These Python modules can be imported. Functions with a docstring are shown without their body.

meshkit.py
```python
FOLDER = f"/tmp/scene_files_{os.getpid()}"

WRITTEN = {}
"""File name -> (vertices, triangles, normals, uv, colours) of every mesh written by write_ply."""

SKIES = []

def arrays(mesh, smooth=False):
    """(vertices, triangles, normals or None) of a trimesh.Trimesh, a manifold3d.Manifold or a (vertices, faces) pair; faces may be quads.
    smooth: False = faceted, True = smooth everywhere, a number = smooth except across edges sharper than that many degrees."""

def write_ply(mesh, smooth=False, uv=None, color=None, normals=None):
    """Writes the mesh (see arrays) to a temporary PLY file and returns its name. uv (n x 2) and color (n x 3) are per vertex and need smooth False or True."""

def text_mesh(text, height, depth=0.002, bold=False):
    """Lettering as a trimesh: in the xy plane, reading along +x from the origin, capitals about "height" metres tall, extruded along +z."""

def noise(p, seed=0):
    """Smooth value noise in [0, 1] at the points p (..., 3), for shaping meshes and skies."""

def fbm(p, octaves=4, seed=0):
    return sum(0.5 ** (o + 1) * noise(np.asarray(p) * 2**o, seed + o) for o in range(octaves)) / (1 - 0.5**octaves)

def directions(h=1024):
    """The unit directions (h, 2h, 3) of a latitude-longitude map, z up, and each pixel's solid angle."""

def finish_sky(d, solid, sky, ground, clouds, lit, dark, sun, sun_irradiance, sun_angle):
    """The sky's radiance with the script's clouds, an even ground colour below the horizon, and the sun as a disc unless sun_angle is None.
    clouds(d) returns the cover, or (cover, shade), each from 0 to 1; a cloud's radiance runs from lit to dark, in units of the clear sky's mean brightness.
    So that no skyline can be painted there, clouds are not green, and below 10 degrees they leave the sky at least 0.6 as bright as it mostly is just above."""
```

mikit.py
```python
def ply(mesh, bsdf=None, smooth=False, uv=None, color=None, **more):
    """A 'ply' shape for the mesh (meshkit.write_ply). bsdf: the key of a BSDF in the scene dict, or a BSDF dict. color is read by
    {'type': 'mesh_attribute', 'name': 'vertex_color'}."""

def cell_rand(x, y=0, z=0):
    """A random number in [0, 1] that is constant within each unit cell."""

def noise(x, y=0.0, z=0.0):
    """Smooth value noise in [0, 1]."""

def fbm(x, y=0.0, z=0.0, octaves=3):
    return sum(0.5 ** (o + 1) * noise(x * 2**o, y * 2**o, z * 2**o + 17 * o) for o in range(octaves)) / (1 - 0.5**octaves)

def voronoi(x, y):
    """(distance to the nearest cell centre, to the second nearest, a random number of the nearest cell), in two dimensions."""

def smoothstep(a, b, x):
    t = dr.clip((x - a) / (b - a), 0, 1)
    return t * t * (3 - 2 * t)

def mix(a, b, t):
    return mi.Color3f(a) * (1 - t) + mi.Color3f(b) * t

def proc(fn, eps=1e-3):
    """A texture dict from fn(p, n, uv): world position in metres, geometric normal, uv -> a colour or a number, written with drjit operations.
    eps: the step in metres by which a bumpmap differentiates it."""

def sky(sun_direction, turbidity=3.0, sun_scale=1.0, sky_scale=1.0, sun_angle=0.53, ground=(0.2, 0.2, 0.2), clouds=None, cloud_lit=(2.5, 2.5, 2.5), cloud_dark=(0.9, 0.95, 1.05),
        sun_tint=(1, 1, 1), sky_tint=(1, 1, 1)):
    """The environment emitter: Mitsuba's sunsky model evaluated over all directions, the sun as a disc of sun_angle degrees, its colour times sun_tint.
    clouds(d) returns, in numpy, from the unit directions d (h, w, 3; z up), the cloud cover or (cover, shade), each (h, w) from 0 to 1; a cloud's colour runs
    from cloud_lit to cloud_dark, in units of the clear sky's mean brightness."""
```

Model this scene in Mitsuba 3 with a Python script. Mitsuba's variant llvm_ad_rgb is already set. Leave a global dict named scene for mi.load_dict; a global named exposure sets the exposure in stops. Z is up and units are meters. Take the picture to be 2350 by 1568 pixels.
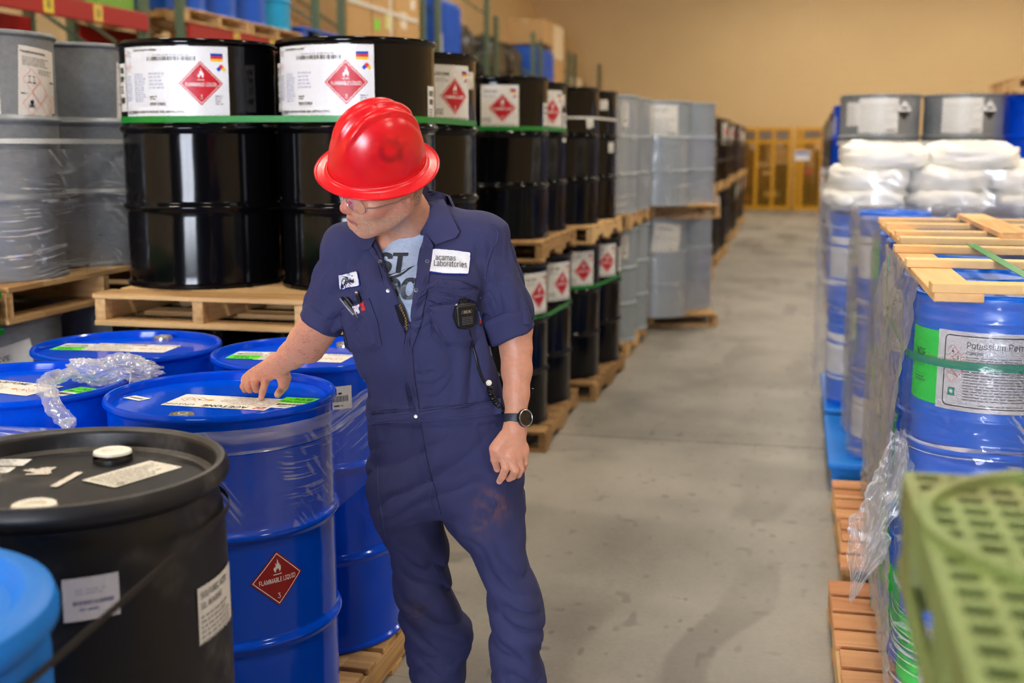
import math, random
import numpy as np, trimesh, drjit as dr
import manifold3d as m3
import shapely
from shapely import affinity
from shapely.geometry import Polygon, LineString, Point, box as sbox
from scipy import ndimage
from scipy.interpolate import PchipInterpolator
import mitsuba as mi, mikit, meshkit
from mikit import proc, noise, fbm, cell_rand, smoothstep, mix

T = mi.ScalarTransform4f
scene, labels = {}, {}
random.seed(7)
RNG = np.random.default_rng(7)

# ------------------------------------------------------------------ camera
CAM_F, CAM_H, VPX, VPY = 2720.0, 1.631, 1830.0, 333.0
_v = np.array([VPX - 1175.0, -(VPY - 784.0), CAM_F]); _v /= np.linalg.norm(_v)
YAW, PITCH = math.asin(-_v[0]), math.atan2(_v[1], _v[2])
FW = np.array([math.sin(YAW) * math.cos(PITCH), math.cos(YAW) * math.cos(PITCH), -math.sin(PITCH)])
RT = np.array([math.cos(YAW), -math.sin(YAW), 0.0])
UP = np.cross(RT, FW)
EYE = np.array([0.0, 0.0, CAM_H])
scene['camera'] = {'type': 'thinlens', 'fov': math.degrees(2 * math.atan(1175 / CAM_F)), 'fov_axis': 'x', 'aperture_radius': 0.0085,
                   'focus_distance': 2.98, 'near_clip': 0.05, 'far_clip': 200.0,
                   'to_world': T().look_at(origin=EYE.tolist(), target=(EYE + FW).tolist(), up=[0, 0, 1])}
exposure = 0.28

# ------------------------------------------------------------------ light: ceiling fixtures, and the glowing panels of an added dock door behind the camera, in place of flash
LAMP_RADIANCE, DOOR_RADIANCE = 84.0, 25.0
LAMP_COLOR, DOOR_COLOR = (1.0, 0.90, 0.74), (0.90, 0.96, 1.10)
CEIL_Z = 7.2
LAMP_SPOTS = [(x, y) for y in (0.4, 5.6, 10.8, 16.0, 21.2, 25.2, 28.6) for x in (-4.4, 0.2, 5.0) if not (y > 22 and x < -4)]


def lin(c):
    """sRGB 0..255 -> linear"""
    c = np.asarray(c, float) / 255.0
    return np.where(c <= 0.04045, c / 12.92, ((c + 0.055) / 1.055) ** 2.4)


def rgb(c):
    return {'type': 'rgb', 'value': [float(x) for x in lin(c)]}


def col(c):
    return mi.Color3f(*[float(x) for x in lin(c)])


# ------------------------------------------------------------------ keys, shapes
def fresh(name, taken=None):
    """name, or name_001, name_002 ... when taken"""
    taken = scene if taken is None else taken
    used = lambda k: k in labels or k in scene or any_prefix(k)
    if not used(name):
        return name
    i = _next.get(name, 1)
    while used(f'{name}_{i:03d}'):
        i += 1
    _next[name] = i + 1
    return f'{name}_{i:03d}'


_next, _tops = {}, set()


def any_prefix(k):
    return k in _tops


def thing(name, label, cat, group=None):
    key = fresh(name)
    _tops.add(key)
    labels[key] = {'label': label, 'category': cat}
    if group:
        labels[key]['group'] = group
    return key


def part(parent, name, shape, label=None, kind=None):
    key = fresh(parent + '__' + name)
    _tops.add(key)
    scene[key] = shape
    if label or kind:
        labels[key] = {}
        if label:
            labels[key]['label'] = label
        if kind:
            labels[key]['kind'] = kind
    return key


def single(name, shape, label, cat, group=None, kind=None):
    key = thing(name, label, cat, group)
    scene[key] = shape
    if kind:
        labels[key]['kind'] = kind
    return key


def struct(name, shape=None, label=None):
    _tops.add(name)
    if shape is not None:
        scene[name] = shape
    labels[name] = {'kind': 'structure'}
    if label:
        labels[name]['label'] = label
    return name


def at(shape, M):
    return {**shape, 'to_world': M}


def xf(x=0, y=0, z=0, rz=0, s=None):
    M = T().translate([float(x), float(y), float(z)])
    if rz:
        M = M @ T().rotate([0, 0, 1], float(rz))
    return M


def mesh(V, F):
    return trimesh.Trimesh(np.asarray(V, float), np.asarray(F, int), process=False)


def cat(ms):
    return trimesh.util.concatenate(ms)


def box(x0, x1, y0, y1, z0, z1, bev=0.0):
    """box with a small chamfer on every edge"""
    if bev <= 0:
        m = trimesh.creation.box([x1 - x0, y1 - y0, z1 - z0])
        m.apply_translation([(x0 + x1) / 2, (y0 + y1) / 2, (z0 + z1) / 2])
        return m
    pts = []
    for sx in (0, 1):
        for sy in (0, 1):
            for sz in (0, 1):
                c = np.array([[x0, x1][sx], [y0, y1][sy], [z0, z1][sz]], float)
                d = np.array([1 - 2 * sx, 1 - 2 * sy, 1 - 2 * sz]) * bev
                pts += [c + d * [0, 1, 1], c + d * [1, 0, 1], c + d * [1, 1, 0]]
    return trimesh.convex.convex_hull(np.array(pts))


def lathe(prof, n=64, closed_axis=True):
    """surface of revolution from [(r, z)...]"""
    prof = np.array(prof, float)
    a = np.arange(n) * 2 * np.pi / n
    V = np.stack([prof[:, 0][:, None] * np.cos(a), prof[:, 0][:, None] * np.sin(a), np.repeat(prof[:, 1][:, None], n, 1)], -1).reshape(-1, 3)
    F = []
    m = len(prof)
    j = np.arange(n)
    k = (j + 1) % n
    for i in range(m - 1):
        a0, a1, b0, b1 = i * n + j, i * n + k, (i + 1) * n + j, (i + 1) * n + k
        if prof[i, 0] > 1e-9:
            F.append(np.stack([a0, a1, b1], 1))
        if prof[i + 1, 0] > 1e-9:
            F.append(np.stack([a0, b1, b0], 1))
    return mesh(V, np.vstack(F))


def prism(poly, h, z0=0.0):
    """shapely polygon extruded along z"""
    out = []
    for g in getattr(poly, 'geoms', [poly]):
        if g.area > 1e-12:
            out.append(trimesh.creation.extrude_polygon(g, h, engine='earcut'))
    m = cat(out)
    m.apply_translation([0, 0, z0])
    return m


def tube(P, r, n=8, cap=True):
    """polyline swept with a round section; r scalar or per point"""
    P = np.asarray(P, float)
    r = np.broadcast_to(np.asarray(r, float), (len(P),))
    t = np.gradient(P, axis=0)
    t /= np.linalg.norm(t, axis=1, keepdims=True) + 1e-12
    nrm = np.cross(t[0], [0, 0, 1] if abs(t[0][2]) < 0.9 else [1, 0, 0])
    nrm /= np.linalg.norm(nrm)
    a = np.arange(n) * 2 * np.pi / n
    V = []
    for i in range(len(P)):
        nrm = nrm - t[i] * (nrm @ t[i])
        nrm /= np.linalg.norm(nrm) + 1e-12
        b = np.cross(t[i], nrm)
        V.append(P[i] + r[i] * (np.cos(a)[:, None] * nrm + np.sin(a)[:, None] * b))
    V = np.vstack(V)
    F = []
    for i in range(len(P) - 1):
        for j in range(n):
            k = (j + 1) % n
            F += [[i * n + j, i * n + k, (i + 1) * n + k], [i * n + j, (i + 1) * n + k, (i + 1) * n + j]]
    if cap:
        V = np.vstack([V, P[0], P[-1]])
        c0, c1 = len(V) - 2, len(V) - 1
        for j in range(n):
            k = (j + 1) % n
            F += [[c0, k, j], [c1, (len(P) - 1) * n + j, (len(P) - 1) * n + k]]
    return mesh(V, F)


def spline(P, n):
    P = np.asarray(P, float)
    t = np.r_[0, np.cumsum(np.linalg.norm(np.diff(P, axis=0), axis=1))]
    u = np.linspace(0, t[-1], n)
    return np.stack([PchipInterpolator(t, P[:, k])(u) for k in range(P.shape[1])], 1)


# ------------------------------------------------------------------ materials
def principled(c, rough=0.5, metal=0.0, spec=0.5, coat=0.0, coat_gloss=0.9, **kw):
    base = c if isinstance(c, dict) else rgb(c)
    return {'type': 'principled', 'base_color': base, 'roughness': rough, 'metallic': metal, 'specular': spec, 'clearcoat': coat, 'clearcoat_gloss': coat_gloss, **kw}


def mat(key, d, two=True):
    scene[key] = {'type': 'twosided', 'bsdf': d} if two else d
    return key


def wood_fn(axis, light, dark):
    L, D = lin(light), lin(dark)

    def fn(p, n, uv):
        a, b = (p.x, p.y) if axis == 0 else (p.y, p.x)
        tone = cell_rand(dr.floor(b * 7.3), dr.floor(p.z * 9.0), dr.floor(a * 0.8))
        ring = noise(a * 3.0, b * 85.0 + noise(a * 2.5, b * 9.0) * 6.0, p.z * 85.0)
        big = fbm(a * 2.2, b * 11.0, p.z * 11.0, 3)
        t = dr.clip(0.42 * ring + 0.55 * big + 0.55 * (tone - 0.5), 0, 1)
        c = mi.Color3f(*map(float, L)) * (1 - t) + mi.Color3f(*map(float, D)) * t
        knot = smoothstep(0.86, 0.93, noise(a * 6.0 + 7.1, b * 14.0, p.z * 14.0))
        return c * (1 - 0.55 * knot)
    return fn


mat('wood_x', principled(proc(wood_fn(0, (226, 188, 132), (150, 104, 58))), 0.75, spec=0.25))
mat('wood_y', principled(proc(wood_fn(1, (226, 188, 132), (150, 104, 58))), 0.75, spec=0.25))
mat('wood_old', principled(proc(wood_fn(1, (176, 138, 92), (104, 74, 44))), 0.8, spec=0.2))
mat('wood_new_x', principled(proc(wood_fn(0, (246, 212, 156), (212, 164, 100))), 0.7, spec=0.25))
mat('wood_new_y', principled(proc(wood_fn(1, (240, 200, 146), (206, 152, 96))), 0.7, spec=0.25))
mat('wood_red_x', principled(proc(wood_fn(0, (222, 166, 116), (170, 104, 66))), 0.72, spec=0.25))
mat('black_gloss', principled((7, 7, 10), 0.11, spec=0.30))
mat('blue_gloss', principled((0, 74, 214), 0.12, spec=0.30))
mat('bright_blue', principled((12, 118, 214), 0.42, spec=0.4))
mat('keg_blue', principled((10, 98, 214), 0.32, spec=0.5))
mat('rack_blue', principled((14, 84, 190), 0.35, spec=0.5))
mat('cyan_plastic', principled((20, 150, 200), 0.4, spec=0.4))
mat('steel_cap', principled((205, 203, 196), 0.3, metal=0.9))
mat('white_cap', principled((236, 230, 216), 0.45))
mat('rack_red', principled((168, 26, 24), 0.45, spec=0.4))
mat('rack_green', principled((84, 98, 74), 0.55, spec=0.35))
mat('strap_green', principled((16, 132, 42), 0.35, spec=0.5))
mat('strap_teal', principled((8, 132, 104), 0.3, spec=0.5))
mat('strap_white', principled((214, 212, 204), 0.45))
mat('strap_dark', principled((34, 28, 26), 0.6))
mat('cage_yellow', principled((206, 150, 16), 0.45, spec=0.4))
mat('dark_wrap', principled((26, 25, 26), 0.28, spec=0.6))
mat('cardboard', principled((196, 158, 108), 0.8, spec=0.2))
mat('cardboard_pale', principled((226, 204, 168), 0.8, spec=0.2))
mat('bag_white', principled((236, 234, 228), 0.35, spec=0.5))
mat('lime_green', principled((120, 170, 60), 0.6))
mat('green_plastic', principled((10, 122, 40), 0.4, spec=0.5))
mat('print', {'type': 'principled', 'base_color': {'type': 'mesh_attribute', 'name': 'vertex_color'}, 'roughness': 0.42, 'specular': 0.5})
mat('cloth', {'type': 'principled', 'base_color': {'type': 'mesh_attribute', 'name': 'vertex_color'}, 'roughness': 0.85, 'specular': 0.2, 'sheen': 0.25})


def galv(p, n, uv):
    a = fbm(p.x * 60, p.y * 60, p.z * 60, 3)
    b = fbm(p.x * 4, p.y * 4, p.z * 5, 3)
    t = dr.clip(0.5 + (a - 0.5) * 0.7 + (b - 0.5) * 0.9, 0, 1)
    return mi.Color3f(0.19, 0.205, 0.22) * (1 - t) + mi.Color3f(0.33, 0.345, 0.36) * t


mat('grey_steel', principled(proc(galv), 0.42, metal=0.35, spec=0.5))
mat('grey_pale', principled((150, 160, 168), 0.4, metal=0.1, spec=0.5))


def poly_fn(p, n, uv):
    a = fbm(p.x * 9, p.y * 9, p.z * 9, 4)
    b = noise(p.x * 160, p.y * 160, p.z * 60)
    s = smoothstep(0.52, 0.8, a) * (0.45 + 0.55 * b)
    up = smoothstep(0.5, 0.9, n.z)
    dust = dr.clip(0.22 * s + up * (0.18 + 0.35 * (a - 0.4)), 0, 1)
    return mi.Color3f(0.0085, 0.0085, 0.0105) * (1 - dust) + mi.Color3f(0.26, 0.235, 0.2) * dust


mat('poly_black', principled(proc(poly_fn), 0.42, spec=0.45))


def floor_fn(p, n, uv):
    big = fbm(p.x * 0.55 + 3.1, p.y * 0.42, 0.0, 4)
    mid = fbm(p.x * 3.0, p.y * 1.7, 4.0, 4)
    fine = noise(p.x * 90, p.y * 90, 1.0)
    c = mi.Color3f(0.345, 0.312, 0.262) * (0.62 + 0.5 * big + 0.34 * (mid - 0.5) + 0.08 * (fine - 0.5))
    # tyre and drag marks run along the aisle, spills are round
    marks = smoothstep(0.6, 0.8, noise(p.x * 5.0 + fbm(p.x, p.y * 0.6) * 3.0, p.y * 0.5, 9.0)) * smoothstep(0.42, 0.62, fbm(p.x * 1.1, p.y * 0.9, 7.0, 3))
    spill = smoothstep(0.52, 0.80, fbm(p.x * 1.35 + 11.3, p.y * 0.95 + 2.0, 2.0, 4))
    specks = smoothstep(0.80, 0.95, noise(p.x * 24, p.y * 15, 5.0)) * noise(p.x * 3, p.y * 2, 8.0)
    scr = smoothstep(0.965, 0.985, noise(p.x * 3.0 + p.y * 22.0, p.y * 2.0 - p.x * 2.0, 3.0))
    d = dr.clip(0.34 * marks + 0.42 * spill + 0.5 * specks + 0.3 * scr, 0, 0.75)
    return c * (1 - d) + mi.Color3f(0.075, 0.064, 0.052) * d


mat('concrete', principled(proc(floor_fn), 0.48, spec=0.35))
mat('added_dark_slab', principled((44, 44, 46), .6, spec=.2))  # dark tone added on unseen slabs behind the camera, dims reflections in drums
mat('joint_dark', principled((70, 62, 52), 0.9))


def wall_fn(p, n, uv):
    a = fbm(p.x * 0.5, p.y * 0.5, p.z * 0.7, 3)
    course = dr.abs(p.z / 0.2 - dr.floor(p.z / 0.2) - 0.5)
    return mi.Color3f(0.80, 0.575, 0.30) * (0.93 + 0.14 * a) * (1 - 0.05 * smoothstep(0.44, 0.5, course))


mat('wall_paint', principled(proc(wall_fn), 0.7, spec=0.25))
mat('ceiling_paint', principled((104, 100, 94), 0.8))
mat('wall_dark', principled((58, 56, 54), 0.8))
mat('fixture', principled((190, 190, 188), 0.4))

# ------------------------------------------------------------------ the building
Y0, Y1, X0, X1 = -10.5, 32.6, -7.15, 10.5
base = struct('floor', mikit.ply(box(X0, X1, Y0, Y1, -0.2, -0.012), 'joint_dark'), 'grey concrete warehouse floor, stained, with saw-cut joints')
ys = [Y0, -5.5, 0.45, 6.49, 12.5, 18.5, 24.6, Y1]
xs = [X0, -3.35, 3.1, X1]
for i in range(len(ys) - 1):
    for j in range(len(xs) - 1):
        part('floor', 'slab', mikit.ply(box(xs[j] + 0.004, xs[j + 1] - 0.004, ys[i] + 0.006, ys[i + 1] - 0.006, -0.12, 0.0), 'concrete' if i > 1 else 'added_dark_slab'))
struct('wall_back', mikit.ply(box(X0 - 0.2, X1 + 0.2, Y1, Y1 + 0.2, 0, CEIL_Z), 'wall_paint'))
struct('wall_left', mikit.ply(box(X0 - 0.2, X0, Y0, Y1, 0, CEIL_Z), 'wall_paint'))
struct('wall_right', mikit.ply(box(X1, X1 + 0.2, Y0, Y1, 0, CEIL_Z), 'wall_paint'))
DX0, DX1, DZ = -3.1, 1.3, 4.2
struct('wall_front', mikit.ply(cat([box(X0 - 0.2, DX0, Y0 - 0.2, Y0, 0, CEIL_Z), box(DX1, X1 + 0.2, Y0 - 0.2, Y0, 0, CEIL_Z), box(DX0, DX1, Y0 - 0.2, Y0, DZ, CEIL_Z)]), 'wall_dark'))
struct('ceiling', mikit.ply(box(X0 - 0.2, X1 + 0.2, Y0 - 0.2, Y1 + 0.2, CEIL_Z, CEIL_Z + 0.2), 'ceiling_paint'))
struct('added_door_1', mikit.ply(cat([box(DX0, DX1, Y0 - 0.16, Y0 - 0.06, z - 0.03, z + 0.03) for z in np.linspace(0.03, DZ - 0.03, 5)] + [box(x - 0.04, x + 0.04, Y0 - 0.16, Y0 - 0.06, 0, DZ) for x in (DX0 + 0.04, (DX0 + DX1) / 2, DX1 - 0.04)]), 'fixture'), 'unseen tall dock door added behind the camera, panels glowing in place of flash')
pane = mesh([[DX1, Y0 - 0.1, 0.03], [DX0, Y0 - 0.1, 0.03], [DX0, Y0 - 0.1, DZ], [DX1, Y0 - 0.1, DZ]], [[0, 1, 2], [0, 2, 3]])
part('added_door_1', 'key_light_panel', {**mikit.ply(pane, 'fixture'), 'emitter': {'type': 'area', 'radiance': {'type': 'rgb', 'value': [DOOR_RADIANCE * c for c in DOOR_COLOR]}}})  # glowing panel added as key light, stands in for a camera flash
lamp_body = mikit.ply(box(-0.62, 0.62, -0.2, 0.2, 0.0, 0.08, 0.015), 'fixture')
lamp_lens = mesh([[-0.58, -0.16, -0.004], [-0.58, 0.16, -0.004], [0.58, 0.16, -0.004], [0.58, -0.16, -0.004]], [[0, 1, 2], [0, 2, 3]])
lamp_lens = {**mikit.ply(lamp_lens, 'fixture'), 'emitter': {'type': 'area', 'radiance': {'type': 'rgb', 'value': [LAMP_RADIANCE * c for c in LAMP_COLOR]}}}
rods = [mikit.ply(box(x - 0.006, x + 0.006, -0.006, 0.006, 0.08, 0.65), 'fixture') for x in (-0.4, 0.4)]
ROWS = sorted({y for _, y in LAMP_SPOTS})
for x, y in LAMP_SPOTS:
    side_ = 'above the aisle' if abs(x) < 1 else 'above the left rack' if x < 0 else 'above the right-hand stacks'
    k = thing('ceiling_light', f'white linear high-bay lamp {side_}, {["first", "second", "third", "fourth", "fifth", "sixth", "seventh"][ROWS.index(y)]} cross row', 'lamp', 'high-bay lamps under the ceiling')
    M = xf(x, y, CEIL_Z - 0.65)
    part(k, 'housing', at(lamp_body, M)); part(k, 'lens', at(lamp_lens, M)); [part(k, 'hanger', at(q, M)) for q in rods]
# ------------------------------------------------------------------ label printing: flat artwork -> coloured mesh laid on a cylinder or a lid
def poly_text(text, h, bold=False, squeeze=1.0, slant=0.0):
    """2-D outline of lettering as triangles (V2, F)"""
    key = (text, bold)
    if key not in _txt:
        m = meshkit.text_mesh(text, 1.0, 0.002, bold)
        top = m.face_normals[:, 2] > 0.9
        V, inv = np.unique(m.faces[top], return_inverse=True)
        _txt[key] = (m.vertices[V][:, :2].copy(), inv.reshape(-1, 3))
    V, F = _txt[key]
    V = V * h
    V = np.stack([V[:, 0] * squeeze + V[:, 1] * slant, V[:, 1]], 1)
    return V, F


_txt = {}


class Art:
    """flat artwork: x to the right, y up, metres, origin at its centre"""

    def __init__(self, edge=0.016):
        self.items, self.edge = [], edge

    def tri(self, V, F, c, layer):
        self.items.append((np.asarray(V, float), np.asarray(F, int), lin(c), layer))

    def poly(self, g, c, layer=1):
        for q in getattr(g, 'geoms', [g]):
            if q.area < 1e-9:
                continue
            V, F = trimesh.creation.triangulate_polygon(q, engine='earcut')
            if np.ptp(V[:, 0]) > self.edge * 1.3:
                V, F = trimesh.remesh.subdivide_to_size(np.c_[V, np.zeros(len(V))], F, self.edge)[:2]
                V = V[:, :2]
            self.tri(V, F, c, layer)

    def rect(self, x0, y0, x1, y1, c, layer=1, r=0.0):
        g = sbox(x0, y0, x1, y1)
        if r:
            g = g.buffer(-r).buffer(r, quad_segs=4)
        self.poly(g, c, layer)

    def grid(self, x0, y0, x1, y1, c, layer=0):
        nx = max(2, int((x1 - x0) / 0.018))
        xs_ = np.linspace(x0, x1, nx)
        V = np.array([[x, y] for y in (y0, y1) for x in xs_])
        F = [[i, i + 1, nx + i + 1] for i in range(nx - 1)] + [[i, nx + i + 1, nx + i] for i in range(nx - 1)]
        self.tri(V, F, c, layer)

    def text(self, s, x, y, h, c, layer=2, bold=False, squeeze=1.0, center=False, slant=0.0, rot=0.0):
        V, F = poly_text(s, h, bold, squeeze, slant)
        w = V[:, 0].max()
        V = V - [w / 2 if center else 0, 0]
        if rot:
            a = math.radians(rot)
            V = V @ np.array([[math.cos(a), math.sin(a)], [-math.sin(a), math.cos(a)]])
        self.tri(V + [x, y], F, c, layer)

    def lines(self, x0, y0, x1, y1, n, c, layer=1, fill=0.5, seed=0):
        """rows of print too small to read: word-long dashes"""
        r = np.random.default_rng(seed)
        hgt = (y1 - y0) / n
        for i in range(n):
            x, end = x0, x0 + (x1 - x0) * r.uniform(0.65, 1.0)
            while x < end:
                w = r.uniform(0.006, 0.02)
                yy = y1 - (i + 1) * hgt
                q = min(x + w, end)
                self.tri([[x, yy], [q, yy], [q, yy + hgt * fill], [x, yy + hgt * fill]], [[0, 1, 2], [0, 2, 3]], c, layer)
                x += w + 0.004

    def barcode(self, x0, y0, x1, y1, c=(25, 25, 28), layer=1, seed=0, bars=26):
        r = np.random.default_rng(seed)
        w = r.uniform(0.5, 2.2, 2 * bars)
        e = x0 + (x1 - x0) * np.r_[0, np.cumsum(w)] / w.sum()
        for i in range(0, 2 * bars, 2):
            self.tri([[e[i], y0], [e[i + 1], y0], [e[i + 1], y1], [e[i], y1]], [[0, 1, 2], [0, 2, 3]], c, layer)

    def build(self, place, step=0.0005):
        Vs, Fs, Cs, o = [], [], [], 0
        for V, F, c, layer in self.items:
            Vs.append(place(V[:, 0], V[:, 1], step * (layer + 1)))
            # keep the winding facing out
            a = np.cross(V[F[:, 1]] - V[F[:, 0]], V[F[:, 2]] - V[F[:, 0]])
            F = np.where((a < 0)[:, None], F[:, ::-1], F)
            Fs.append(F + o)
            Cs.append(np.tile(c, (len(V), 1)))
            o += len(V)
        return mikit.ply(mesh(np.vstack(Vs), np.vstack(Fs)), 'print', False, color=np.vstack(Cs))


def on_cyl(R, ang, z, tilt=0.0):
    """wrap onto a drum of radius R; ang = outward direction of the label's centre in degrees, z its centre height"""
    a0 = math.radians(ang)
    ct, st = math.cos(math.radians(tilt)), math.sin(math.radians(tilt))

    def place(x, y, d):
        x, y = x * ct - y * st, x * st + y * ct
        a = a0 + x / R
        return np.stack([(R + d + .0009) * np.cos(a), (R + d) * np.sin(a), z + y], 1)
    return place


def on_lid(x0, y0, z, ang):
    a = math.radians(ang)
    c, s = math.cos(a), math.sin(a)
    return lambda x, y, d: np.stack([x0 + x * c - y * s, y0 + x * s + y * c, np.full_like(x, z) + d], 1)


WHITE, INK, RED, GREYINK = (238, 238, 240), (24, 24, 28), (196, 22, 40), (150, 150, 160)
FLAME = Polygon([(-.30, -.30), (-.42, -.10), (-.40, .10), (-.30, .26), (-.28, .08), (-.20, .20), (-.17, .42), (-.20, .60), (-.04, .42), (.0, .66), (.03, 1.0), (.14, .72), (.17, .46), (.24, .58), (.27, .34), (.26, .22),
                 (.36, .36), (.40, .14), (.40, -.08), (.30, -.30), (.19, -.38), (.22, -.22), (.14, -.08), (.12, .06), (.02, -.12), (-.02, .08), (-.10, -.10), (-.18, -.2), (-.17, -.38)])


def hazard_diamond(a, cx, cy, half, c=RED, white=WHITE, layer=1, small=False):
    dia = lambda h: Polygon([(cx - h, cy), (cx, cy - h), (cx + h, cy), (cx, cy + h)])
    a.poly(dia(half), c, layer)
    a.poly(dia(half * 0.93).difference(dia(half * 0.885)), white, layer + 1)
    f = affinity.translate(affinity.scale(FLAME, half * 0.34, half * 0.36, origin=(0, 0)), cx, cy + half * 0.36)
    a.poly(f, white, layer + 1)
    a.rect(cx - half * 0.16, cy + half * 0.14, cx + half * 0.16, cy + half * 0.175, white, layer + 1)
    a.text('FLAMMABLE LIQUID', cx, cy - half * 0.13, half * 0.165, white, layer + 1, True, 0.62, True)
    a.text('3', cx, cy - half * 0.72, half * 0.19, white, layer + 1, False, 0.9, True)


def small_diamond(a, cx, cy, half, symbol, w=0.08, layer=1, c=(214, 66, 60)):
    dia = lambda h: Polygon([(cx - h, cy), (cx, cy - h), (cx + h, cy), (cx, cy + h)])
    a.poly(dia(half).difference(dia(half * (1 - w * 1.6))), c, layer)
    if symbol == 'corrosion':
        s = half
        a.poly(shapely.union_all([sbox(cx - .5 * s, cy - .28 * s, cx - .02 * s, cy - .2 * s), sbox(cx + .1 * s, cy - .3 * s, cx + .45 * s, cy - .16 * s),
               Polygon([(cx - .42 * s, cy + .28 * s), (cx - .1 * s, cy + .38 * s), (cx - .08 * s, cy + .3 * s), (cx - .4 * s, cy + .2 * s)]),
               Polygon([(cx + .08 * s, cy + .36 * s), (cx + .4 * s, cy + .3 * s), (cx + .4 * s, cy + .22 * s), (cx + .08 * s, cy + .28 * s)]),
               sbox(cx - .3 * s, cy - .14 * s, cx - .24 * s, cy + .12 * s), sbox(cx + .24 * s, cy - .1 * s, cx + .3 * s, cy + .12 * s)]), INK, layer)
    elif symbol == 'toxic':
        s = half
        a.poly(Point(cx, cy + .12 * s).buffer(.22 * s, quad_segs=4).union(sbox(cx - .1 * s, cy - .16 * s, cx + .1 * s, cy)), INK, layer)
        for k in (1, -1):
            a.poly(LineString([(cx - .36 * s, cy - k * .12 * s - .22 * s), (cx + .36 * s, cy + k * .12 * s - .22 * s)]).buffer(.045 * s, quad_segs=2), INK, layer)
    elif symbol == 'flame':
        a.poly(affinity.translate(affinity.scale(FLAME, half * .5, half * .42, origin=(0, 0)), cx, cy - half * .1), INK, layer)
    elif symbol == 'mark':
        a.poly(sbox(cx - .06 * half, cy - .1 * half, cx + .06 * half, cy + .42 * half).union(Point(cx, cy - .3 * half).buffer(.08 * half, quad_segs=3)), INK, layer)


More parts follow.
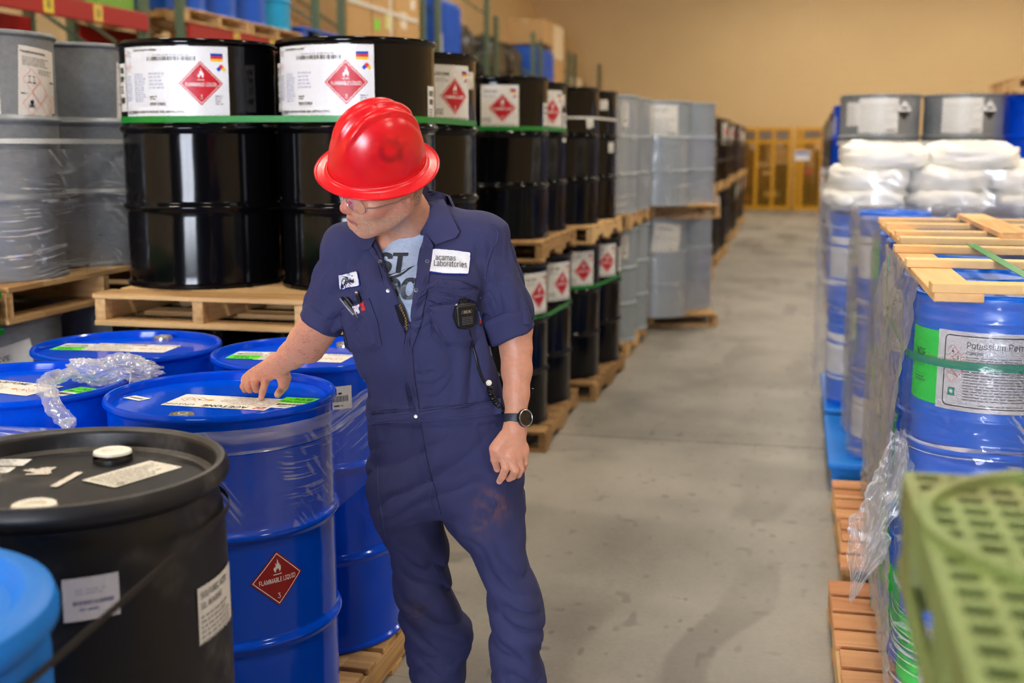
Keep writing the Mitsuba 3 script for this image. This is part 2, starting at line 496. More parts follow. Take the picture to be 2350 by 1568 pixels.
def flags(a, x, y, s=1.0):
    """the little blue-red-yellow bar box and the four-colour diamond"""
    a.rect(x, y + .018 * s, x + .042 * s, y + .027 * s, (30, 60, 170), 1)
    a.rect(x, y + .009 * s, x + .042 * s, y + .018 * s, (210, 40, 40), 1)
    a.rect(x, y, x + .042 * s, y + .009 * s, (240, 190, 40), 1)
    cx, cy, h = x + .036 * s, y - .026 * s, .0085 * s
    for dx, dy, c in ((0, h, (210, 40, 40)), (-h, 0, (30, 60, 190)), (h, 0, (240, 190, 40)), (0, -h, (240, 240, 240))):
        a.poly(Polygon([(cx + dx - h, cy + dy), (cx + dx, cy + dy - h), (cx + dx + h, cy + dy), (cx + dx, cy + dy + h)]), c, 1)


def big_label(seed=1):
    """wide supplier label of the near black drums, 0.36 x 0.245"""
    a = Art()
    W, Hh = 0.208, 0.123
    a.grid(-W, -Hh, W, Hh, WHITE)
    a.text('METHYL ISOBUTYL KETONE', -W + .06, Hh - .016, .006, INK, 2, True, .9)
    a.rect(-W + .004, Hh - .03, -W + .012, Hh - .024, (230, 120, 40))
    a.lines(-W + .014, Hh - .034, -W + .045, Hh - .012, 4, GREYINK, seed=seed)
    a.barcode(-W + .125, Hh - .05, W - .11, Hh - .036, seed=seed)
    a.lines(-W + .15, Hh - .032, W - .13, Hh - .026, 1, GREYINK, seed=seed + 9)
    small_diamond(a, -W + .010, Hh - .072, .015, 'flame', .06)
    small_diamond(a, -W + .031, Hh - .072, .015, 'mark', .06)
    a.lines(-W + .005, -Hh + .06, -W + .048, Hh - .095, 11, (168, 170, 196), seed=seed + 1)
    a.lines(-W + .058, -Hh + .055, -W + .118, Hh - .09, 13, (168, 170, 196), seed=seed + 2)
    a.lines(-W + .128, -Hh + .10, -W + .19, Hh - .085, 5, (190, 192, 206), seed=seed + 3)
    a.lines(-W + .13, -Hh + .062, -W + .16, -Hh + .078, 2, INK, seed=seed + 4)
    a.barcode(-W + .13, -Hh + .042, -W + .195, -Hh + .052, seed=seed + 5, bars=14)
    hazard_diamond(a, W - .098, -Hh + .118, .076)
    flags(a, W - .062, Hh - .052)
    a.lines(W - .05, -Hh + .045, W - .02, -Hh + .08, 4, GREYINK, seed=seed + 6)
    a.text('UN1245', -W + .005, -Hh + .012, .012, (120, 120, 130), 2, True, .9)
    a.text('METHYL ISOBUTYL KETONE  MEK, METHYL ETHYL', -W + .04, -Hh + .016, .0068, INK, 2, True, .95)
    return a


def mid_label(seed=3, side=True):
    """squarer label with the diamond, 0.205 x 0.22"""
    a = Art()
    a.grid(-.105, -.112, .105, .112, (232, 230, 224))
    a.text('ACETONE', -.095, .07, .012, INK, 2, True)
    a.lines(-.095, .045, .0, .062, 2, GREYINK, seed=seed)
    hazard_diamond(a, .012, -.012, .075)
    flags(a, .055, .068, .8)
    a.lines(-.098, -.105, .095, -.09, 1, GREYINK, seed=seed + 1)
    a.lines(-.098, -.085, -.04, -.06, 3, INK, seed=seed + 2)
    return a


def plain_label(w, h, seed=5, bars=True):
    a = Art()
    a.grid(-w / 2, -h / 2, w / 2, h / 2, (230, 226, 216))
    a.lines(-w * .44, -h * .42, w * .44, h * .1, 7, (176, 174, 170), seed=seed)
    a.text('CORROSIVE', -w * .42, h * .3, h * .07, (110, 108, 106), 2, True)
    if bars:
        a.barcode(w * .1, -h * .46, w * .42, -h * .36, seed=seed)
    return a


def ghs_label(seed=6):
    """label of the grey drums at the left with a chain of red diamonds, 0.2 x 0.25"""
    a = Art()
    a.grid(-.10, -.128, .10, .128, (226, 216, 204))
    a.text('Tetraethylenepentamine', -.094, .105, .008, INK, 2, True)
    a.lines(-.085, .062, .08, .095, 5, (120, 112, 106), seed=seed)
    a.lines(-.01, .035, .09, .056, 3, (140, 130, 122), seed=seed + 1)
    for cx, cy, s in ((-.042, .012, 'corrosion'), (.0, -.03, None), (-.042, -.072, 'toxic'), (.042, -.07, None), (.083, -.072, None)):
        small_diamond(a, cx, cy, .041, s, .03)
    a.lines(-.09, -.04, -.055, -.032, 1, INK, seed=seed + 2)
    a.text('Lot 000012345', -.06, -.118, .008, INK, 2, True)
    a.text('180', .03, -.118, .012, INK, 2, True)
    a.rect(.075, -.118, .095, -.095, (90, 86, 84))
    a.lines(.06, .01, .095, .022, 1, INK, seed=seed + 3)
    return a


def side_tag(seed=2):
    """narrow upright paper tag"""
    a = Art()
    a.grid(-.035, -.085, .035, .085, (234, 232, 226))
    for i, y in enumerate((.06, .03, -.045)):
        a.barcode(-.022, y - .01, .022, y + .01, seed=seed + i, bars=9)
    a.lines(-.022, -.02, .022, .01, 3, INK, seed=seed)
    return a


LABEL = {'big': big_label(), 'mid': mid_label(), 'plain': plain_label(.26, .26), 'ghs': ghs_label(), 'tag': side_tag(), 'chip': plain_label(.075, .07, 8)}
_on = {}


def label_shape(kind, R, ang, z, tilt=0.0):
    """the artwork is printed once per radius and then only turned and lifted"""
    if (kind, R, tilt) not in _on:
        _on[kind, R, tilt] = LABEL[kind].build(on_cyl(R, 0, 0, tilt))
    return _on[kind, R, tilt], xf(0, 0, z, ang)


# ------------------------------------------------------------------ drums
DRUM_H, DRUM_R = 0.885, 0.284


def hoop(z, w=0.02, out=0.012, R=DRUM_R, n=8):
    t = np.linspace(-1, 1, n)
    return [(R + out * (0.5 + 0.5 * math.cos(math.pi * u)) ** 0.8, z + w * u) for u in t]


def steel_profile(n):
    R = DRUM_R
    p = [(0.0, 0.016), (R - 0.012, 0.016), (R - 0.010, 0.002), (R + 0.001, 0.0), (R + 0.008, 0.004), (R + 0.008, 0.014), (R + 0.001, 0.02), (R, 0.03)]
    p += hoop(0.294, n=n) + hoop(0.575, n=n)
    p += [(R, 0.845), (R + 0.001, 0.862), (R + 0.006, 0.866), (R + 0.0105, 0.871), (R + 0.011, 0.878), (R + 0.0075, 0.8845), (R + 0.001, 0.885), (R - 0.004, 0.880), (R - 0.006, 0.860)]
    return p


def dented(m, amp, seed):
    V = m.vertices.copy()
    r = np.linalg.norm(V[:, :2], axis=1)
    a = np.arctan2(V[:, 1], V[:, 0])
    q = np.stack([np.cos(a) * 1.7, np.sin(a) * 1.7, V[:, 2] * 3.2], 1)
    k = 1 + amp * (meshkit.fbm(q, 3, seed) - 0.5) * (r > 0.27) * np.clip((V[:, 2] - 0.03) * 20, 0, 1) * np.clip((0.85 - V[:, 2]) * 20, 0, 1) / 0.284
    V[:, :2] *= k[:, None]
    m.vertices = V
    return m


def drum_parts(bsdf, near=True, seed=1):
    n, h = (112, 12) if near else (40, 7)
    prof = steel_profile(h)
    # more rings between the hoops so that dents can show
    if near:
        zz = [p for p in np.linspace(0.05, 0.83, 27) if abs(p - .294) > .024 and abs(p - .575) > .024]
        prof = sorted(prof[7:-9] + [(DRUM_R, z) for z in zz], key=lambda q: q[1])
        prof = steel_profile(h)[:7] + prof + steel_profile(h)[-9:]
    body = lathe(prof, n)
    if near:
        body = dented(body, 0.0022, seed)
    R = DRUM_R
    lid = lathe([(R - 0.0055, 0.862), (R - 0.006, 0.8625), (R - 0.02, 0.861), (R - 0.026, 0.864), (R - 0.05, 0.8645), (0.1, 0.8645), (0.0, 0.8645)][::1], 64 if near else 32)
    lid.invert()
    return mikit.ply(body, bsdf, 35), mikit.ply(lid, bsdf, 35)


def bung_mesh(r, h):
    return lathe([(0.0, h * 0.6), (r * 0.55, h * 0.6), (r * 0.62, h), (r * 0.92, h), (r, h * 0.7), (r, 0)][::-1], 28)


BUNG_BIG = mikit.ply(bung_mesh(0.031, 0.012), 'steel_cap', 35)
BUNG_SMALL = mikit.ply(bung_mesh(0.016, 0.010), 'steel_cap', 35)
DRUM = {('black', 1): drum_parts('black_gloss', True, 3), ('black', 0): drum_parts('black_gloss', False), ('blue', 1): drum_parts('blue_gloss', True, 5),
        ('grey', 1): drum_parts('grey_steel', True, 8), ('grey', 0): drum_parts('grey_steel', False), ('pale', 0): drum_parts('grey_pale', False), ('rack', 0): drum_parts('rack_blue', False), ('cyan', 0): drum_parts('cyan_plastic', False)}


def add_drum(kind, near, x, y, z, label, group, marks=(), bungs=True, rz=0.0, name=None):
    k = thing(name or {'black': 'steel_drum', 'blue': 'steel_drum', 'grey': 'steel_drum', 'pale': 'steel_drum', 'rack': 'steel_drum', 'cyan': 'plastic_drum'}[kind], label, 'drum', group)
    b, l = DRUM[kind, int(near)]
    M = xf(x, y, z, rz)
    part(k, 'body', at(b, M))
    part(k, 'lid', at(l, M))
    if bungs:
        a = math.radians(200 if bungs is True else bungs)
        part(k, 'bung', at(BUNG_BIG, M @ xf(.205 * math.cos(a), .205 * math.sin(a), .8645)))
        part(k, 'bung', at(BUNG_SMALL, M @ xf(-.205 * math.cos(a), -.205 * math.sin(a), .8645)))
    for kd, ang, zz, *t in marks:
        sh, m = label_shape(kd, DRUM_R, ang - rz, zz, *(t or [0.0]))
        part(k, {'tag': 'paper_tag', 'chip': 'paper_tag'}.get(kd, 'paper_label'), at(sh, M @ m))
    return k


# ------------------------------------------------------------------ wooden pallets
PAL_H = 0.115


def stringer_mesh(L, w, h):
    n1 = L * 0.17
    p = [(0, 0), (n1, 0), (n1 + .02, h * .4), (n1 + .2, h * .4), (n1 + .22, 0), (L - n1 - .22, 0), (L - n1 - .2, h * .4), (L - n1 - .02, h * .4), (L - n1, 0), (L, 0), (L, h), (0, h)]
    m = prism(Polygon(p), w)
    V = m.vertices[:, [0, 2, 1]].copy()
    V[:, 1] -= w / 2
    return mesh(V, m.faces[:, ::-1])


def pallet_kit(L, W, nb, ns, bsdf_x, bsdf_y, notch=True, H=PAL_H, t=0.019, nbot=3, stringers='y', seed=0):
    """parts of a pallet centred on the origin. Deck boards run along x (length L), stringers along y (length W)"""
    r = np.random.default_rng(seed)
    out = []
    pitch = W / nb
    for i in range(nb):
        y = -W / 2 + pitch * (i + .5)
        hw = pitch * (0.40 if 0 < i < nb - 1 else 0.43)
        if i == 0:
            y = -W / 2 + hw
        if i == nb - 1:
            y = W / 2 - hw
        dx, dl = r.uniform(-.006, .006), r.uniform(-.008, .004)
        m = box(-L / 2 + dx - dl, L / 2 + dx + dl, y - hw, y + hw, H - t, H, 0.0025)
        m.apply_transform(trimesh.transformations.rotation_matrix(r.uniform(-.006, .006), [0, 0, 1]))
        out.append(('deck_board', mikit.ply(m, bsdf_x)))
    for i in range(ns):
        x = -L / 2 + .02 + (L - .04) * i / (ns - 1)
        x = min(max(x, -L / 2 + .022), L / 2 - .022)
        if notch:
            m = stringer_mesh(W - .01, .04, H - 2 * t)
            V = np.stack([-m.vertices[:, 1] + x, m.vertices[:, 0] - W / 2 + .005, m.vertices[:, 2] + t], 1)
            m = mesh(V, m.faces)
        else:
            m = box(x - .02, x + .02, -W / 2 + .005, W / 2 - .005, t, H - t, .002)
        out.append(('stringer', mikit.ply(m, bsdf_y)))
    for i in range(nbot):
        y = -W / 2 + .05 + (W - .1) * i / (nbot - 1)
        out.append(('bottom_board', mikit.ply(box(-L / 2, L / 2, y - .05, y + .05, 0, t, .0025), bsdf_x)))
    return out


PALLET = {'near': pallet_kit(1.18, 1.18, 8, 4, 'wood_x', 'wood_y', False, nbot=5, seed=1), 'std': pallet_kit(1.2, 1.2, 7, 3, 'wood_x', 'wood_y', True, seed=2), 'old': pallet_kit(1.2, 1.2, 7, 3, 'wood_old', 'wood_old', True, seed=3),
          'red': pallet_kit(1.24, 1.24, 8, 3, 'wood_red_x', 'wood_y', True, nbot=4, seed=4)}


def add_pallet(kind, x, y, z, label, group='wooden pallets under the drums', rz=0.0):
    k = thing('wooden_pallet', label, 'pallet', group)
    M = xf(x, y, z, rz)
    for nm, sh in PALLET[kind]:
        part(k, nm, at(sh, M))
    return k


FAR_PALLET = mikit.ply(cat([box(-.6, .6, -.6 + i * .172, -.6 + i * .172 + .15, .096, .115) for i in range(7)] + [box(x - .02, x + .02, -.6, .6, .019, .096) for x in (-.575, 0, .575)] + [box(-.6, .6, y - .06, y + .06, 0, .019) for y in (-.53, 0, .53)]), 'wood_x')


# ------------------------------------------------------------------ straps and film that run round a group of drums
def hull_path(circles, n=240):
    """closed path hugging the discs [(x, y, r)...], evenly spaced"""
    g = shapely.union_all([Point(x, y).buffer(r, quad_segs=48) for x, y, r in circles]).convex_hull
    ring = g.exterior
    P = np.array([ring.interpolate(t, normalized=True).coords[0] for t in np.linspace(0, 1, n, endpoint=False)])
    return P


def band(circles, z, w=0.018, t=0.0012, n=240, off=0.001, tilt=(0, 0)):
    P = hull_path(circles, n)
    c = P.mean(0)
    N = np.stack([np.roll(P, -1, 0)[:, 1] - np.roll(P, 1, 0)[:, 1], -(np.roll(P, -1, 0)[:, 0] - np.roll(P, 1, 0)[:, 0])], 1)
    N /= np.linalg.norm(N, axis=1, keepdims=True)
    if ((P - c) * N).sum() < 0:
        N = -N
    zz = z + (P - c) @ np.array(tilt)
    rings = [np.c_[P + N * (off + d), zz + dz] for d, dz in ((0, -w / 2), (t, -w / 2), (t, w / 2), (0, w / 2))]
    V = np.vstack(rings)
    F = []
    for i in range(4):
        for j in range(n):
            a, b, c2, d = i * n + j, i * n + (j + 1) % n, ((i + 1) % 4) * n + (j + 1) % n, ((i + 1) % 4) * n + j
            F += [[a, b, c2], [a, c2, d]]
    m = mesh(V, F)
    if m.volume < 0:
        m.invert()
    return m
# ------------------------------------------------------------------ the near left: blue drums, the black and the light blue plastic drum
BLUE = {'A': (-1.43, 2.758), 'B': (-2.07, 3.37), 'C': (-1.457, 3.382), 'D': (-2.041, 2.763)}
LIDZ = PAL_H + 0.8645 + 0.0006


def acetone_label():
    a = Art(.2)
    a.rect(-.143, -.068, .143, .068, (236, 232, 224), 0, .004)
    a.text('ACETONE', -.088, .038, .020, INK, 1, True, .95)
    a.text('UN1090', .058, .04, .017, (90, 90, 96), 1, False, .95)
    a.lines(-.135, .05, -.095, .062, 1, (214, 60, 50), seed=1)
    a.lines(-.135, .036, -.095, .046, 2, INK, seed=2)
    a.lines(-.135, -.06, .03, .028, 8, (196, 190, 184), seed=3)
    small_diamond(a, .075, -.012, .022, 'flame', .05)
    small_diamond(a, .108, -.012, .022, 'mark', .05)
    a.poly(Polygon([(.045, -.02), (.058, -.012), (.045, -.004), (.032, -.012)]), (226, 150, 60), 1)
    return a


def accepted_label():
    a = Art(.2)
    a.rect(-.052, -.063, .052, .063, (236, 234, 228), 0, .003)
    a.rect(-.052, -.063, .052, .0, (96, 232, 40), 1, .002)
    a.text('ACETONE', 0, .042, .009, INK, 2, False, 1, True)
    a.barcode(-.042, .012, .042, .03, seed=3)
    a.text('ACCEPTED', 0, -.018, .011, (30, 110, 20), 2, True, 1.1, True)
    a.lines(-.03, -.05, .03, -.025, 3, (40, 130, 30), 2, seed=4)
    return a


def chip_label():
    a = Art(.2)
    a.rect(-.019, -.033, .019, .033, (236, 234, 228), 0, .003)
    a.barcode(-.006, -.026, .006, .026, seed=6, bars=8)
    return a


AL, GL, CL = acetone_label(), accepted_label(), chip_label()
blue_info = {
    'A': ('glossy blue steel drum whose lid the man touches with his finger', -88, [(AL, -1.405, 2.722, 180), (GL, -1.222, 2.752, 180), (CL, -1.649, 2.714, 68)]),
    'B': ('glossy blue steel drum nearest the black drums on the pallet, white cap at its rim', 91, [(AL, -2.082, 3.408, 4), (GL, -2.276, 3.382, 8), (CL, -1.825, 3.35, 80)]),
    'C': ('glossy blue steel drum under the man\'s forearm, its dark side beside his leg', 80, [(AL, -1.466, 3.378, 2), (GL, -1.652, 3.37, 6)]),
    'D': ('glossy blue steel drum with the crumpled tail of stretch film lying on its lid', 215, [(AL, -2.075, 2.762, -10), (GL, -1.842, 2.735, 164)]),
}
for q, (lab, bung, arts) in blue_info.items():
    x, y = BLUE[q]
    k = add_drum('blue', 1, x, y, PAL_H, lab, 'blue drums of acetone on one pallet', bungs=False, rz={'A': 20, 'B': 100, 'C': -40, 'D': 10}[q])
    a = math.radians(bung)
    part(k, 'bung', at(BUNG_BIG, xf(x + .225 * math.cos(a), y + .225 * math.sin(a), PAL_H + .8645)))
    part(k, 'bung', at(BUNG_SMALL, xf(x - .225 * math.cos(a), y - .225 * math.sin(a), PAL_H + .8645)))
    for art, lx, ly, ang in arts:
        part(k, 'lid_label', art.build(on_lid(lx, ly, LIDZ, ang)))
    if q == 'A':
        d = Art()
        hazard_diamond(d, 0, 0, .071, (150, 14, 20), layer=0)
        part(k, 'hazard_diamond', at(d.build(on_cyl(DRUM_R, 0, 0, 2.0)), xf(x, y, PAL_H + .461, -38.5)), 'dark red diamond placard reading flammable liquid')
    if q == 'C':
        d = Art()
        d.grid(-.045, -.034, .045, .034, (232, 230, 224))
        d.barcode(-.032, -.012, .034, .006, seed=4)
        d.lines(-.01, .01, .025, .02, 1, INK, seed=3)
        d.lines(-.01, -.026, .02, -.018, 1, INK, seed=5)
        part(k, 'barcode_label', at(d.build(on_cyl(DRUM_R, 0, 0)), xf(x, y, PAL_H + .79, -50)))
add_pallet('near', -1.755, 3.07, 0, 'wooden pallet under the blue drums, its corner showing by the man\'s leg')

# black plastic drum -------------------------------------------------
PX, PY, PZ = -1.296, 1.879, 0.115
R = 0.284
pprof = [(0, 0.0), (R - .03, 0.0), (R - .006, .012), (R, .04), (R + .002, .1), (R + .004, .3), (R + .006, .315), (R + .004, .33), (R + .004, .6), (R + .006, .615), (R + .004, .63), (R, .80), (R - .004, .845), (R - .012, .872), (R - .014, .886),
         (R - .002, .895), (R + .009, .903), (R + .0115, .912), (R + .0105, .922), (R + .003, .9355), (R - .004, .936), (R - .012, .930), (R - .015, .922), (R - .016, .898), (R - .022, .894), (R - .03, .892)]
k = thing('plastic_drum', 'black plastic drum with two white caps in its scuffed dusty lid', 'drum')
part(k, 'body', mikit.ply(dented(lathe(pprof, 120), .004, 12), 'poly_black', 40)); scene[k + '__body']['to_world'] = xf(PX, PY, PZ)
lidm = lathe([(R - .029, .892), (.2, .8935), (.1, .893), (0, .8925)], 72); lidm.invert()
part(k, 'lid', {**mikit.ply(lidm, 'poly_black', 40), 'to_world': xf(PX, PY, PZ)})
cap = mikit.ply(lathe([(0, .012), (.018, .012), (.0215, .018), (.031, .019), (.0365, .017), (.0375, .012)][::-1], 48), 'white_cap', 35)
neck = mikit.ply(lathe([(.0385, 0), (.0385, .01), (.0375, .0125)], 48), 'poly_black', 35)
for bx, by in ((-1.308, 2.053), (-1.239, 1.701)):
    c = part(k, 'cap', at(cap, xf(bx, by, PZ + .897)), 'white screw cap')
    part(c, 'neck', at(neck, xf(bx, by, PZ + .889)))
LZ = PZ + .8945


def paper(w, h, seed, n=9, tone=(226, 220, 206), stamp=True):
    a = Art(.3)
    a.rect(-w / 2, -h / 2, w / 2, h / 2, tone, 0, .003)
    a.lines(-w * .45, -h * .42, w * .45, h * .42, n, (120, 114, 106), seed=seed, fill=.35)
    if stamp:
        a.poly(Point(-w * .36, -h * .38).buffer(.007, quad_segs=4).difference(Point(-w * .36, -h * .38).buffer(.004)), (90, 86, 80), 1)
    return a


part(k, 'lid_label', paper(.165, .092, 11).build(on_lid(-1.215, 1.972, LZ, 72)))
part(k, 'lid_label', paper(.09, .05, 12, 5, (232, 230, 226), False).build(on_lid(-1.505, 1.985, LZ, 14)))
part(k, 'lid_label', paper(.09, .04, 13, 4, (232, 230, 226), False).build(on_lid(-1.50, 1.93, LZ, 14)))
a = Art(.3)
a.rect(-.05, -.008, .05, .008, (222, 212, 200), 0, .004)
part(k, 'label_strip', a.build(on_lid(-1.315, 1.908, LZ, 96)))
a = Art(.3)
r_ = np.random.default_rng(4)
blob = shapely.union_all([affinity.rotate(sbox(-.018, -.004, .018, .004), t).buffer(.002).centroid.buffer(0.0001) if False else affinity.translate(affinity.rotate(sbox(-.014, -.0045, .014, .0045), r_.uniform(0, 180)), r_.uniform(-.024, .024), r_.uniform(-.02, .02)) for t in range(15)])
a.poly(blob, (214, 204, 192), 0)
for i in range(9):
    a.lines(-.10, -.05 + i * .008, -.05, -.045 + i * .008, 1, (170, 164, 154), 0, seed=30 + i)
part(k, 'label_scrap', a.build(on_lid(-1.398, 1.938, LZ, 30)))
RB = R + .0035
a = Art()
a.grid(-.045, -.037, .045, .037, (224, 222, 232)); a.rect(-.045, -.037, .045, -.036, (224, 222, 232)); a.barcode(-.03, -.01, .036, -.003, (70, 70, 130), seed=2); a.lines(-.02, -.02, .03, -.013, 1, (120, 120, 160), seed=3); a.lines(-.025, .008, .025, .02, 2, (190, 190, 206), seed=4)
part(k, 'barcode_label', at(a.build(on_cyl(RB, 0, 0)), xf(PX, PY, PZ + .775, -50)))
a = Art()
a.grid(-.075, -.062, .075, .062, (226, 222, 218))
a.text('SULFURIC ACID', -.068, .04, .012, (96, 94, 96), 1, True, .8); a.text('SIL REAGENT', -.068, .02, .011, (110, 108, 110), 1, True, .8)
a.lines(-.068, -.055, .06, .012, 7, (150, 148, 146), seed=6)
part(k, 'paper_label', at(a.build(on_cyl(RB, 0, 0)), xf(PX, PY, PZ + .672, 5)))
a = Art()
a.grid(-.18, -.12, .12, .12, (226, 224, 222))
a.poly(Point(-.155, .075).buffer(.017, quad_segs=6), (24, 112, 92), 1); a.poly(Point(-.155, .075).buffer(.011, quad_segs=6).difference(sbox(-.158, .05, -.152, .10)), (226, 224, 222), 2)
a.text('CASCADE COLUMBIA', -.13, .074, .017, (30, 104, 92), 1, True, .95); a.text('SULFURIC ACID', -.06, .048, .013, (60, 58, 60), 1, True, .9); a.text('DANGER', -.085, .03, .010, (60, 58, 60), 1, True, .9)
a.lines(-.17, -.115, .02, .02, 15, (140, 138, 138), seed=8, fill=.4); a.lines(.03, -.115, .11, .02, 15, (140, 138, 138), seed=9, fill=.4)
small_diamond(a, .07, .0, .03, 'corrosion')
part(k, 'supplier_label', at(a.build(on_cyl(RB + .001, 0, 0)), xf(PX, PY, PZ + .37, -6)))
# light blue open-head drum at the very corner
QX, QY, QZ = -1.207, 1.203, 0.115
R2 = .28
q2 = [(0, 0), (R2 - .03, 0), (R2 - .012, .02), (R2 - .006, .3), (R2 - .004, .6), (R2 - .002, .83), (R2 - .004, .85), (R2 - .012, .86), (R2 - .012, .872), (R2 + .004, .876), (R2 + .012, .886), (R2 + .012, .902), (R2 + .006, .918), (R2 - .01, .926), (R2 - .03, .925), (R2 - .04, .915), (R2 - .05, .902), (R2 - .07, .900), (0, .902)]
k2 = thing('plastic_drum', 'light blue plastic drum with a smooth lid at the bottom left corner', 'drum')
part(k2, 'body', {**mikit.ply(lathe(q2, 110), 'bright_blue', 40), 'to_world': xf(QX, QY, QZ)})
a = Art()
a.grid(-.08, -.09, .08, .09, (208, 206, 206)); a.lines(-.07, -.08, .07, .08, 9, (96, 94, 110), seed=5, fill=.5)
part(k2, 'paper_label', at(a.build(on_cyl(R2 - .003, 0, 0, 14)), xf(QX, QY, QZ + .60, -45)))
add_pallet('old', -1.55, 1.54, 0, 'wooden pallet under the plastic drums at the bottom left corner')
bm = band([(PX, PY, R + .005), (QX, QY, R2), (-1.85, 1.85, .285), (-1.8, 1.22, .285)], PZ + .84, .012, .0015)
single('strapping_band', mikit.ply(bm, 'strap_dark', 30), 'thin dark strap running round the two plastic drums', 'strap')

# ------------------------------------------------------------------ black drums, first stack behind the blue ones
UP_Z = PAL_H * 2 + DRUM_H            # where the drums of the upper tier stand
TOPDECK = PAL_H + DRUM_H             # where the upper pallets lie
D1, D2, D3, D4 = (-2.185, 4.14), (-1.582, 4.20), (-1.615, 4.90), (-2.22, 4.80)
add_drum('black', 1, *D1, UP_Z, 'black labelled steel drum, front left of its stack, beside the grey drums', 'black drums of the first stack', [('big', -83.4, .735), ('tag', -133, .72)], rz=30)
add_drum('black', 1, *D2, UP_Z, 'black steel drum directly above and behind the red hard hat', 'black drums of the first stack', [('big', -99.3, .735), ('tag', -149, .72), ('tag', -1, .64)], rz=140)
add_drum('black', 1, *D3, UP_Z, 'black steel drum just right of the hard hat, back right of its stack', 'black drums of the first stack', [('mid', -33, .725), ('chip', -8, .78), ('tag', -150, .72)], rz=77)
add_drum('black', 0, *D4, UP_Z, 'black steel drum at the hidden back left of the first stack', 'black drums of the first stack')
for i, (x, y) in enumerate((D1, D2, D3, D4)):
    add_drum('black', 1 if i < 2 else 0, x - .12, y + .05, PAL_H, ['black drum under the first upper pallet, left one behind the blue drums, silver cap showing', 'black drum under the first upper pallet, right one behind the blue drums', 'black drum of the lower tier behind the man, far right of its pallet', 'black drum of the lower tier, far left of its pallet'][i], 'black drums under the first upper pallet', bungs=[-60, -35, 10, 60][i])
add_pallet('near', -1.81, 4.29, TOPDECK, 'pale wooden pallet under the two big labelled black drums')
add_pallet('near', -2.02, 4.50, 0, 'wooden floor pallet hidden behind the blue drums')
quad = [(x, y, DRUM_R + .001) for x, y in (D1, D2, D3, D4)]
single('strapping_band', mikit.ply(band(quad, UP_Z + .606, .022), 'strap_green', 30), 'bright green strap round the first stack of black drums, behind the hard hat', 'strap')

# second and third stack --------------------------------------------------
SB = [(-1.652, 6.598), (-1.661, 7.21), (-2.26, 6.6), (-2.27, 7.2)]
SBl = [(-1.595, 6.34), (-1.575, 6.94), (-2.19, 6.34), (-2.18, 6.94)]
SC = [(-1.568, 7.86), (-1.536, 8.45), (-2.17, 7.86)]
SCl = [(-1.53, 7.74), (-1.475, 8.33), (-2.13, 7.74)]
mk = {0: [('mid', -73, .725), ('tag', -6, .66)], 1: [('mid', -37, .725), ('chip', -14, .78), ('tag', -6, .62)]}
nm = ['front right', 'back right', 'front left', 'back left']
for i, (x, y) in enumerate(SB):
    add_drum('black', 0, x, y, UP_Z, ['upper black drum just above the man\'s left shoulder, full label facing front', 'upper black drum behind the one above the man\'s shoulder, half its label showing', 'upper black drum of the second stack on its left, behind the first stack', 'upper black drum hidden at the back left of the second stack'][i], 'black drums of the second stack', mk.get(i, ()))
for i, (x, y) in enumerate(SBl):
    add_drum('black', 0, x, y, PAL_H, ['lower black drum right behind the man\'s rolled left sleeve', 'lower black drum second from the man\'s rolled sleeve, label facing the aisle', 'lower black drum of the second stack hidden behind the man', 'lower black drum at the hidden back of the second stack'][i], 'lower black drums of the second stack', {0: [('mid', -24, .725)], 1: [('mid', -27, .725), ('chip', 15, .7)]}.get(i, ()))
for i, (x, y) in enumerate(SC):
    add_drum('black', 0, x, y, UP_Z, ['upper black drum with a loose white paper label and a white strap', 'upper black drum just before the pale wrapped drums, small square label near its rim', 'upper black drum at the left of the third stack'][i], 'black drums of the third stack', {0: [('chip', -27, .66, 8)], 1: [('chip', -38, .79), ('chip', -20, .5)]}.get(i, ()))
for i, (x, y) in enumerate(SCl):
    add_drum('black', 0, x, y, PAL_H, ['lower black drum third along the aisle from the man, label half hidden', 'lower black drum next to the pale wrapped drums, green strap across it', 'lower black drum at the left of the third stack'][i], 'lower black drums of the third stack', {0: [('mid', -44, .725)], 1: [('mid', -42, .725), ('tag', -5, .72)]}.get(i, ()))
add_pallet('old', -1.93, 6.83, TOPDECK, 'grey weathered pallet between the tiers of the second black stack', rz=1.5)
add_pallet('old', -1.87, 6.63, 0, 'weathered pallet on the floor nearest the man\'s hand', rz=2)
add_pallet('std', -1.84, 8.10, TOPDECK, 'yellow wood pallet between the tiers of the third black stack', rz=-1)
add_pallet('old', -1.79, 8.00, 0, 'weathered pallet on the floor under the third black stack', rz=-1)
single('strapping_band', mikit.ply(band([(x, y, DRUM_R + .001) for x, y in SB], UP_Z + .606, .022), 'strap_green', 30), 'green strap round the upper drums of the second black stack', 'strap')
single('strapping_band', mikit.ply(band([(x, y, DRUM_R + .001) for x, y in SBl], PAL_H + .605, .022, tilt=(-.03, .0)), 'strap_green', 30), 'green strap round the lower drums beside the man\'s sleeve', 'strap')
single('strapping_band', mikit.ply(band([(x, y, DRUM_R + .001) for x, y in SCl] + [(-2.1, 8.3, .285)], PAL_H + .605, .022), 'strap_green', 30), 'green strap round the lower drums of the third black stack', 'strap')
single('strapping_band', mikit.ply(band([(x, y, DRUM_R + .001) for x, y in SC] + [(-2.15, 8.45, .285)], UP_Z + .69, .016), 'strap_white', 30), 'thin white strap round the upper drums of the third black stack', 'strap')

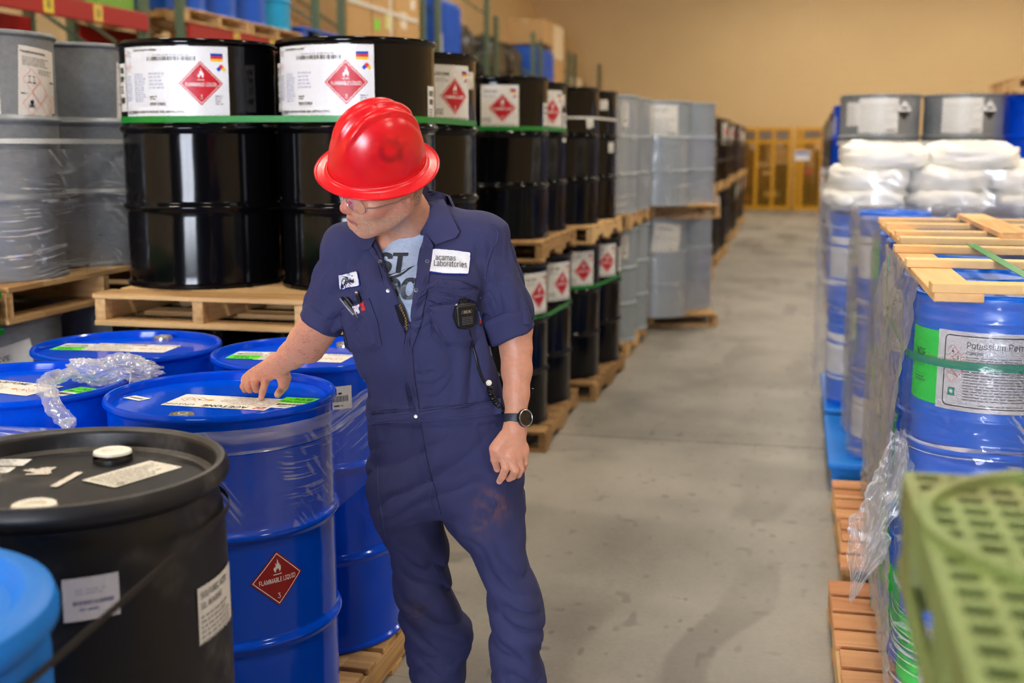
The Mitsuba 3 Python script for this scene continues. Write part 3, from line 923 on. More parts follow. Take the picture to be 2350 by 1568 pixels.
# pale grey wrapped stacks ----------------------------------------------------
SE = [(-1.479, 9.15), (-1.46, 9.75), (-2.08, 9.15)]
SF = [(-1.198, 10.45), (-1.775, 10.63), (-1.02, 11.03)]
SFl = [(-1.215, 10.72), (-1.795, 10.89), (-1.04, 11.30)]
for tier, z0 in ((0, PAL_H), (1, UP_Z)):
    tn = ['lower', 'upper'][tier]
    for i, (x, y) in enumerate(SE):
        add_drum('pale', 0, x, y + (.1 if tier == 0 else 0), z0, [f'{tn} pale grey drum wrapped in film directly after the black drums', f'{tn} pale grey drum behind the first wrapped one', f'{tn} pale grey drum on the left of the first wrapped stack'][i], f'{tn} pale grey drums of the first wrapped stack', [('tag', -40, .74)] if i == 0 else (), bungs=False)
    for i, (x, y) in enumerate(SF if tier else SFl):
        add_drum('pale', 0, x, y, z0, [f'{tn} pale grey drum with a large white label standing out into the aisle', f'{tn} pale grey drum left of the one standing out into the aisle', f'{tn} pale grey drum behind the one standing out into the aisle'][i], f'{tn} pale grey drums of the second wrapped stack', [('plain', -70 if tier else -62, .72 if tier else .7, 0 if tier else -6)] if i == 0 else (), bungs=False)
add_pallet('std', -1.80, 9.5, TOPDECK, 'yellow wood pallet between the tiers of the first pale grey stack')
add_pallet('std', -1.82, 9.6, 0, 'wooden pallet on the floor under the first pale grey stack')
add_pallet('std', -1.38, 10.95, TOPDECK, 'wooden pallet between the tiers of the pale grey stack in the aisle', rz=17)
add_pallet('std', -1.38, 11.25, 0, 'wooden pallet on the floor under the pale grey stack in the aisle', rz=15)

# the long far row -----------------------------------------------------------
ORD = ['nearest', 'second', 'third', 'fourth', 'fifth', 'sixth', 'seventh', 'eighth', 'ninth', 'tenth', 'eleventh', 'twelfth', 'thirteenth', 'fourteenth', 'fifteenth', 'sixteenth', 'seventeenth', 'eighteenth', 'nineteenth', 'twentieth', 'twenty-first', 'twenty-second', 'twenty-third', 'farthest']
for p in range(12):
    cy = 13.1 + p * 1.3
    dx = 0.05 * math.sin(p * 2.1) - .012 * p
    for tier, z0 in ((0, 0.0), (1, TOPDECK)):
        single('wooden_pallet', at(FAR_PALLET, xf(-1.58 + dx, cy, z0)), f'{ORD[p] if p < 11 else "farthest"} wooden pallet under the {["lower", "upper"][tier]} tier of the long far black row', 'pallet', 'pallets of the far black row')
        for j in (0, 1):
            n = p * 2 + j
            add_drum('black', 0, -1.29 + dx, cy - .3 + j * .6, z0 + PAL_H, f'{["lower", "upper"][tier]} black drum of the long far row, {ORD[n]} as counted from the pale wrapped drums', f'{["lower", "upper"][tier]} black drums of the far row',
                     ([('mid', -20, .725)] if (n * 7 + tier) % 5 == 2 else []) + ([('plain', -40, .66)] if (n * 3 + tier) % 4 == 1 else []) + ([('chip', 5, .74), ('tag', -75, .7)] if n % 3 == 0 else []), bungs=False)

# ------------------------------------------------------------------ grey galvanised drums at the far left
GP = .13
GL_ = [(-2.945, 3.86), (-2.945, 4.46), (-3.55, 3.86), (-3.55, 4.46)]
for i, (x, y) in enumerate(GL_):
    add_drum('grey', 1 if i < 2 else 0, x, y, GP * 2 + DRUM_H, ['galvanised grey drum at the left edge with a tilted paper label of red diamonds', 'galvanised grey drum next to the black drums, its label partly behind them', 'galvanised grey drum beyond the left edge, front of its stack', 'galvanised grey drum beyond the left edge, back of its stack'][i], 'galvanised drums of the wrapped upper stack', {0: [('ghs', -2, .70, -4), ('plain', -62, .72)], 1: [('ghs', 2, .68, -3)]}.get(i, ()), bungs=False)
    add_drum('grey', 1 if i < 2 else 0, x, y - (.0 if i % 2 else .06), GP, ['lower grey drum with a large crooked paper sheet, behind the blue drums', 'lower grey drum deep under the left wooden pallet', 'lower grey drum beyond the left edge, front', 'lower grey drum beyond the left edge, back'][i], 'lower grey drums at the left', {0: [('plain', -38, .66, 12)]}.get(i, ()), bungs=False)
KIT_G = pallet_kit(1.24, 1.24, 7, 3, 'wood_y', 'wood_x', False, H=GP, t=.02, nbot=3, seed=9)
for z, lb in ((GP + DRUM_H, 'wooden pallet with stamped blocks under the wrapped grey drums at the left'), (0, 'wooden floor pallet under the lower grey drums at the left')):
    k = thing('wooden_pallet', lb, 'pallet')
    for nme, sh in KIT_G:
        part(k, nme, at(sh, xf(-3.25, 4.16, z, 90)))
single('strapping_band', mikit.ply(band([(x, y, DRUM_R + .012) for x, y in GL_], GP * 2 + DRUM_H + .5, .018), 'strap_white', 30), 'white woven strap round the grey drums at the left edge', 'strap')
# green plastic pallet resting on a grey drum in front of them
k = thing('plastic_pallet', 'green plastic pallet whose ribbed corner shows at the left edge', 'pallet')
gx0, gx1, gy0, gy1, gz = -3.7, -2.63, 2.75, 3.52, .986
part(k, 'deck', mikit.ply(box(gx0, gx1, gy0, gy1, gz + .125, gz + .155, .006), 'green_plastic'))
part(k, 'skirt', mikit.ply(cat([box(gx0 + .02, gx1 - .02, gy0 + .02, gy1 - .02, gz + .02, gz + .125)] + [box(x, x + .012, gy0 + .004, gy1 - .004, gz + .02, gz + .125) for x in np.linspace(gx0 + .02, gx1 - .032, 9)] + [box(gx1 - .02, gx1 - .004, y, y + .012, gz + .02, gz + .125) for y in np.linspace(gy0 + .02, gy1 - .032, 7)]), 'green_plastic'))
part(k, 'foot', mikit.ply(box(gx0, gx1, gy0, gy1, gz, gz + .022, .004), 'green_plastic'))
for i, (x, y) in enumerate(((-2.95, 3.19), (-3.56, 3.19))):
    add_drum('grey', 0, x, y, gz - DRUM_H - .001, ['grey drum carrying the green plastic pallet, near the left edge', 'grey drum carrying the green plastic pallet, beyond the left edge'][i], 'grey drums under the green pallet', bungs=False)
single('wooden_pallet', at(mikit.ply(cat([box(-.6, .6, -.35 + i * .125, -.35 + i * .125 + .1, .08, .1) for i in range(6)] + [box(x - .02, x + .02, -.35, .33, 0, .08) for x in (-.5, 0, .5)]), 'wood_x'), xf(-3.25, 3.2, 0)), 'low wooden pallet under the grey drums that carry the green pallet', 'pallet')
# ------------------------------------------------------------------ right side: small blue kegs in three layers, lattices on top
KEG_R, KEG_H = .186, .385


def keg_meshes():
    R = KEG_R
    p = [(0, .008), (R - .02, .008), (R - .012, 0), (R - .004, .002), (R - .002, .012), (R - .004, .03), (R, .055)] + hoop(.075, .01, .004, R, 5) + [(R, .12), (R, .25)] + hoop(.318, .01, .004, R, 5) + [(R, .335), (R - .003, .352), (R - .008, .36)]
    body = lathe(p, 64)
    lid = lathe([(R - .009, .352), (R + .001, .356), (R + .005, .364), (R + .004, .376), (R - .003, .383), (R - .012, .3845), (R - .02, .380), (R - .024, .372), (R - .06, .371), (R - .07, .374), (0, .374)][::1], 64)
    lid.invert()
    return mikit.ply(body, 'keg_blue', 40), mikit.ply(lid, 'keg_blue', 40)


KEG = keg_meshes()


def keg_label():
    a = Art()
    W = .155
    a.grid(-W - .15, -.092, -W, .092, (24, 214, 60))
    a.grid(-W, -.098, W, .098, (222, 222, 230))
    fr = sbox(-W + .02, -.088, W - .012, .088).buffer(-.012).buffer(.012, quad_segs=5)
    a.poly(fr.difference(fr.buffer(-.0022)), INK, 1)
    a.text('Potassium Permanganate', -W + .075, .058, .0155, (60, 60, 66), 1, False, .86)
    a.text('Danger', -W + .075, .043, .0085, (60, 60, 66), 1)
    a.text('UN1490', W - .062, .058, .0145, (50, 50, 58), 1, True, .85)
    a.lines(-W + .075, .012, W - .05, .04, 5, (120, 118, 124), seed=3, fill=.4)
    a.lines(-W + .072, -.07, W - .03, .006, 11, (110, 108, 114), seed=4, fill=.4)
    a.lines(-W + .11, -.082, W - .07, -.076, 1, (110, 108, 114), seed=5)
    for cx, cy, s in ((-W + .042, .048, 'flame'), (-W + .042, .016, 'flame'), (-W + .056, .032, 'mark'), (-W + .056, .0, None), (-W + .042, -.014, None)):
        small_diamond(a, cx, cy, .016, s, .05)
    a.poly(sbox(-W + .034, -.062, -W + .052, -.042).difference(Point(-W + .043, -.052).buffer(.005, quad_segs=4)), (20, 130, 110), 1)
    c = Point(-W - .068, .03).buffer(.035, quad_segs=10)
    a.poly(c.difference(c.buffer(-.0012)), (10, 100, 30), 1)
    a.text('NSF', -W - .068, .02, .02, (8, 84, 30), 1, True, .9, True)
    a.poly(sbox(-W - .095, -.045, -W - .035, -.025).difference(sbox(-W - .094, -.044, -W - .036, -.026)), (10, 110, 40), 1)
    a.lines(-W - .09, -.042, -W - .04, -.028, 2, (10, 100, 40), seed=6)
    a.grid(W, -.092, W + .15, .092, (24, 214, 60))
    return a


KLAB = keg_label().build(on_cyl(KEG_R + .0006, 0, 0))


def add_keg(x, y, z, ang, label, group):
    k = thing('chemical_keg', label, 'keg', group)
    M = xf(x, y, z)
    part(k, 'body', at(KEG[0], M)); part(k, 'lid', at(KEG[1], M))
    part(k, 'wrap_label', at(KLAB, M @ xf(0, 0, .198, ang)))
    return k


KX, KY1, KY2 = [.500, .878, 1.256], [3.17, 3.55, 3.93], [4.45, 4.83, 5.21]
rows = ['front', 'middle', 'back']
cols = ['by the aisle', 'in the middle', 'away from the aisle']
lay = ['bottom', 'middle', 'top']
for L in range(3):
    for j in range(3):
        for i in range(3):
            if L == 2 or j == 0 or i == 0:
                ang = -92 if (i, j) == (0, 0) else [-100, -60, -150, 120, -175, 80][(i * 2 + j * 3 + L) % 6]
                lb = {(0, 0, 2): 'blue keg with the readable potassium permanganate label under the corner of the wooden lattice', (0, 0, 0): 'blue keg at the bottom near the aisle, label cut by the green plastic pallet'}.get((i, j, L), f'blue keg, {lay[L]} layer of the near wrapped load, {rows[j]} row, {cols[i]}')
                add_keg(KX[i], KY1[j], .12 + KEG_H * L, ang, lb, 'kegs of the near wrapped load')
for L in range(3):
    for j in range(3):
        for i in range(3):
            if L == 2 or i == 0:
                add_keg(KX[i] + .04, KY2[j], .12 + KEG_H * L, [-150, 100, -175, 170, 60, -120][(i + j * 2 + L * 3) % 6], f'blue keg, {lay[L]} layer of the second wrapped load, {rows[j]} row, {cols[i]}', 'kegs of the second wrapped load')
PALLET['keg'] = pallet_kit(1.26, 1.16, 8, 3, 'wood_red_x', 'wood_y', True, H=.12, nbot=4, seed=12)
add_pallet('keg', .80, 3.56, 0, 'reddish pallet under the near wrapped kegs, board ends showing along the aisle', 'pallets under the wrapped kegs', rz=.6)
add_pallet('keg', .845, 4.87, 0, 'reddish pallet under the second wrapped kegs, farther up the aisle', 'pallets under the wrapped kegs', rz=.4)


def lattice(label, xs_, ys_, z, x0, x1, y0, y1, cross, seed):
    k = thing('wooden_lattice', label, 'wooden frame')
    r = np.random.default_rng(seed)
    for x in xs_:
        part(k, 'board', mikit.ply(box(x - .055, x + .055, y0, y1, z, z + .02, .002), 'wood_new_y'))
    for y in ys_:
        m = box(x0 + r.uniform(-.008, .008), x1, y - .034, y + .034, z + .02, z + .043, .002)
        m.apply_transform(trimesh.transformations.rotation_matrix(r.uniform(-.008, .008), [0, 0, 1], [x0, y, z]))
        part(k, 'cross_board', mikit.ply(m, 'wood_new_x'))
    for x, w, ya, yb in cross:
        part(k, 'top_board', mikit.ply(box(x - w / 2, x + w / 2, ya, yb, z + .043, z + .064, .002), 'wood_new_y'))
    return k


ZT = .12 + 3 * KEG_H
lattice('pale wooden lattice lying on the near wrapped kegs, a green strap across it', [.372, 1.36], [2.885, 3.47, 3.93], ZT + .001, .312, 1.42, 2.85, 3.97, (), 1)
lattice('pale wooden lattice on the second wrapped kegs, just before the white bags', [.42, 1.40], [4.30, 4.62, 5.06, 5.40], ZT + .001, .36, 1.46, 4.26, 5.44, ((.735, .11, 4.28, 5.42),), 2)
single('strapping_band', mikit.ply(box(.533, .561, 2.86, 3.985, ZT + .0455, ZT + .047), 'strap_green'), 'dull green strap lying across the boards of the near wooden lattice', 'strap')
P = spline([(.33, 2.99, ZT + .0225), (.36, 3.0, ZT + .03), (.47, 3.005, ZT + .024), (.9, 3.01, ZT + .012), (1.4, 3.02, ZT + .02)], 40)
single('strapping_band', mikit.ply(cat([tube(P + [0, d, 0], .0012, 5) for d in (-.005, -.0025, 0, .0025, .005)]), 'strap_green', 40), 'thin bright green strap loop over the front corner of the near lattice', 'strap')
K1 = [(x, y, KEG_R + .006) for x in (KX[0], KX[2]) for y in (KY1[0], KY1[2])]
K2 = [(x + .04, y, KEG_R + .006) for x in (KX[0], KX[2]) for y in (KY2[0], KY2[2])]
for i, z in enumerate((.12 + KEG_H * 2 + .215, .12 + .205)):
    single('strapping_band', mikit.ply(band(K1, z, .019, .0012, 300, .012 if i == 0 else .008), 'strap_teal', 30), ['teal strap across the readable label of the top blue keg', 'teal strap round the bottom layer of the near kegs'][i], 'strap')
for x, y, lb in ((.672, 2.968, 'upright teal strap down the front of the near kegs at the right edge'), (.292, 3.9, 'upright teal strap down the aisle side of the near kegs')):
    m = box(x - .009, x + .009, y - .001, y + .001, .13, ZT + .01) if 'front' in lb else box(x - .001, x + .001, y - .009, y + .009, .13, ZT + .01)
    single('strapping_band', mikit.ply(m, 'strap_teal'), lb, 'strap')

# loads on bright blue plastic pallets: more kegs, then taller drums with white bags on top
def plastic_pallet(x0, x1, y0, y1, z0, label, bs='bright_blue'):
    k = thing('plastic_pallet', label, 'pallet')
    part(k, 'deck', mikit.ply(box(x0, x1, y0, y1, z0 + .11, z0 + .14, .006), bs))
    for x in (x0 + .02, (x0 + x1) / 2 - .07, x1 - .16):
        for y in (y0 + .02, (y0 + y1) / 2 - .07, y1 - .16):
            part(k, 'foot', mikit.ply(box(x, x + .14, y, y + .14, z0, z0 + .11, .006), bs))
    return k


plastic_pallet(.20, 1.4, 5.66, 6.72, 0, 'bright blue plastic pallet under the third load, corner at the floor')
plastic_pallet(.205, 1.4, 6.85, 8.0, 0, 'bright blue plastic pallet under the drums that carry the white bags')
for L in range(3):
    for j, y in enumerate((5.90, 6.45)):
        add_keg(.495, y, .14 + KEG_H * L, [-160, 95, 178][(j + L) % 3], f'blue keg in the third wrapped load, {lay[L]} layer, {["nearer", "farther"][j]} one', 'kegs of the third load')


def bigkeg():
    R, H = .25, .55
    p = [(0, .01), (R - .02, .01), (R - .008, 0), (R - .002, .02), (R, .05)] + hoop(.18, .012, .006, R, 5) + hoop(.37, .012, .006, R, 5) + [(R, .49), (R - .004, .51), (R + .005, .522), (R + .006, .54), (R - .002, .549), (R - .02, .545), (R - .03, .535), (0, .535)]
    return mikit.ply(lathe(p, 56), 'keg_blue', 40)


BK = bigkeg()
a = Art()
a.grid(-.2, -.13, .2, .13, (226, 226, 230)); a.lines(-.17, -.11, .17, .05, 9, (150, 150, 158), seed=4); a.text('OXIDIZER', -.17, .08, .025, (120, 120, 126), 1, True)
BKL = a.build(on_cyl(.2505, 0, 0))
for L in range(2):
    for i, (x, y) in enumerate(((.465, 7.12), (.475, 7.68), (1.02, 7.12))):
        k = thing('plastic_drum', f'blue banded drum under the white bags, {["lower", "upper"][L]} tier, {["nearest the aisle", "behind the nearest", "away from the aisle"][i]}', 'drum', 'drums under the white bags')
        part(k, 'body', at(BK, xf(x, y, .14 + .555 * L)))
        part(k, 'band_label', at(BKL, xf(x, y, .14 + .555 * L + .29, -150 + 25 * i)))
for L, (n, x0, x1) in enumerate(((3, .18, 1.5), (3, .2, 1.48), (2, .26, 1.2))):
    for i in range(n):
        w = (x1 - x0) / n
        m = trimesh.creation.icosphere(4)
        V = m.vertices
        V = np.sign(V) * np.abs(V) ** np.array([.55, .6, .75])
        V = V * [w * .53, .60 - .03 * L, .085]
        V = V + m.vertices * (meshkit.fbm(m.vertices * 2.3 + L * 7 + i * 3, 4, 5)[:, None] - .5) * np.array([.06, .05, .09])
        mm = mesh(V + [x0 + w * (i + .5), 7.42, 1.255 + .072 + L * .118], m.faces)
        single('white_bag', mikit.ply(mm, 'bag_white', True), f'plump white bag on top of the blue drums, {["bottom", "middle", "top"][L]} layer, {ORD[i].replace("nearest", "first")} from the aisle', 'bag', 'white bags piled on the third pallet')

# grey drums on the second tier beyond the bags ----------------------------------
def corr_label(small):
    a = Art()
    if small:
        a.grid(-.062, -.085, .062, .085, (226, 224, 218)); a.lines(-.05, -.07, .05, .07, 7, (190, 186, 180), seed=3)
    else:
        a.grid(-.145, -.125, .145, .125, (228, 226, 220)); a.lines(-.13, -.11, .13, .09, 9, (196, 192, 186), seed=4); a.rect(.06, -.115, .13, -.10, (150, 146, 142))
    return a


LABEL['corr'] = corr_label(False); LABEL['corr_small'] = corr_label(True)
a = Art()
dia = lambda h: Polygon([(-h, 0), (0, -h), (h, 0), (0, h)])
a.poly(dia(.075), (236, 236, 236), 0); a.poly(dia(.075).intersection(sbox(-.1, -.1, .1, -.012)), INK, 1); a.poly(dia(.075).difference(dia(.070)), INK, 1); a.rect(-.025, .005, .025, .02, INK, 1)
LABEL['class8'] = a
RG = [(.600, 9.48), (1.196, 9.55), (.61, 10.09)]
for i, (x, y) in enumerate(RG):
    for t, z0 in enumerate((PAL_H, UP_Z)):
        add_drum('grey', 0, x, y, z0, f'grey drum behind the white bags, {["lower", "upper"][t]} tier, {["left one with two paper labels", "right one with one large paper label", "back one"][i]}', 'grey drums behind the white bags',
                 ([('corr_small', -138, .74), ('corr', -97, .73), ('class8', -58, .77)] if i == 0 else [('corr', -98, .73), ('class8', -58, .77)] if i == 1 else ()), bungs=False)
for t, z0 in enumerate((PAL_H, UP_Z)):
    add_drum('blue', 1, 1.79, 9.70, z0, ['blue drum at the right edge behind the white bags, lower tier', 'deep blue drum at the right edge behind the white bags, upper tier'][t], 'blue drums at the right edge', bungs=False)
for z, lb in ((0, 'floor pallet under the grey drums behind the white bags'), (TOPDECK, 'upper pallet under the grey drums behind the white bags')):
    add_pallet('std', .91, 9.8, z, lb)
for z, lb in ((0, 'floor pallet under the blue drums at the right edge'), (TOPDECK, 'upper pallet under the blue drum at the right edge')):
    add_pallet('std', 2.14, 9.95, z, lb)
single('wooden_pallet', at(FAR_PALLET, xf(2.1, 9.95, UP_Z + DRUM_H)), 'wooden pallet lying on top of the blue drum at the right edge', 'pallet')
add_drum('grey', 0, 2.4, 9.7, UP_Z, 'grey drum beyond the right edge next to the deep blue one', 'blue drums at the right edge', bungs=False)
add_drum('grey', 0, 2.4, 9.7, PAL_H, 'lower grey drum beyond the right edge next to the blue one', 'blue drums at the right edge', bungs=False)
single('strapping_band', mikit.ply(band([(x, y, DRUM_R + .012) for x, y in RG], UP_Z + .53, .03), 'strap_white', 30), 'white band of film round the grey drums behind the white bags', 'strap')
kinds = ['blue', 'black', 'grey', 'black', 'rack', 'black', 'grey', 'black']
for p in range(8):
    cy, xx = 12.2 + p * 2.2, .62 + .03 * p
    for t, z0 in enumerate((0.0, TOPDECK)):
        single('wooden_pallet', at(FAR_PALLET, xf(xx + .32, cy, z0)), f'far pallet in the right-hand row, {["lower", "upper"][t]} tier, {ORD[p]} beyond the grey drums', 'pallet', 'far pallets of the right row')
        for j in (0, 1):
            kd = kinds[(p + (t and p > 3)) % 8]
            add_drum(kd, 1 if kd == 'blue' else 0, xx, cy - .3 + .6 * j, z0 + PAL_H, f'{dict(blue="dark blue", black="black", grey="grey", rack="blue")[kd]} far drum in the right-hand row, {["lower", "upper"][t]} tier, {ORD[p * 2 + j]} beyond the grey drums', 'far drums of the right row', [('tag', -170, .7)] if j == 0 else (), bungs=False)

# ------------------------------------------------------------------ green plastic pallet in the near right corner, with its square holes
gx0, gy1, gz1, gth = .138, 1.455, 1.243, .135
GX1, GY0 = 1.15, .42


def grid_deck():
    outer = sbox(gx0, GY0, GX1, gy1).buffer(-.02).buffer(.02, quad_segs=4)
    holes = []
    C0 = (gx0 + .219, gy1 - .20)
    for i in range(26):
        for j in range(24):
            x, y = gx0 + .013 + i * .0375, gy1 - .012 - j * .0415
            if x + .03 > GX1 - .01 or y - .03 < GY0 + .01:
                continue
            h = sbox(x, y - .025, x + .0265, y).buffer(-.005).buffer(.005, quad_segs=3)
            h = h.difference(Point(*C0).buffer(.223, quad_segs=24).difference(Point(*C0).buffer(.203, quad_segs=24)))
            for q in getattr(h, 'geoms', [h]):
                if q.area > 1.6e-4:
                    holes.append(q.buffer(-.0015).buffer(.0015, quad_segs=2))
    return outer.difference(shapely.union_all(holes)), C0


deckp, C0 = grid_deck()
mat('olive_plastic', principled(proc(lambda p, n, uv: mi.Color3f(0.215, 0.285, 0.085) * (0.8 + 0.4 * fbm(p.x * 14, p.y * 14, p.z * 14, 3)) * (1 - 0.35 * smoothstep(.55, .75, fbm(p.x * 5, p.y * 5, p.z * 5 + 3, 3))) + mi.Color3f(0.05, 0.022, 0.01) * smoothstep(.5, .7, fbm(p.x * 5, p.y * 5, p.z * 5 + 3, 3))), .55, spec=.4))
mat('deep_green_plastic', principled((14, 92, 22), .5, spec=.4))
k = thing('plastic_pallet', 'blurred olive green plastic pallet with rounded square holes in the near right corner', 'pallet')
part(k, 'deck', mikit.ply(prism(deckp, .022, gz1 - .022), 'olive_plastic', 35))
ring = Point(*C0).buffer(.220, quad_segs=40).difference(Point(*C0).buffer(.206, quad_segs=40)).intersection(sbox(gx0, GY0, GX1, gy1))
part(k, 'ring_rib', mikit.ply(prism(ring, .012, gz1 - .002), 'olive_plastic', 35))
part(k, 'inner_ribs', mikit.ply(cat([box(gx0 + .0415 + i * .0375, gx0 + .0475 + i * .0375, GY0 + .02, gy1 - .02, gz1 - .075, gz1 - .022) for i in range(25)] + [box(gx0 + .02, GX1 - .02, gy1 - .0415 * (j + 1) - .006, gy1 - .0415 * (j + 1), gz1 - .075, gz1 - .022) for j in range(22)]), 'deep_green_plastic'))
part(k, 'floor_web', mikit.ply(box(gx0 + .02, GX1 - .02, GY0 + .02, gy1 - .02, gz1 - .082, gz1 - .075), 'deep_green_plastic'))
part(k, 'side_wall', mikit.ply(cat([box(gx0, gx0 + .012, GY0, gy1, gz1 - .05, gz1 - .01, .003), box(gx0, gx0 + .012, GY0, gy1, gz1 - gth, gz1 - gth + .03, .003)] + [box(gx0 + .002, gx0 + .03, y - .05, y + .05, gz1 - gth, gz1 - .02, .004) for y in (gy1 - .06, gy1 - .38, gy1 - .72)] + [box(gx0, GX1, gy1 - .012, gy1, gz1 - .06, gz1 - .005, .003)]), 'olive_plastic'))
k2 = thing('plastic_drum', 'drum hidden under the green plastic pallet in the near right corner', 'drum')
part(k2, 'body', {**mikit.ply(lathe([(0, 0), (.27, 0), (.285, .03), (.285, .94), (.275, .975), (.25, .978), (0, .978)], 48), 'bright_blue', 40), 'to_world': xf(.74, .93, .12)})
add_pallet('old', .86, .95, 0, 'wooden floor pallet below the green plastic pallet')

# ------------------------------------------------------------------ yellow wire cages at the end of the aisle
def cage(x0, x1, y, h, label, posts, seed):
    k = thing('wire_cage', label, 'cage')
    for x in posts:
        part(k, 'post', mikit.ply(box(x - .045, x + .045, y - .03, y + .03, 0, h, .006), 'cage_yellow'))
    for z in (.06, h - .35, h - .04):
        part(k, 'rail', mikit.ply(box(x0, x1, y - .025, y + .025, z - .045, z + .045, .006), 'cage_yellow'))
    part(k, 'wire_mesh', mikit.ply(cat([box(x - .003, x + .003, y - .004, y + .004, .05, h - .05) for x in np.arange(x0 + .05, x1, .06)] + [box(x0, x1, y - .004, y + .004, z - .003, z + .003) for z in np.arange(.12, h - .05, .06)]), 'cage_yellow'), kind='stuff')
    part(k, 'back_frame', mikit.ply(cat([box(x0, x0 + .05, y + .9, y + .95, 0, h), box(x1 - .05, x1, y + .9, y + .95, 0, h), box(x0, x1, y + .9, y + .95, h - .08, h)]), 'cage_yellow'))
    return k


cage(-1.45, -.13, 30.9, 2.06, 'yellow wire cage at the end of the aisle, left one', (-1.40, -1.0, -.585, -.17), 1)
cage(-.06, .95, 30.9, 2.06, 'yellow wire cage at the end of the aisle, right one', (-.02, .11, .60, .9), 2)
mat('carton_brown', principled((96, 62, 30), .8, spec=.2))
mat('carton_dark', principled((52, 34, 18), .8, spec=.2))


def carton(x0, x1, y0, y1, z0, z1, bs, label, group=None, tape=True, sticker=None):
    k = thing('cardboard_box', label, 'box', group)
    part(k, 'carton', mikit.ply(box(x0, x1, y0, y1, z0, z1, .006), bs))
    if tape:
        part(k, 'tape', mikit.ply(cat([box((x0 + x1) / 2 - .03, (x0 + x1) / 2 + .03, y0 - .001, y1 + .001, z1 - .06, z1 + .001)]), 'cardboard_pale'))
    for (px_, pz_, w, h, c) in sticker or ():
        a = Art(.3)
        a.rect(-w / 2, -h / 2, w / 2, h / 2, c, 0)
        part(k, 'sticker', a.build(lambda x, y, d, q=(px_, pz_): np.stack([q[0] + x, np.full_like(x, y0 - .001) - d, q[1] + y], 1)))
    return k


WH, YE, LG = (230, 226, 220), (224, 190, 80), (120, 220, 50)
cg = 'goods stacked inside the yellow cages'
r_ = np.random.default_rng(3)
spots = [(-1.42, -.95, 0, .62, 'carton_dark'), (-.93, -.2, 0, .55, 'carton_dark'), (-1.42, -1.02, .62, 1.2, 'carton_brown'), (-.98, -.55, .55, 1.08, 'carton_brown'), (-.53, -.18, .55, 1.15, 'carton_dark'), (-1.3, -.75, 1.2, 1.75, 'carton_brown'), (-.72, -.2, 1.15, 1.72, 'cardboard'), (-.02, .42, 0, .7, 'carton_dark'), (.44, .9, 0, .8, 'carton_dark'), (.0, .4, .7, 1.1, 'carton_brown'), (.44, .9, .8, 1.5, 'carton_brown'), (.02, .42, 1.1, 1.8, 'cardboard')]
for i, (x0, x1, z0, z1, b) in enumerate(spots):
    st = {0: [(-1.2, .3, .1, .12, (170, 70, 30))], 1: [(-.62, .4, .32, .14, (206, 170, 70)), (-.42, .4, .06, .08, (70, 130, 50))], 3: [(-.72, .93, .22, .1, (214, 176, 110))], 5: [(-1.12, 1.6, .12, .16, WH)], 6: [(-.42, 1.62, .12, .13, WH)], 9: [(.3, .98, .2, .16, (180, 60, 52))], 10: [(.6, 1.36, .14, .12, YE)]}.get(i)
    carton(x0, x1, 31.1, 31.7, z0, z1, b, f'{"pale" if b == "cardboard" else "dark" if b == "carton_dark" else "brown"} carton behind the {"left" if x0 < -.1 else "right"} cage wire, {["on the floor", "off the floor"][z0 > 0]}, {ORD[i]} from the left stack', cg, False, st)
a = Art(.3)
a.rect(-.18, -.12, .18, .12, (226, 226, 232), 0); a.rect(-.16, .02, .16, .09, (60, 80, 170), 1)
single('sign', a.build(lambda x, y, d: np.stack([.13 + x, np.full_like(x, 30.865) - d, 1.37 + y], 1)), 'white and blue sign hung on the right yellow cage', 'sign')
single('machine_top', mikit.ply(box(-1.42, -.2, 31.1, 31.65, 1.76, 1.98, .02), 'dark_wrap'), 'dark bundle on top of the cartons in the left cage', 'bundle')
single('machine_top', mikit.ply(box(.0, .9, 31.1, 31.65, 1.81, 2.0, .02), 'dark_wrap'), 'dark bundle on top of the cartons in the right cage', 'bundle')

# ------------------------------------------------------------------ pallet racks along the left wall
RXF, RXB = -5.2, -6.25
bays = [(5.2, 8.95), (9.56, 12.56), (13.33, 16.44), (17.18, 20.03), (20.67, 23.7), (24.4, 27.6), (28.3, 31.9)]
TIE = [4.6, 4.6, 4.6, 4.6, 3.85, 3.75, 3.75]
for i, (ya, yb) in enumerate(bays):
    h = TIE[i]
    k = thing('pallet_rack', f'green and red pallet rack along the left wall, {ORD[i]} bay', 'rack', 'pallet rack bays')
    for y in (ya, yb):
        for x in (RXF, RXB):
            part(k, 'post', mikit.ply(cat([box(x - .04, x + .04, y - .035, y + .035, 0, h, .004), box(x - .07, x + .07, y - .06, y + .06, 0, .012)]), 'rack_green'))
        for z in np.arange(.4, h - .7, .85):
            part(k, 'brace', mikit.ply(tube([(RXF, y, z), (RXB, y, z + .7)], .017, 6), 'rack_green', 40))
    for x in (RXF + .045, RXB + .02):
        for zb in ((2.535,) if i < 2 else (2.60,)) + ((1.1,) if i > 0 else ()):
            part(k, 'beam', mikit.ply(box(x - .025, x + .025, ya + .036, yb - .036, zb, zb + .14, .006), 'rack_red' if i < 3 else 'rack_green'))
    if i < 2:
        for yy, c in {0: ((8.19, YE), (7.576, (226, 200, 60))), 1: ((10.48, YE), (11.26, (226, 200, 60)))}[i]:
            a = Art(.3)
            a.rect(-.06, -.06, .06, .06, c, 0); a.text('8', 0, -.03, .06, (40, 34, 20), 1, True, 1, True)
            part(k, 'bin_tag', a.build(lambda x, y, d, q=yy: np.stack([np.full_like(x, RXF + .071) + d, q + x, 2.605 + y], 1)))
zs = 2.675
carton(-5.75, -5.22, 8.35, 8.86, zs, zs + .5, 'lime_green', 'lime green crate on the red beam of the nearest rack', tape=False)
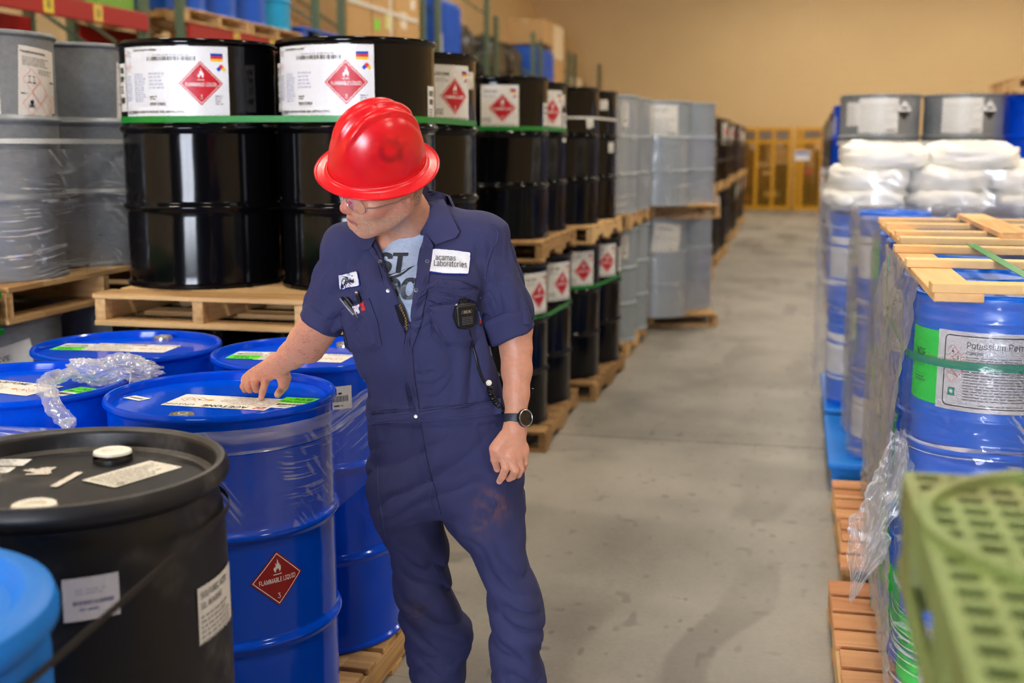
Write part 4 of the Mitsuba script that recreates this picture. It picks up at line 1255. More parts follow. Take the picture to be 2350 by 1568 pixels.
carton(-6.3, -5.3, 5.5, 8.2, zs, zs + .7, 'carton_dark', 'dark load on the nearest rack above the grey drums', tape=False)
carton(-6.2, -5.4, 9.8, 12.3, 1.24, 2.3, 'carton_brown', 'brown carton below the red beam behind the first black stack', tape=False)
for j, yy in enumerate((10.15, 11.4)):
    k = thing('wooden_pallet', ['wooden pallet on the rack carrying blue drums, nearer one', 'wooden pallet on the rack carrying blue drums, farther one'][j], 'pallet', 'pallets on the rack')
    for nme, sh in PALLET['std']:
        part(k, nme, at(sh, xf(-5.72, yy, zs, 90)))
    for q, (dx, dy) in enumerate(((.29, -.3), (.29, .3), (-.3, -.3), (-.3, .3))):
        kd = 'cyan' if (j, q) == (1, 1) else 'rack'
        add_drum(kd, 0, -5.72 + dx, yy + dy, zs + PAL_H, 'cyan plastic drum on the rack at the end of the row of blue drums' if kd == 'cyan' else f'blue drum on the rack above the black drums, {["first", "second"][j]} pallet, {["front near", "front far", "back near", "back far"][q]}', 'drums up on the rack', [('tag', -40, .3)] if (j, q) == (0, 1) else (), bungs=False)
k = plastic_pallet(-6.2, -5.15, 12.1, 13.2, zs + .06, 'blue plastic pallet on the rack beside the cardboard boxes', 'rack_blue')
single('rack_shelf', mikit.ply(cat([box(-6.3, -5.15, 11.95, 13.4, zs + .0, zs + .05)] ), 'rack_red'), 'red shelf board on the rack under the blue plastic pallet', 'shelf')
bx = [(13.5, 14.35, .9), (14.4, 15.2, 1.0), (15.25, 16.3, .85), (13.55, 14.9, .5)]
for i, (ya, yb, hh) in enumerate(bx[:3]):
    k = thing('cardboard_box', f'cardboard box on the rack above the hard hat, {["nearest with a green sticker", "middle with white strap", "farthest with pale stickers"][i]}', 'box', 'cardboard boxes on the rack')
    part(k, 'carton', mikit.ply(box(-6.2, -5.2, ya, yb, zs + .09, zs + .12 + hh, .01), 'cardboard'))
    for yy, zz, w, c in {0: ((13.8, .62, .16, LG),), 1: ((14.55, .35, .18, LG), (15.0, .45, .3, (216, 214, 130))), 2: ((15.6, .5, .26, (232, 220, 200)), (16.0, .75, .16, WH))}[i]:
        a = Art(.4)
        a.rect(-w / 2, -w * .4, w / 2, w * .4, c, 0)
        part(k, 'sticker', a.build(lambda x, y, d, q=(yy, zz): np.stack([np.full_like(x, -5.199) + d, q[0] + x, zs + q[1] + .1 + y], 1)))
single('rack_shelf', mikit.ply(box(-6.3, -5.12, 13.4, 16.4, zs + .05, zs + .09), 'wood_x'), 'wooden shelf board under the cardboard boxes on the rack', 'shelf')
single('strapping_band', mikit.ply(cat([box(-5.198, -5.19, 13.5, 16.2, zs + .62, zs + .67), box(-5.198, -5.19, 15.02, 15.08, zs + .09, zs + 1.1)]), 'strap_white'), 'white strap round the cardboard boxes on the rack', 'strap')
k = thing('bulk_bin', 'tall ribbed blue bin on the rack right of the cardboard boxes', 'bin')
part(k, 'body', mikit.ply(box(-6.1, -5.3, 17.3, 18.7, zs + .13, zs + 1.15, .04), 'rack_blue'))
for y in np.linspace(17.36, 18.64, 6):
    part(k, 'rib', mikit.ply(box(-5.31, -5.27, y - .03, y + .03, zs + .16, zs + 1.08, .008), 'rack_blue'))
a = Art(.4); a.rect(-.12, -.16, .12, .16, WH, 0); a.rect(-.04, -.08, .06, -.02, (200, 60, 50), 1)
part(k, 'paper_label', a.build(lambda x, y, d: np.stack([np.full_like(x, -5.268) + d, 17.5 + x, zs + .45 + y], 1)))
k = thing('wooden_pallet', 'wooden pallet under the tall blue bin on the rack', 'pallet', 'pallets on the rack')
for nme, sh in PALLET['std']:
    part(k, nme, at(sh, xf(-5.72, 18.0, zs + .012, 90)))


def bundle(x0, x1, y0, y1, z0, z1, bs, seed):
    m = trimesh.creation.icosphere(4)
    V = np.sign(m.vertices) * np.abs(m.vertices) ** .55
    V += m.vertices * (meshkit.fbm(m.vertices * 3 + seed, 4, seed)[:, None] - .5) * .35
    V = (V - V.min(0)) / np.ptp(V, axis=0)
    return mikit.ply(mesh(V * [x1 - x0, y1 - y0, z1 - z0] + [x0, y0, z0], m.faces), bs, True)


single('wrapped_bundle', bundle(-6.2, -5.3, 18.95, 19.95, zs + .02, zs + .95, 'dark_wrap', 2), 'black film-wrapped bundle on the rack right of the blue bin', 'bundle')
single('wrapped_bundle', bundle(-6.2, -5.3, 20.8, 22.3, zs + .02, zs + .92, 'dark_wrap', 5), 'larger black film-wrapped bundle between the green rack posts', 'bundle')
single('wrapped_bundle', bundle(-6.2, -5.3, 22.2, 23.6, zs + .02, zs + .9, 'dark_wrap', 9), 'black film-wrapped bundle left of the small blue bin on the rack', 'bundle')
k = thing('bulk_bin', 'smaller blue bin on the far rack between dark bundles and boxes', 'bin')
part(k, 'body', mikit.ply(box(-6.1, -5.3, 24.5, 26.2, zs + .08, zs + .98, .04), 'rack_blue'))
for y in np.linspace(24.6, 26.1, 4):
    part(k, 'rib', mikit.ply(box(-5.31, -5.27, y - .04, y + .04, zs + .1, zs + .9, .008), 'rack_blue'))
for i, (ya, yb, z0, z1, b) in enumerate(((26.3, 27.4, 0, .75, 'cardboard'), (26.3, 27.4, .76, 1.5, 'cardboard_pale'), (25.2, 26.25, 1.0, 1.5, 'cardboard'))):
    carton(-6.1, -5.3, ya, yb, zs + .08 + z0, zs + .08 + z1, b, f'cardboard box in the far pile at the end of the rack, {["lowest", "upper pale one", "on the blue bin"][i]}', 'far boxes on the rack')
for ya, yb, lb in ((17.25, 19.98, 'shelf board under the tall blue bin on the rack'), (20.75, 23.65, 'shelf board under the large black bundles on the rack'), (24.45, 27.55, 'shelf board under the small blue bin and far boxes'), (28.4, 31.8, 'shelf board between the last two rack posts')):
    single('rack_shelf', mikit.ply(box(-6.3, -5.15, ya, yb, zs - .02, zs + .01), 'wood_old'), lb, 'shelf')
carton(-6.0, -5.4, 28.6, 30.4, zs + .011, zs + .6, 'cardboard_pale', 'pale box between the last two rack posts')
# ------------------------------------------------------------------ the worker. Local frame: u right across the view, w forward and level, z up; the mesh is turned into the world
CPI, SPI = math.cos(PITCH), math.sin(PITCH)
LOCAL = T(np.array([[RT[0], -RT[1], 0, 0], [RT[1], RT[0], 0, 0], [0, 0, 1, 0], [0, 0, 0, 1]], float).tolist())


def pdir(px, py):
    x, y = (np.asarray(px, float) - 1175.0) / CAM_F, -(np.asarray(py, float) - 784.0) / CAM_F
    return np.stack([x, CPI + y * SPI, -SPI + y * CPI], -1)


def pk(px, py, W):
    d = pdir(px, py)
    return np.array([0, 0, CAM_H]) + d * (W / d[..., 1:2] if d.ndim > 1 else W / d[1])


class Field:
    """signed distance on a grid"""

    def __init__(self, lo, hi, h):
        self.lo, self.h = np.array(lo, float), h
        self.n = np.ceil((np.array(hi) - self.lo) / h).astype(int) + 1
        self.f = np.full(self.n, 0.06, np.float32)

    def sub(self, lo, hi):
        a = np.clip(np.floor((np.array(lo) - self.lo) / self.h).astype(int), 0, self.n - 1)
        b = np.clip(np.ceil((np.array(hi) - self.lo) / self.h).astype(int) + 1, 1, self.n)
        ax = [(self.lo[i] + self.h * np.arange(a[i], b[i])).astype(np.float32) for i in range(3)]
        sl = tuple(slice(a[i], b[i]) for i in range(3))
        return sl, ax[0][:, None, None], ax[1][None, :, None], ax[2][None, None, :]

    def put(self, sl, d, k, mode='add'):
        g = self.f[sl]
        if mode == 'add':
            if k > 0:
                h = np.maximum(k - np.abs(g - d), 0) / k
                self.f[sl] = np.minimum(g, d) - h * h * k * .25
            else:
                self.f[sl] = np.minimum(g, d)
        else:
            if k > 0:
                h = np.maximum(k - np.abs(g + d), 0) / k
                self.f[sl] = np.maximum(g, -d) + h * h * k * .25
            else:
                self.f[sl] = np.maximum(g, -d)

    def cone(self, a, b, ra, rb, k=0.01, mode='add', flat=None):
        a, b = np.asarray(a, float), np.asarray(b, float)
        m = max(ra, rb) + .05
        sl, X, Y, Z = self.sub(np.minimum(a, b) - m, np.maximum(a, b) + m)
        ab = b - a
        L2 = ab @ ab
        t = np.clip(((X - a[0]) * ab[0] + (Y - a[1]) * ab[1] + (Z - a[2]) * ab[2]) / L2, 0, 1)
        d = np.sqrt((X - a[0] - ab[0] * t) ** 2 + (Y - a[1] - ab[1] * t) ** 2 + (Z - a[2] - ab[2] * t) ** 2) - (ra + (rb - ra) * t)
        for p, nrm in flat or ():
            d = np.maximum(d, (X - p[0]) * nrm[0] + (Y - p[1]) * nrm[1] + (Z - p[2]) * nrm[2])
        self.put(sl, d.astype(np.float32), k, mode)

    def chain(self, pts, rad, k=0.006):
        for i in range(len(pts) - 1):
            self.cone(pts[i], pts[i + 1], rad[i], rad[i + 1], k)

    def ell(self, c, rad, basis=None, k=0.01, mode='add'):
        c, rad = np.asarray(c, float), np.asarray(rad, float)
        B = np.eye(3) if basis is None else np.asarray(basis)
        m = rad.max() + .05
        sl, X, Y, Z = self.sub(c - m, c + m)
        x, y, z = X - c[0], Y - c[1], Z - c[2]
        q = [(B[i][0] * x + B[i][1] * y + B[i][2] * z) for i in range(3)]
        k0 = np.sqrt(sum((q[i] / rad[i]) ** 2 for i in range(3)))
        k1 = np.sqrt(sum((q[i] / rad[i] ** 2) ** 2 for i in range(3))) + 1e-6
        self.put(sl, (k0 * (k0 - 1) / k1).astype(np.float32), k, mode)

    def loft(self, rows, k=0.02, grow=0.0, p=2.3, zcap=True):
        """rows: (pixel row, left pixel, right pixel, W, half depth) -> stacked rounded sections"""
        R_ = []
        for y, l, r, W, hd in rows:
            A, B_ = pk(l, y, W), pk(r, y, W)
            R_.append((A[2], (A[0] + B_[0]) / 2, W, (B_[0] - A[0]) / 2, hd))
        R_ = np.array(sorted(R_))
        z0, z1 = R_[0, 0], R_[-1, 0]
        sl, X, Y, Z = self.sub([R_[:, 1].min() - R_[:, 3].max() - .06, R_[:, 2].min() - R_[:, 4].max() - .06, z0 - .03], [R_[:, 1].max() + R_[:, 3].max() + .06, R_[:, 2].max() + R_[:, 4].max() + .06, z1 + .03])
        zq = np.clip(Z.ravel(), z0, z1)
        cu, cw, ru, rw = (PchipInterpolator(R_[:, 0], R_[:, i])(zq).astype(np.float32)[None, None, :] for i in (1, 2, 3, 4))
        ru, rw = ru + grow, rw + grow
        a, b = np.abs(X - cu) / ru, np.abs(Y - cw) / rw
        s = (a ** p + b ** p) ** (1 / p)
        d = (s - 1) * np.minimum(ru, rw) * (0.6 + 0.4 * np.minimum(1, 1 / np.maximum(s, .5)))
        if zcap:
            d = np.maximum(d, np.maximum(z0 - Z, Z - z1))
        self.put(sl, d.astype(np.float32), k)

    def sample(self, P):
        return ndimage.map_coordinates(self.f, ((P - self.lo) / self.h).T, order=1, mode='nearest')

    def grad(self, P, e=None):
        e = e or self.h
        g = np.stack([self.sample(P + np.eye(3)[i] * e) - self.sample(P - np.eye(3)[i] * e) for i in range(3)], 1)
        return g / (np.linalg.norm(g, axis=1, keepdims=True) + 1e-9)

    def march(self, px, py, start=2.3, iso=0.0):
        """where the camera's rays meet the surface"""
        d = pdir(px, py)
        d /= np.linalg.norm(d, axis=1, keepdims=True)
        t = np.full(len(d), start)
        for _ in range(90):
            P = np.array([0, 0, CAM_H]) + d * t[:, None]
            t += np.clip(self.sample(P) - iso, -.01, .03) * .8
        return np.array([0, 0, CAM_H]) + d * t[:, None]

    def mesh(self, smooth=3):
        f, n = self.f, self.n
        s = f < 0
        c = np.zeros(n - 1, np.uint8)
        for i in (0, 1):
            for j in (0, 1):
                for k in (0, 1):
                    c += s[i:n[0] - 1 + i, j:n[1] - 1 + j, k:n[2] - 1 + k]
        I = np.argwhere((c > 0) & (c < 8))
        idx = np.full(n - 1, -1, np.int32)
        idx[I[:, 0], I[:, 1], I[:, 2]] = np.arange(len(I))
        corners = np.array([[i, j, k] for i in (0, 1) for j in (0, 1) for k in (0, 1)])
        val = np.stack([f[I[:, 0] + a, I[:, 1] + b, I[:, 2] + g] for a, b, g in corners], 1)
        acc, cnt = np.zeros((len(I), 3)), np.zeros(len(I))
        for a in range(8):
            for b in range(a + 1, 8):
                if np.abs(corners[a] - corners[b]).sum() != 1:
                    continue
                va, vb = val[:, a], val[:, b]
                m = (va < 0) != (vb < 0)
                t = va[m] / (va[m] - vb[m])
                acc[m] += corners[a] + (corners[b] - corners[a]) * t[:, None]
                cnt[m] += 1
        V = self.lo + self.h * (I + acc / cnt[:, None])
        F = []
        for ax in range(3):
            u, v = (ax + 1) % 3, (ax + 2) % 3
            d = np.diff(s.astype(np.int8), axis=ax)
            E = np.argwhere(d != 0)
            E = E[(E[:, u] > 0) & (E[:, v] > 0) & (E[:, u] < n[u] - 1) & (E[:, v] < n[v] - 1)]
            sign = d[E[:, 0], E[:, 1], E[:, 2]]
            q = []
            for du, dv in ((-1, -1), (0, -1), (0, 0), (-1, 0)):
                o = E.copy()
                o[:, u] += du
                o[:, v] += dv
                q.append(idx[o[:, 0], o[:, 1], o[:, 2]])
            q = np.stack(q, 1)
            q = np.where((sign < 0)[:, None], q, q[:, ::-1])
            F += [q[:, [0, 1, 2]], q[:, [0, 2, 3]]]
        m = mesh(V, np.vstack(F))
        m.faces = m.faces[(m.faces >= 0).all(1)]
        if m.volume < 0:
            m.invert()
        if smooth:
            m = soften(m, smooth)
        return m


def soften(m, it):
    """a few rounds of shrink-free smoothing"""
    import scipy.sparse as sp
    E = m.edges_unique
    n = len(m.vertices)
    A = sp.coo_matrix((np.ones(2 * len(E)), (np.r_[E[:, 0], E[:, 1]], np.r_[E[:, 1], E[:, 0]])), (n, n)).tocsr()
    D = np.maximum(np.asarray(A.sum(1)).ravel(), 1)[:, None]
    V = np.asarray(m.vertices, float)
    for _ in range(it):
        for w in (.5, -.52):
            V = V + w * (A @ V / D - V)
    return mesh(V, m.faces)


def seg_sdf(poly, U, Zz):
    """2-D signed distance to a polygon (negative inside)"""
    P = np.asarray(poly, float)
    d2 = np.full(np.broadcast(U, Zz).shape, 1e9)
    ins = np.zeros(d2.shape, bool)
    for i in range(len(P)):
        a, b = P[i], P[(i + 1) % len(P)]
        e = b - a
        t = np.clip(((U - a[0]) * e[0] + (Zz - a[1]) * e[1]) / (e @ e), 0, 1)
        d2 = np.minimum(d2, (U - a[0] - t * e[0]) ** 2 + (Zz - a[1] - t * e[1]) ** 2)
        cr = (a[1] > Zz) != (b[1] > Zz)
        with np.errstate(divide='ignore', invalid='ignore'):
            ins ^= cr & (U < (b[0] - a[0]) * (Zz - a[1]) / (b[1] - a[1]) + a[0])
    return np.where(ins, -1, 1) * np.sqrt(d2)


def ridge(P, scale, seed, octaves=2):
    n_ = meshkit.fbm(P * np.asarray(scale), octaves, seed)
    return 1 - np.abs(2 * n_ - 1)


WAIST = 2.90
DW = .03
TORSO = [(470, 925, 985, 2.90, .055), (485, 900, 1010, 2.905, .06), (503, 866, 1062, 2.91, .07), (525, 822, 1105, 2.912, .084), (550, 784, 1128, 2.905, .10), (590, 768, 1136, 2.885, .118), (640, 767, 1130, 2.86, .134), (700, 772, 1120, 2.865, .134), (760, 784, 1128, 2.875, .133),
         (820, 802, 1142, 2.885, .133), (880, 828, 1154, 2.895, .133), (930, 842, 1160, 2.90, .131), (955, 845, 1162, 2.90, .129), (985, 846, 1168, 2.905, .133), (1040, 846, 1184, 2.915, .142), (1090, 846, 1196, 2.92, .145), (1130, 852, 1198, 2.922, .138), (1160, 866, 1196, 2.925, .12)]
LEG_R = [(1060, 850, 1015, 2.925, .125), (1100, 846, 1016, 2.925, .137), (1150, 850, 1013, 2.93, .134), (1190, 861, 1012, 2.938, .126), (1230, 876, 1022, 2.95, .117), (1260, 888, 1031, 2.955, .11), (1330, 903, 1037, 2.962, .103), (1400, 913, 1064, 2.97, .1), (1440, 918, 1086, 2.975, .1), (1475, 922, 1090, 2.98, .1), (1520, 931, 1073, 2.985, .098), (1568, 944, 1071, 2.99, .1), (1640, 955, 1068, 2.99, .105), (1706, 950, 1075, 2.99, .11)]
LEG_L = [(1060, 1030, 1190, 2.915, .125), (1100, 1020, 1198, 2.915, .137), (1150, 1014, 1202, 2.91, .134), (1190, 1018, 1203, 2.90, .127), (1230, 1048, 1205, 2.893, .12), (1260, 1077, 1208, 2.885, .114), (1300, 1092, 1222, 2.88, .108), (1350, 1108, 1243, 2.87, .105), (1400, 1114, 1252, 2.865, .104), (1450, 1119, 1253, 2.86, .104), (1510, 1121, 1246, 2.86, .102), (1545, 1122, 1256, 2.86, .108), (1600, 1124, 1264, 2.86, .112), (1680, 1128, 1268, 2.86, .115), (1755, 1126, 1272, 2.86, .118)]
TORSO, LEG_R, LEG_L = ([(y, l, r, W + DW, hd) for y, l, r, W, hd in q] for q in (TORSO, LEG_R, LEG_L))
SH_L, EL_L = pk(1112, 560, 2.92), pk(1180, 752, 2.905)
SH_R, EL_R = pk(797, 582, 2.875), pk(737, 745, 2.885)
NECK = pk(948, 500, 2.93)

C = Field([-.56, 2.60, -.01], [.16, 3.17, 1.56], .0042)
C.loft(TORSO, 0)
C.loft(LEG_R, .02)
C.loft(LEG_L, .02)
C.cone(NECK + [0, .01, -.01], SH_L + [-.035, .0, .012], .055, .062, .05)
C.cone(NECK + [0, .01, -.02], SH_R + [.035, .0, -.008], .05, .058, .04)
axL, axR = EL_L - SH_L, EL_R - SH_R
axL /= np.linalg.norm(axL); axR /= np.linalg.norm(axR)
hemR = np.array([-.46, 0.05, -.88]); hemR /= np.linalg.norm(hemR)
hemL = np.array([.42, -.06, -.9]); hemL /= np.linalg.norm(hemL)
cR, cL = pk(738, 742, 2.885), pk(1174, 765, 2.905)
C.cone(SH_L, EL_L + axL * .04, .070, .064, .03, flat=[(cL, hemL)])
C.cone(SH_R, EL_R + axR * .04, .072, .056, .03, flat=[(cR, hemR)])
# folds of the cloth
gx = [(C.lo[i] + C.h * np.arange(C.n[i])) for i in range(3)]
near = np.argwhere(np.abs(C.f) < .013)
Pn = C.lo + C.h * near
zz = Pn[:, 2]
wob = meshkit.fbm(Pn * [5, 5, 4], 2, 3)[:, None] * np.array([.10, .06, .06])
Q = Pn + wob
wt = lambda a, b, c, d: np.clip((zz - a) / (b - a), 0, 1) * np.clip((d - zz) / (d - c), 0, 1)
drape = ridge(Q, [15, 9, 2.6], 21) ** 2
pleat = ridge(Q, [34, 14, 3.0], 5) ** 2
diag = ridge(np.stack([Q[:, 0] * .8 + Q[:, 2] * .55, Q[:, 1], Q[:, 2] * .8 - Q[:, 0] * .5], 1), [6, 5, 19], 8) ** 2
knee = ridge(np.stack([Q[:, 0] * .7 - Q[:, 2] * .7, Q[:, 1], Q[:, 2] * .7 + Q[:, 0] * .7], 1), [7, 5, 17], 15) ** 2
amp = .018 * drape * wt(.94, 1.05, 1.36, 1.44) + .005 * pleat * (wt(.86, .95, .955, .962) + wt(1.0, 1.008, 1.03, 1.12)) + .010 * diag * wt(.66, .76, .86, .95) + .016 * knee * wt(.18, .34, .56, .72) + .012 * diag * wt(-.1, .0, .25, .4)
# sleeves: long folds that run down the arm
for S, E_ in ((SH_L, EL_L), (SH_R, EL_R)):
    ab = E_ - S
    t = np.clip(((Pn - S) @ ab) / (ab @ ab), -.1, 1.1)
    r = Pn - S - np.outer(t, ab)
    dist = np.linalg.norm(r, axis=1)
    m = np.clip((.095 - dist) / .02, 0, 1) * np.clip((t + .1) / .3, 0, 1)
    ang = np.arctan2(r[:, 1], r[:, 0])
    q = np.stack([np.cos(ang) * 1.7 + t * .9, np.sin(ang) * 1.7, t * 1.6], 1)
    amp = amp * (1 - m) + m * .022 * ridge(q, [1.5, 1.5, .9], 31) ** 2
C.f[tuple(near.T)] += (amp - .005).astype(np.float32)


def crease(pts, r, depth, W):
    """a pressed-in fold along a line"""
    P = spline([pk(x, y, W) for x, y in pts], 14)
    for i in range(len(P) - 1):
        C.cone(P[i] + [0, -depth, 0], P[i + 1] + [0, -depth, 0], r, r, .012, 'cut')


for pts, W in (([(1012, 1190), (1020, 1215), (1045, 1235)], 2.80), ([(985, 1090), (1000, 1140), (1008, 1180)], 2.785), ([(1120, 640), (1105, 700), (1118, 770)], 2.80), ([(800, 700), (795, 740), (800, 770)], 2.80), ([(1190, 1280), (1205, 1340), (1215, 1400)], 2.80), ([(1050, 1430), (1060, 1470), (1045, 1500)], 2.905), ([(1130, 955), (1150, 990), (1160, 1030)], 2.79)):
    crease(pts, .010, .006, W)

# the open front: everything before the chest inside this outline is cut away, so the shirt shows
VEE = [(838, 500), (852, 548), (872, 592), (893, 640), (914, 690), (934, 738), (942, 744), (948, 700), (955, 650), (964, 592), (972, 540), (980, 490), (975, 440), (930, 420), (860, 430)]
vz = np.array([pk(x, y, 2.775)[[0, 2]] for x, y in VEE])
sl, X, Y, Z = C.sub([vz[:, 0].min() - .02, 2.5, vz[:, 1].min() - .02], [vz[:, 0].max() + .02, 2.875, vz[:, 1].max() + .05])
sd = seg_sdf(vz, X[:, :, 0], Z[:, 0, :])[:, None, :]
C.put(sl, np.maximum(np.broadcast_to(sd, C.f[sl].shape), Y - 2.89).astype(np.float32), .004, 'cut')
C.cone(NECK + [0, .0, .0], NECK + [0, -.02, .15], .062, .068, .01, 'cut')
cloth_mesh = C.mesh(2)


def near_px(P, px, py, W):
    return np.linalg.norm((P - pk(px, py, W)) * np.array([1, .6, 1]), axis=1)


def cloth_color(P, seed=3, tone=1.0, dirt=True):
    n1 = meshkit.fbm(P * [7, 7, 5], 4, seed)
    n2 = meshkit.fbm(P * [60, 60, 25], 2, seed + 1)
    c = lin((50, 52, 88))[None] * (0.80 + .34 * n1 + .16 * (n2 - .5))[:, None] * tone
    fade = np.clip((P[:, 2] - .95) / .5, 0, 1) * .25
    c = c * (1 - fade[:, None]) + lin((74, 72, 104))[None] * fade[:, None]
    def blot(px, py, W, r, k, colr, sc=40, sx=1.0):
        nonlocal c
        if not dirt:
            return
        d = near_px(P, px, py, W)
        m = np.clip(1 - d / r, 0, 1) ** 1.3 * np.clip((meshkit.fbm(P * [sc, sc, sc * sx], 3, int(px)) - .42) * 5, 0, 1) * k
        c = c * (1 - m[:, None]) + lin(colr)[None] * m[:, None]
    blot(1130, 1165, 2.80, .07, .5, (128, 84, 50), 90, .35)
    blot(1105, 1212, 2.80, .045, .4, (110, 78, 56), 90)
    blot(1160, 1175, 2.80, .02, .8, (160, 96, 44), 80)
    blot(955, 1415, 2.88, .05, .5, (118, 86, 70), 70)
    blot(950, 1430, 2.88, .14, .5, (30, 26, 36), 12)
    blot(900, 1080, 2.80, .2, .35, (40, 34, 52), 10)
    blot(960, 1250, 2.87, .2, .35, (32, 28, 44), 10)
    blot(1100, 1380, 2.80, .2, .2, (40, 38, 66), 10)
    return c


person = thing('person', 'man in a navy coverall leaning over the blue drums with one finger on the lid', 'person')
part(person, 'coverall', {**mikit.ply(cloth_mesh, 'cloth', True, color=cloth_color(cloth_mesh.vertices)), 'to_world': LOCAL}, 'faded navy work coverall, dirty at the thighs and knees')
COV = person + '__coverall'


def cuff(c, ax, r0, r1, r2, length, seed, name='rolled_cuff'):
    """turned-up sleeve end: a thick band with soft edges"""
    prof = [(r0, .006), (r0 + .001, -.002), (r1 - .004, -.006), (r1, 0), (r1 + .002, length * .4), (r2, length * .85), (r2 - .004, length), (r2 - .010, length + .003), (r2 - .014, length - .002)]
    q = []
    for a_, b_ in zip(prof[:-1], prof[1:]):
        q += [(a_[0] + (b_[0] - a_[0]) * t_, a_[1] + (b_[1] - a_[1]) * t_) for t_ in (0, .34, .67)]
    m = lathe(q + [prof[-1]], 72)
    V = m.vertices.copy()
    an_ = np.arctan2(V[:, 1], V[:, 0])
    w_ = meshkit.fbm(np.stack([np.cos(an_) * 1.6, np.sin(an_) * 1.6, V[:, 2] * 22], 1), 3, seed) - .5
    V[:, :2] *= (1 + .16 * w_)[:, None]
    V[:, 2] += .010 * (meshkit.fbm(np.stack([np.cos(an_) * 1.3, np.sin(an_) * 1.3, 0 * an_ + seed], 1), 2, seed) - .5)
    m.vertices = V
    M_ = trimesh.geometry.align_vectors([0, 0, 1], -ax); M_[:3, 3] = c + ax * .004
    m.apply_transform(M_)
    if m.volume < 0:
        m.invert()
    part(COV, name, {**mikit.ply(m, 'cloth', True, color=cloth_color(m.vertices, tone=1.04, dirt=False)), 'to_world': LOCAL}, 'rolled-up sleeve cuff')


cuff(cL, hemL, .046, .062, .068, .058, 3)
cuff(cR, hemR, .044, .0545, .058, .040, 5)


# --- things sewn on or drawn on cloth: 2-D artwork in picture rows and columns, laid on the cloth it belongs to
def fine(poly, step):
    out = []
    for g in getattr(poly, 'geoms', [poly]):
        if g.area < .5:
            continue
        V, F = trimesh.creation.triangulate_polygon(g.segmentize(step * 2), engine='earcut')
        V3, F = trimesh.remesh.subdivide_to_size(np.c_[V, np.zeros(len(V))], F, step * 2.6)[:2]
        out.append((V3[:, :2], F, g))
    return out


def drape_mesh(poly, lift, thick, fld=None, step=7.0, name_fill=True, bulge=0.0):
    """a sheet of cloth cut to this outline lying on the garment: front, back and edge"""
    fld = fld or C
    ms = []
    for V, F, g in fine(poly, step):
        P = fld.march(V[:, 0], V[:, 1])
        miss = P[:, 1] > np.median(P[:, 1]) + .045
        if name_fill and miss.any() and (~miss).sum() > 4:
            from scipy.spatial import cKDTree
            near_ = cKDTree(V[~miss]).query(V[miss], k=3)[1]
            dd_ = pdir(V[miss, 0], V[miss, 1])
            P[miss] = np.array([0, 0, CAM_H]) + dd_ * (P[~miss][near_][..., 1].mean(1) / dd_[:, 1])[:, None]
        N = fld.grad(P, .012)
        N[:, 1] = np.minimum(N[:, 1], -.25)
        N /= np.linalg.norm(N, axis=1, keepdims=True)
        e = np.array([g.exterior.distance(Point(p)) for p in V]) if bulge else np.zeros(len(V))
        up = lift + bulge * np.clip(e / 14.0, 0, 1)
        A, B_ = P + N * (up + thick)[:, None] if np.ndim(up) else P + N * (up + thick), P + N * (lift - .004)
        V2 = np.vstack([A, B_])
        n_ = len(V)
        m = mesh(V2, np.vstack([F, F[:, ::-1] + n_]))
        ed = np.sort(np.vstack([F[:, [0, 1]], F[:, [1, 2]], F[:, [2, 0]]]), axis=1)
        key, cnt = np.unique(ed, axis=0, return_counts=True)
        bd = set(map(tuple, key[cnt == 1]))
        side = []
        for tri in F:
            for a, b in ((tri[0], tri[1]), (tri[1], tri[2]), (tri[2], tri[0])):
                if (min(a, b), max(a, b)) in bd:
                    side += [[a, a + n_, b], [b, a + n_, b + n_]]
        F2 = np.vstack([m.faces, side])
        mm = mesh(V2, F2)
        ms.append(mm)
    m = cat(ms)
    # picture rows run downwards, so the winding is turned over
    fn = m.face_normals
    top = fn[:len(ms[0].faces) // 4]
    if top[:, 1].mean() > 0:
        m.invert()
    return m


VEEP = Polygon(VEE).buffer(1.5)


def sewn(parent, name, poly, lift=.0012, thick=.0016, tone=1.0, colr=None, step=7.0, label=None, bulge=0.0, bsdf='cloth', fld=None):
    poly = Polygon(poly) if not hasattr(poly, 'area') else poly
    if name == 'placket':
        poly = poly.difference(VEEP)
    m = drape_mesh(poly, lift, thick, step=step, bulge=bulge, fld=fld)
    c = cloth_color(m.vertices, tone=tone, dirt=False) if colr is None else np.tile(lin(colr), (len(m.vertices), 1)) * (.9 + .2 * meshkit.fbm(m.vertices * 90, 2, 4))[:, None]
    s, sm = (True, m) if True else (30, m)
    return part(parent, name, {**mikit.ply(sm, bsdf, False, color=c), 'to_world': LOCAL}, label)


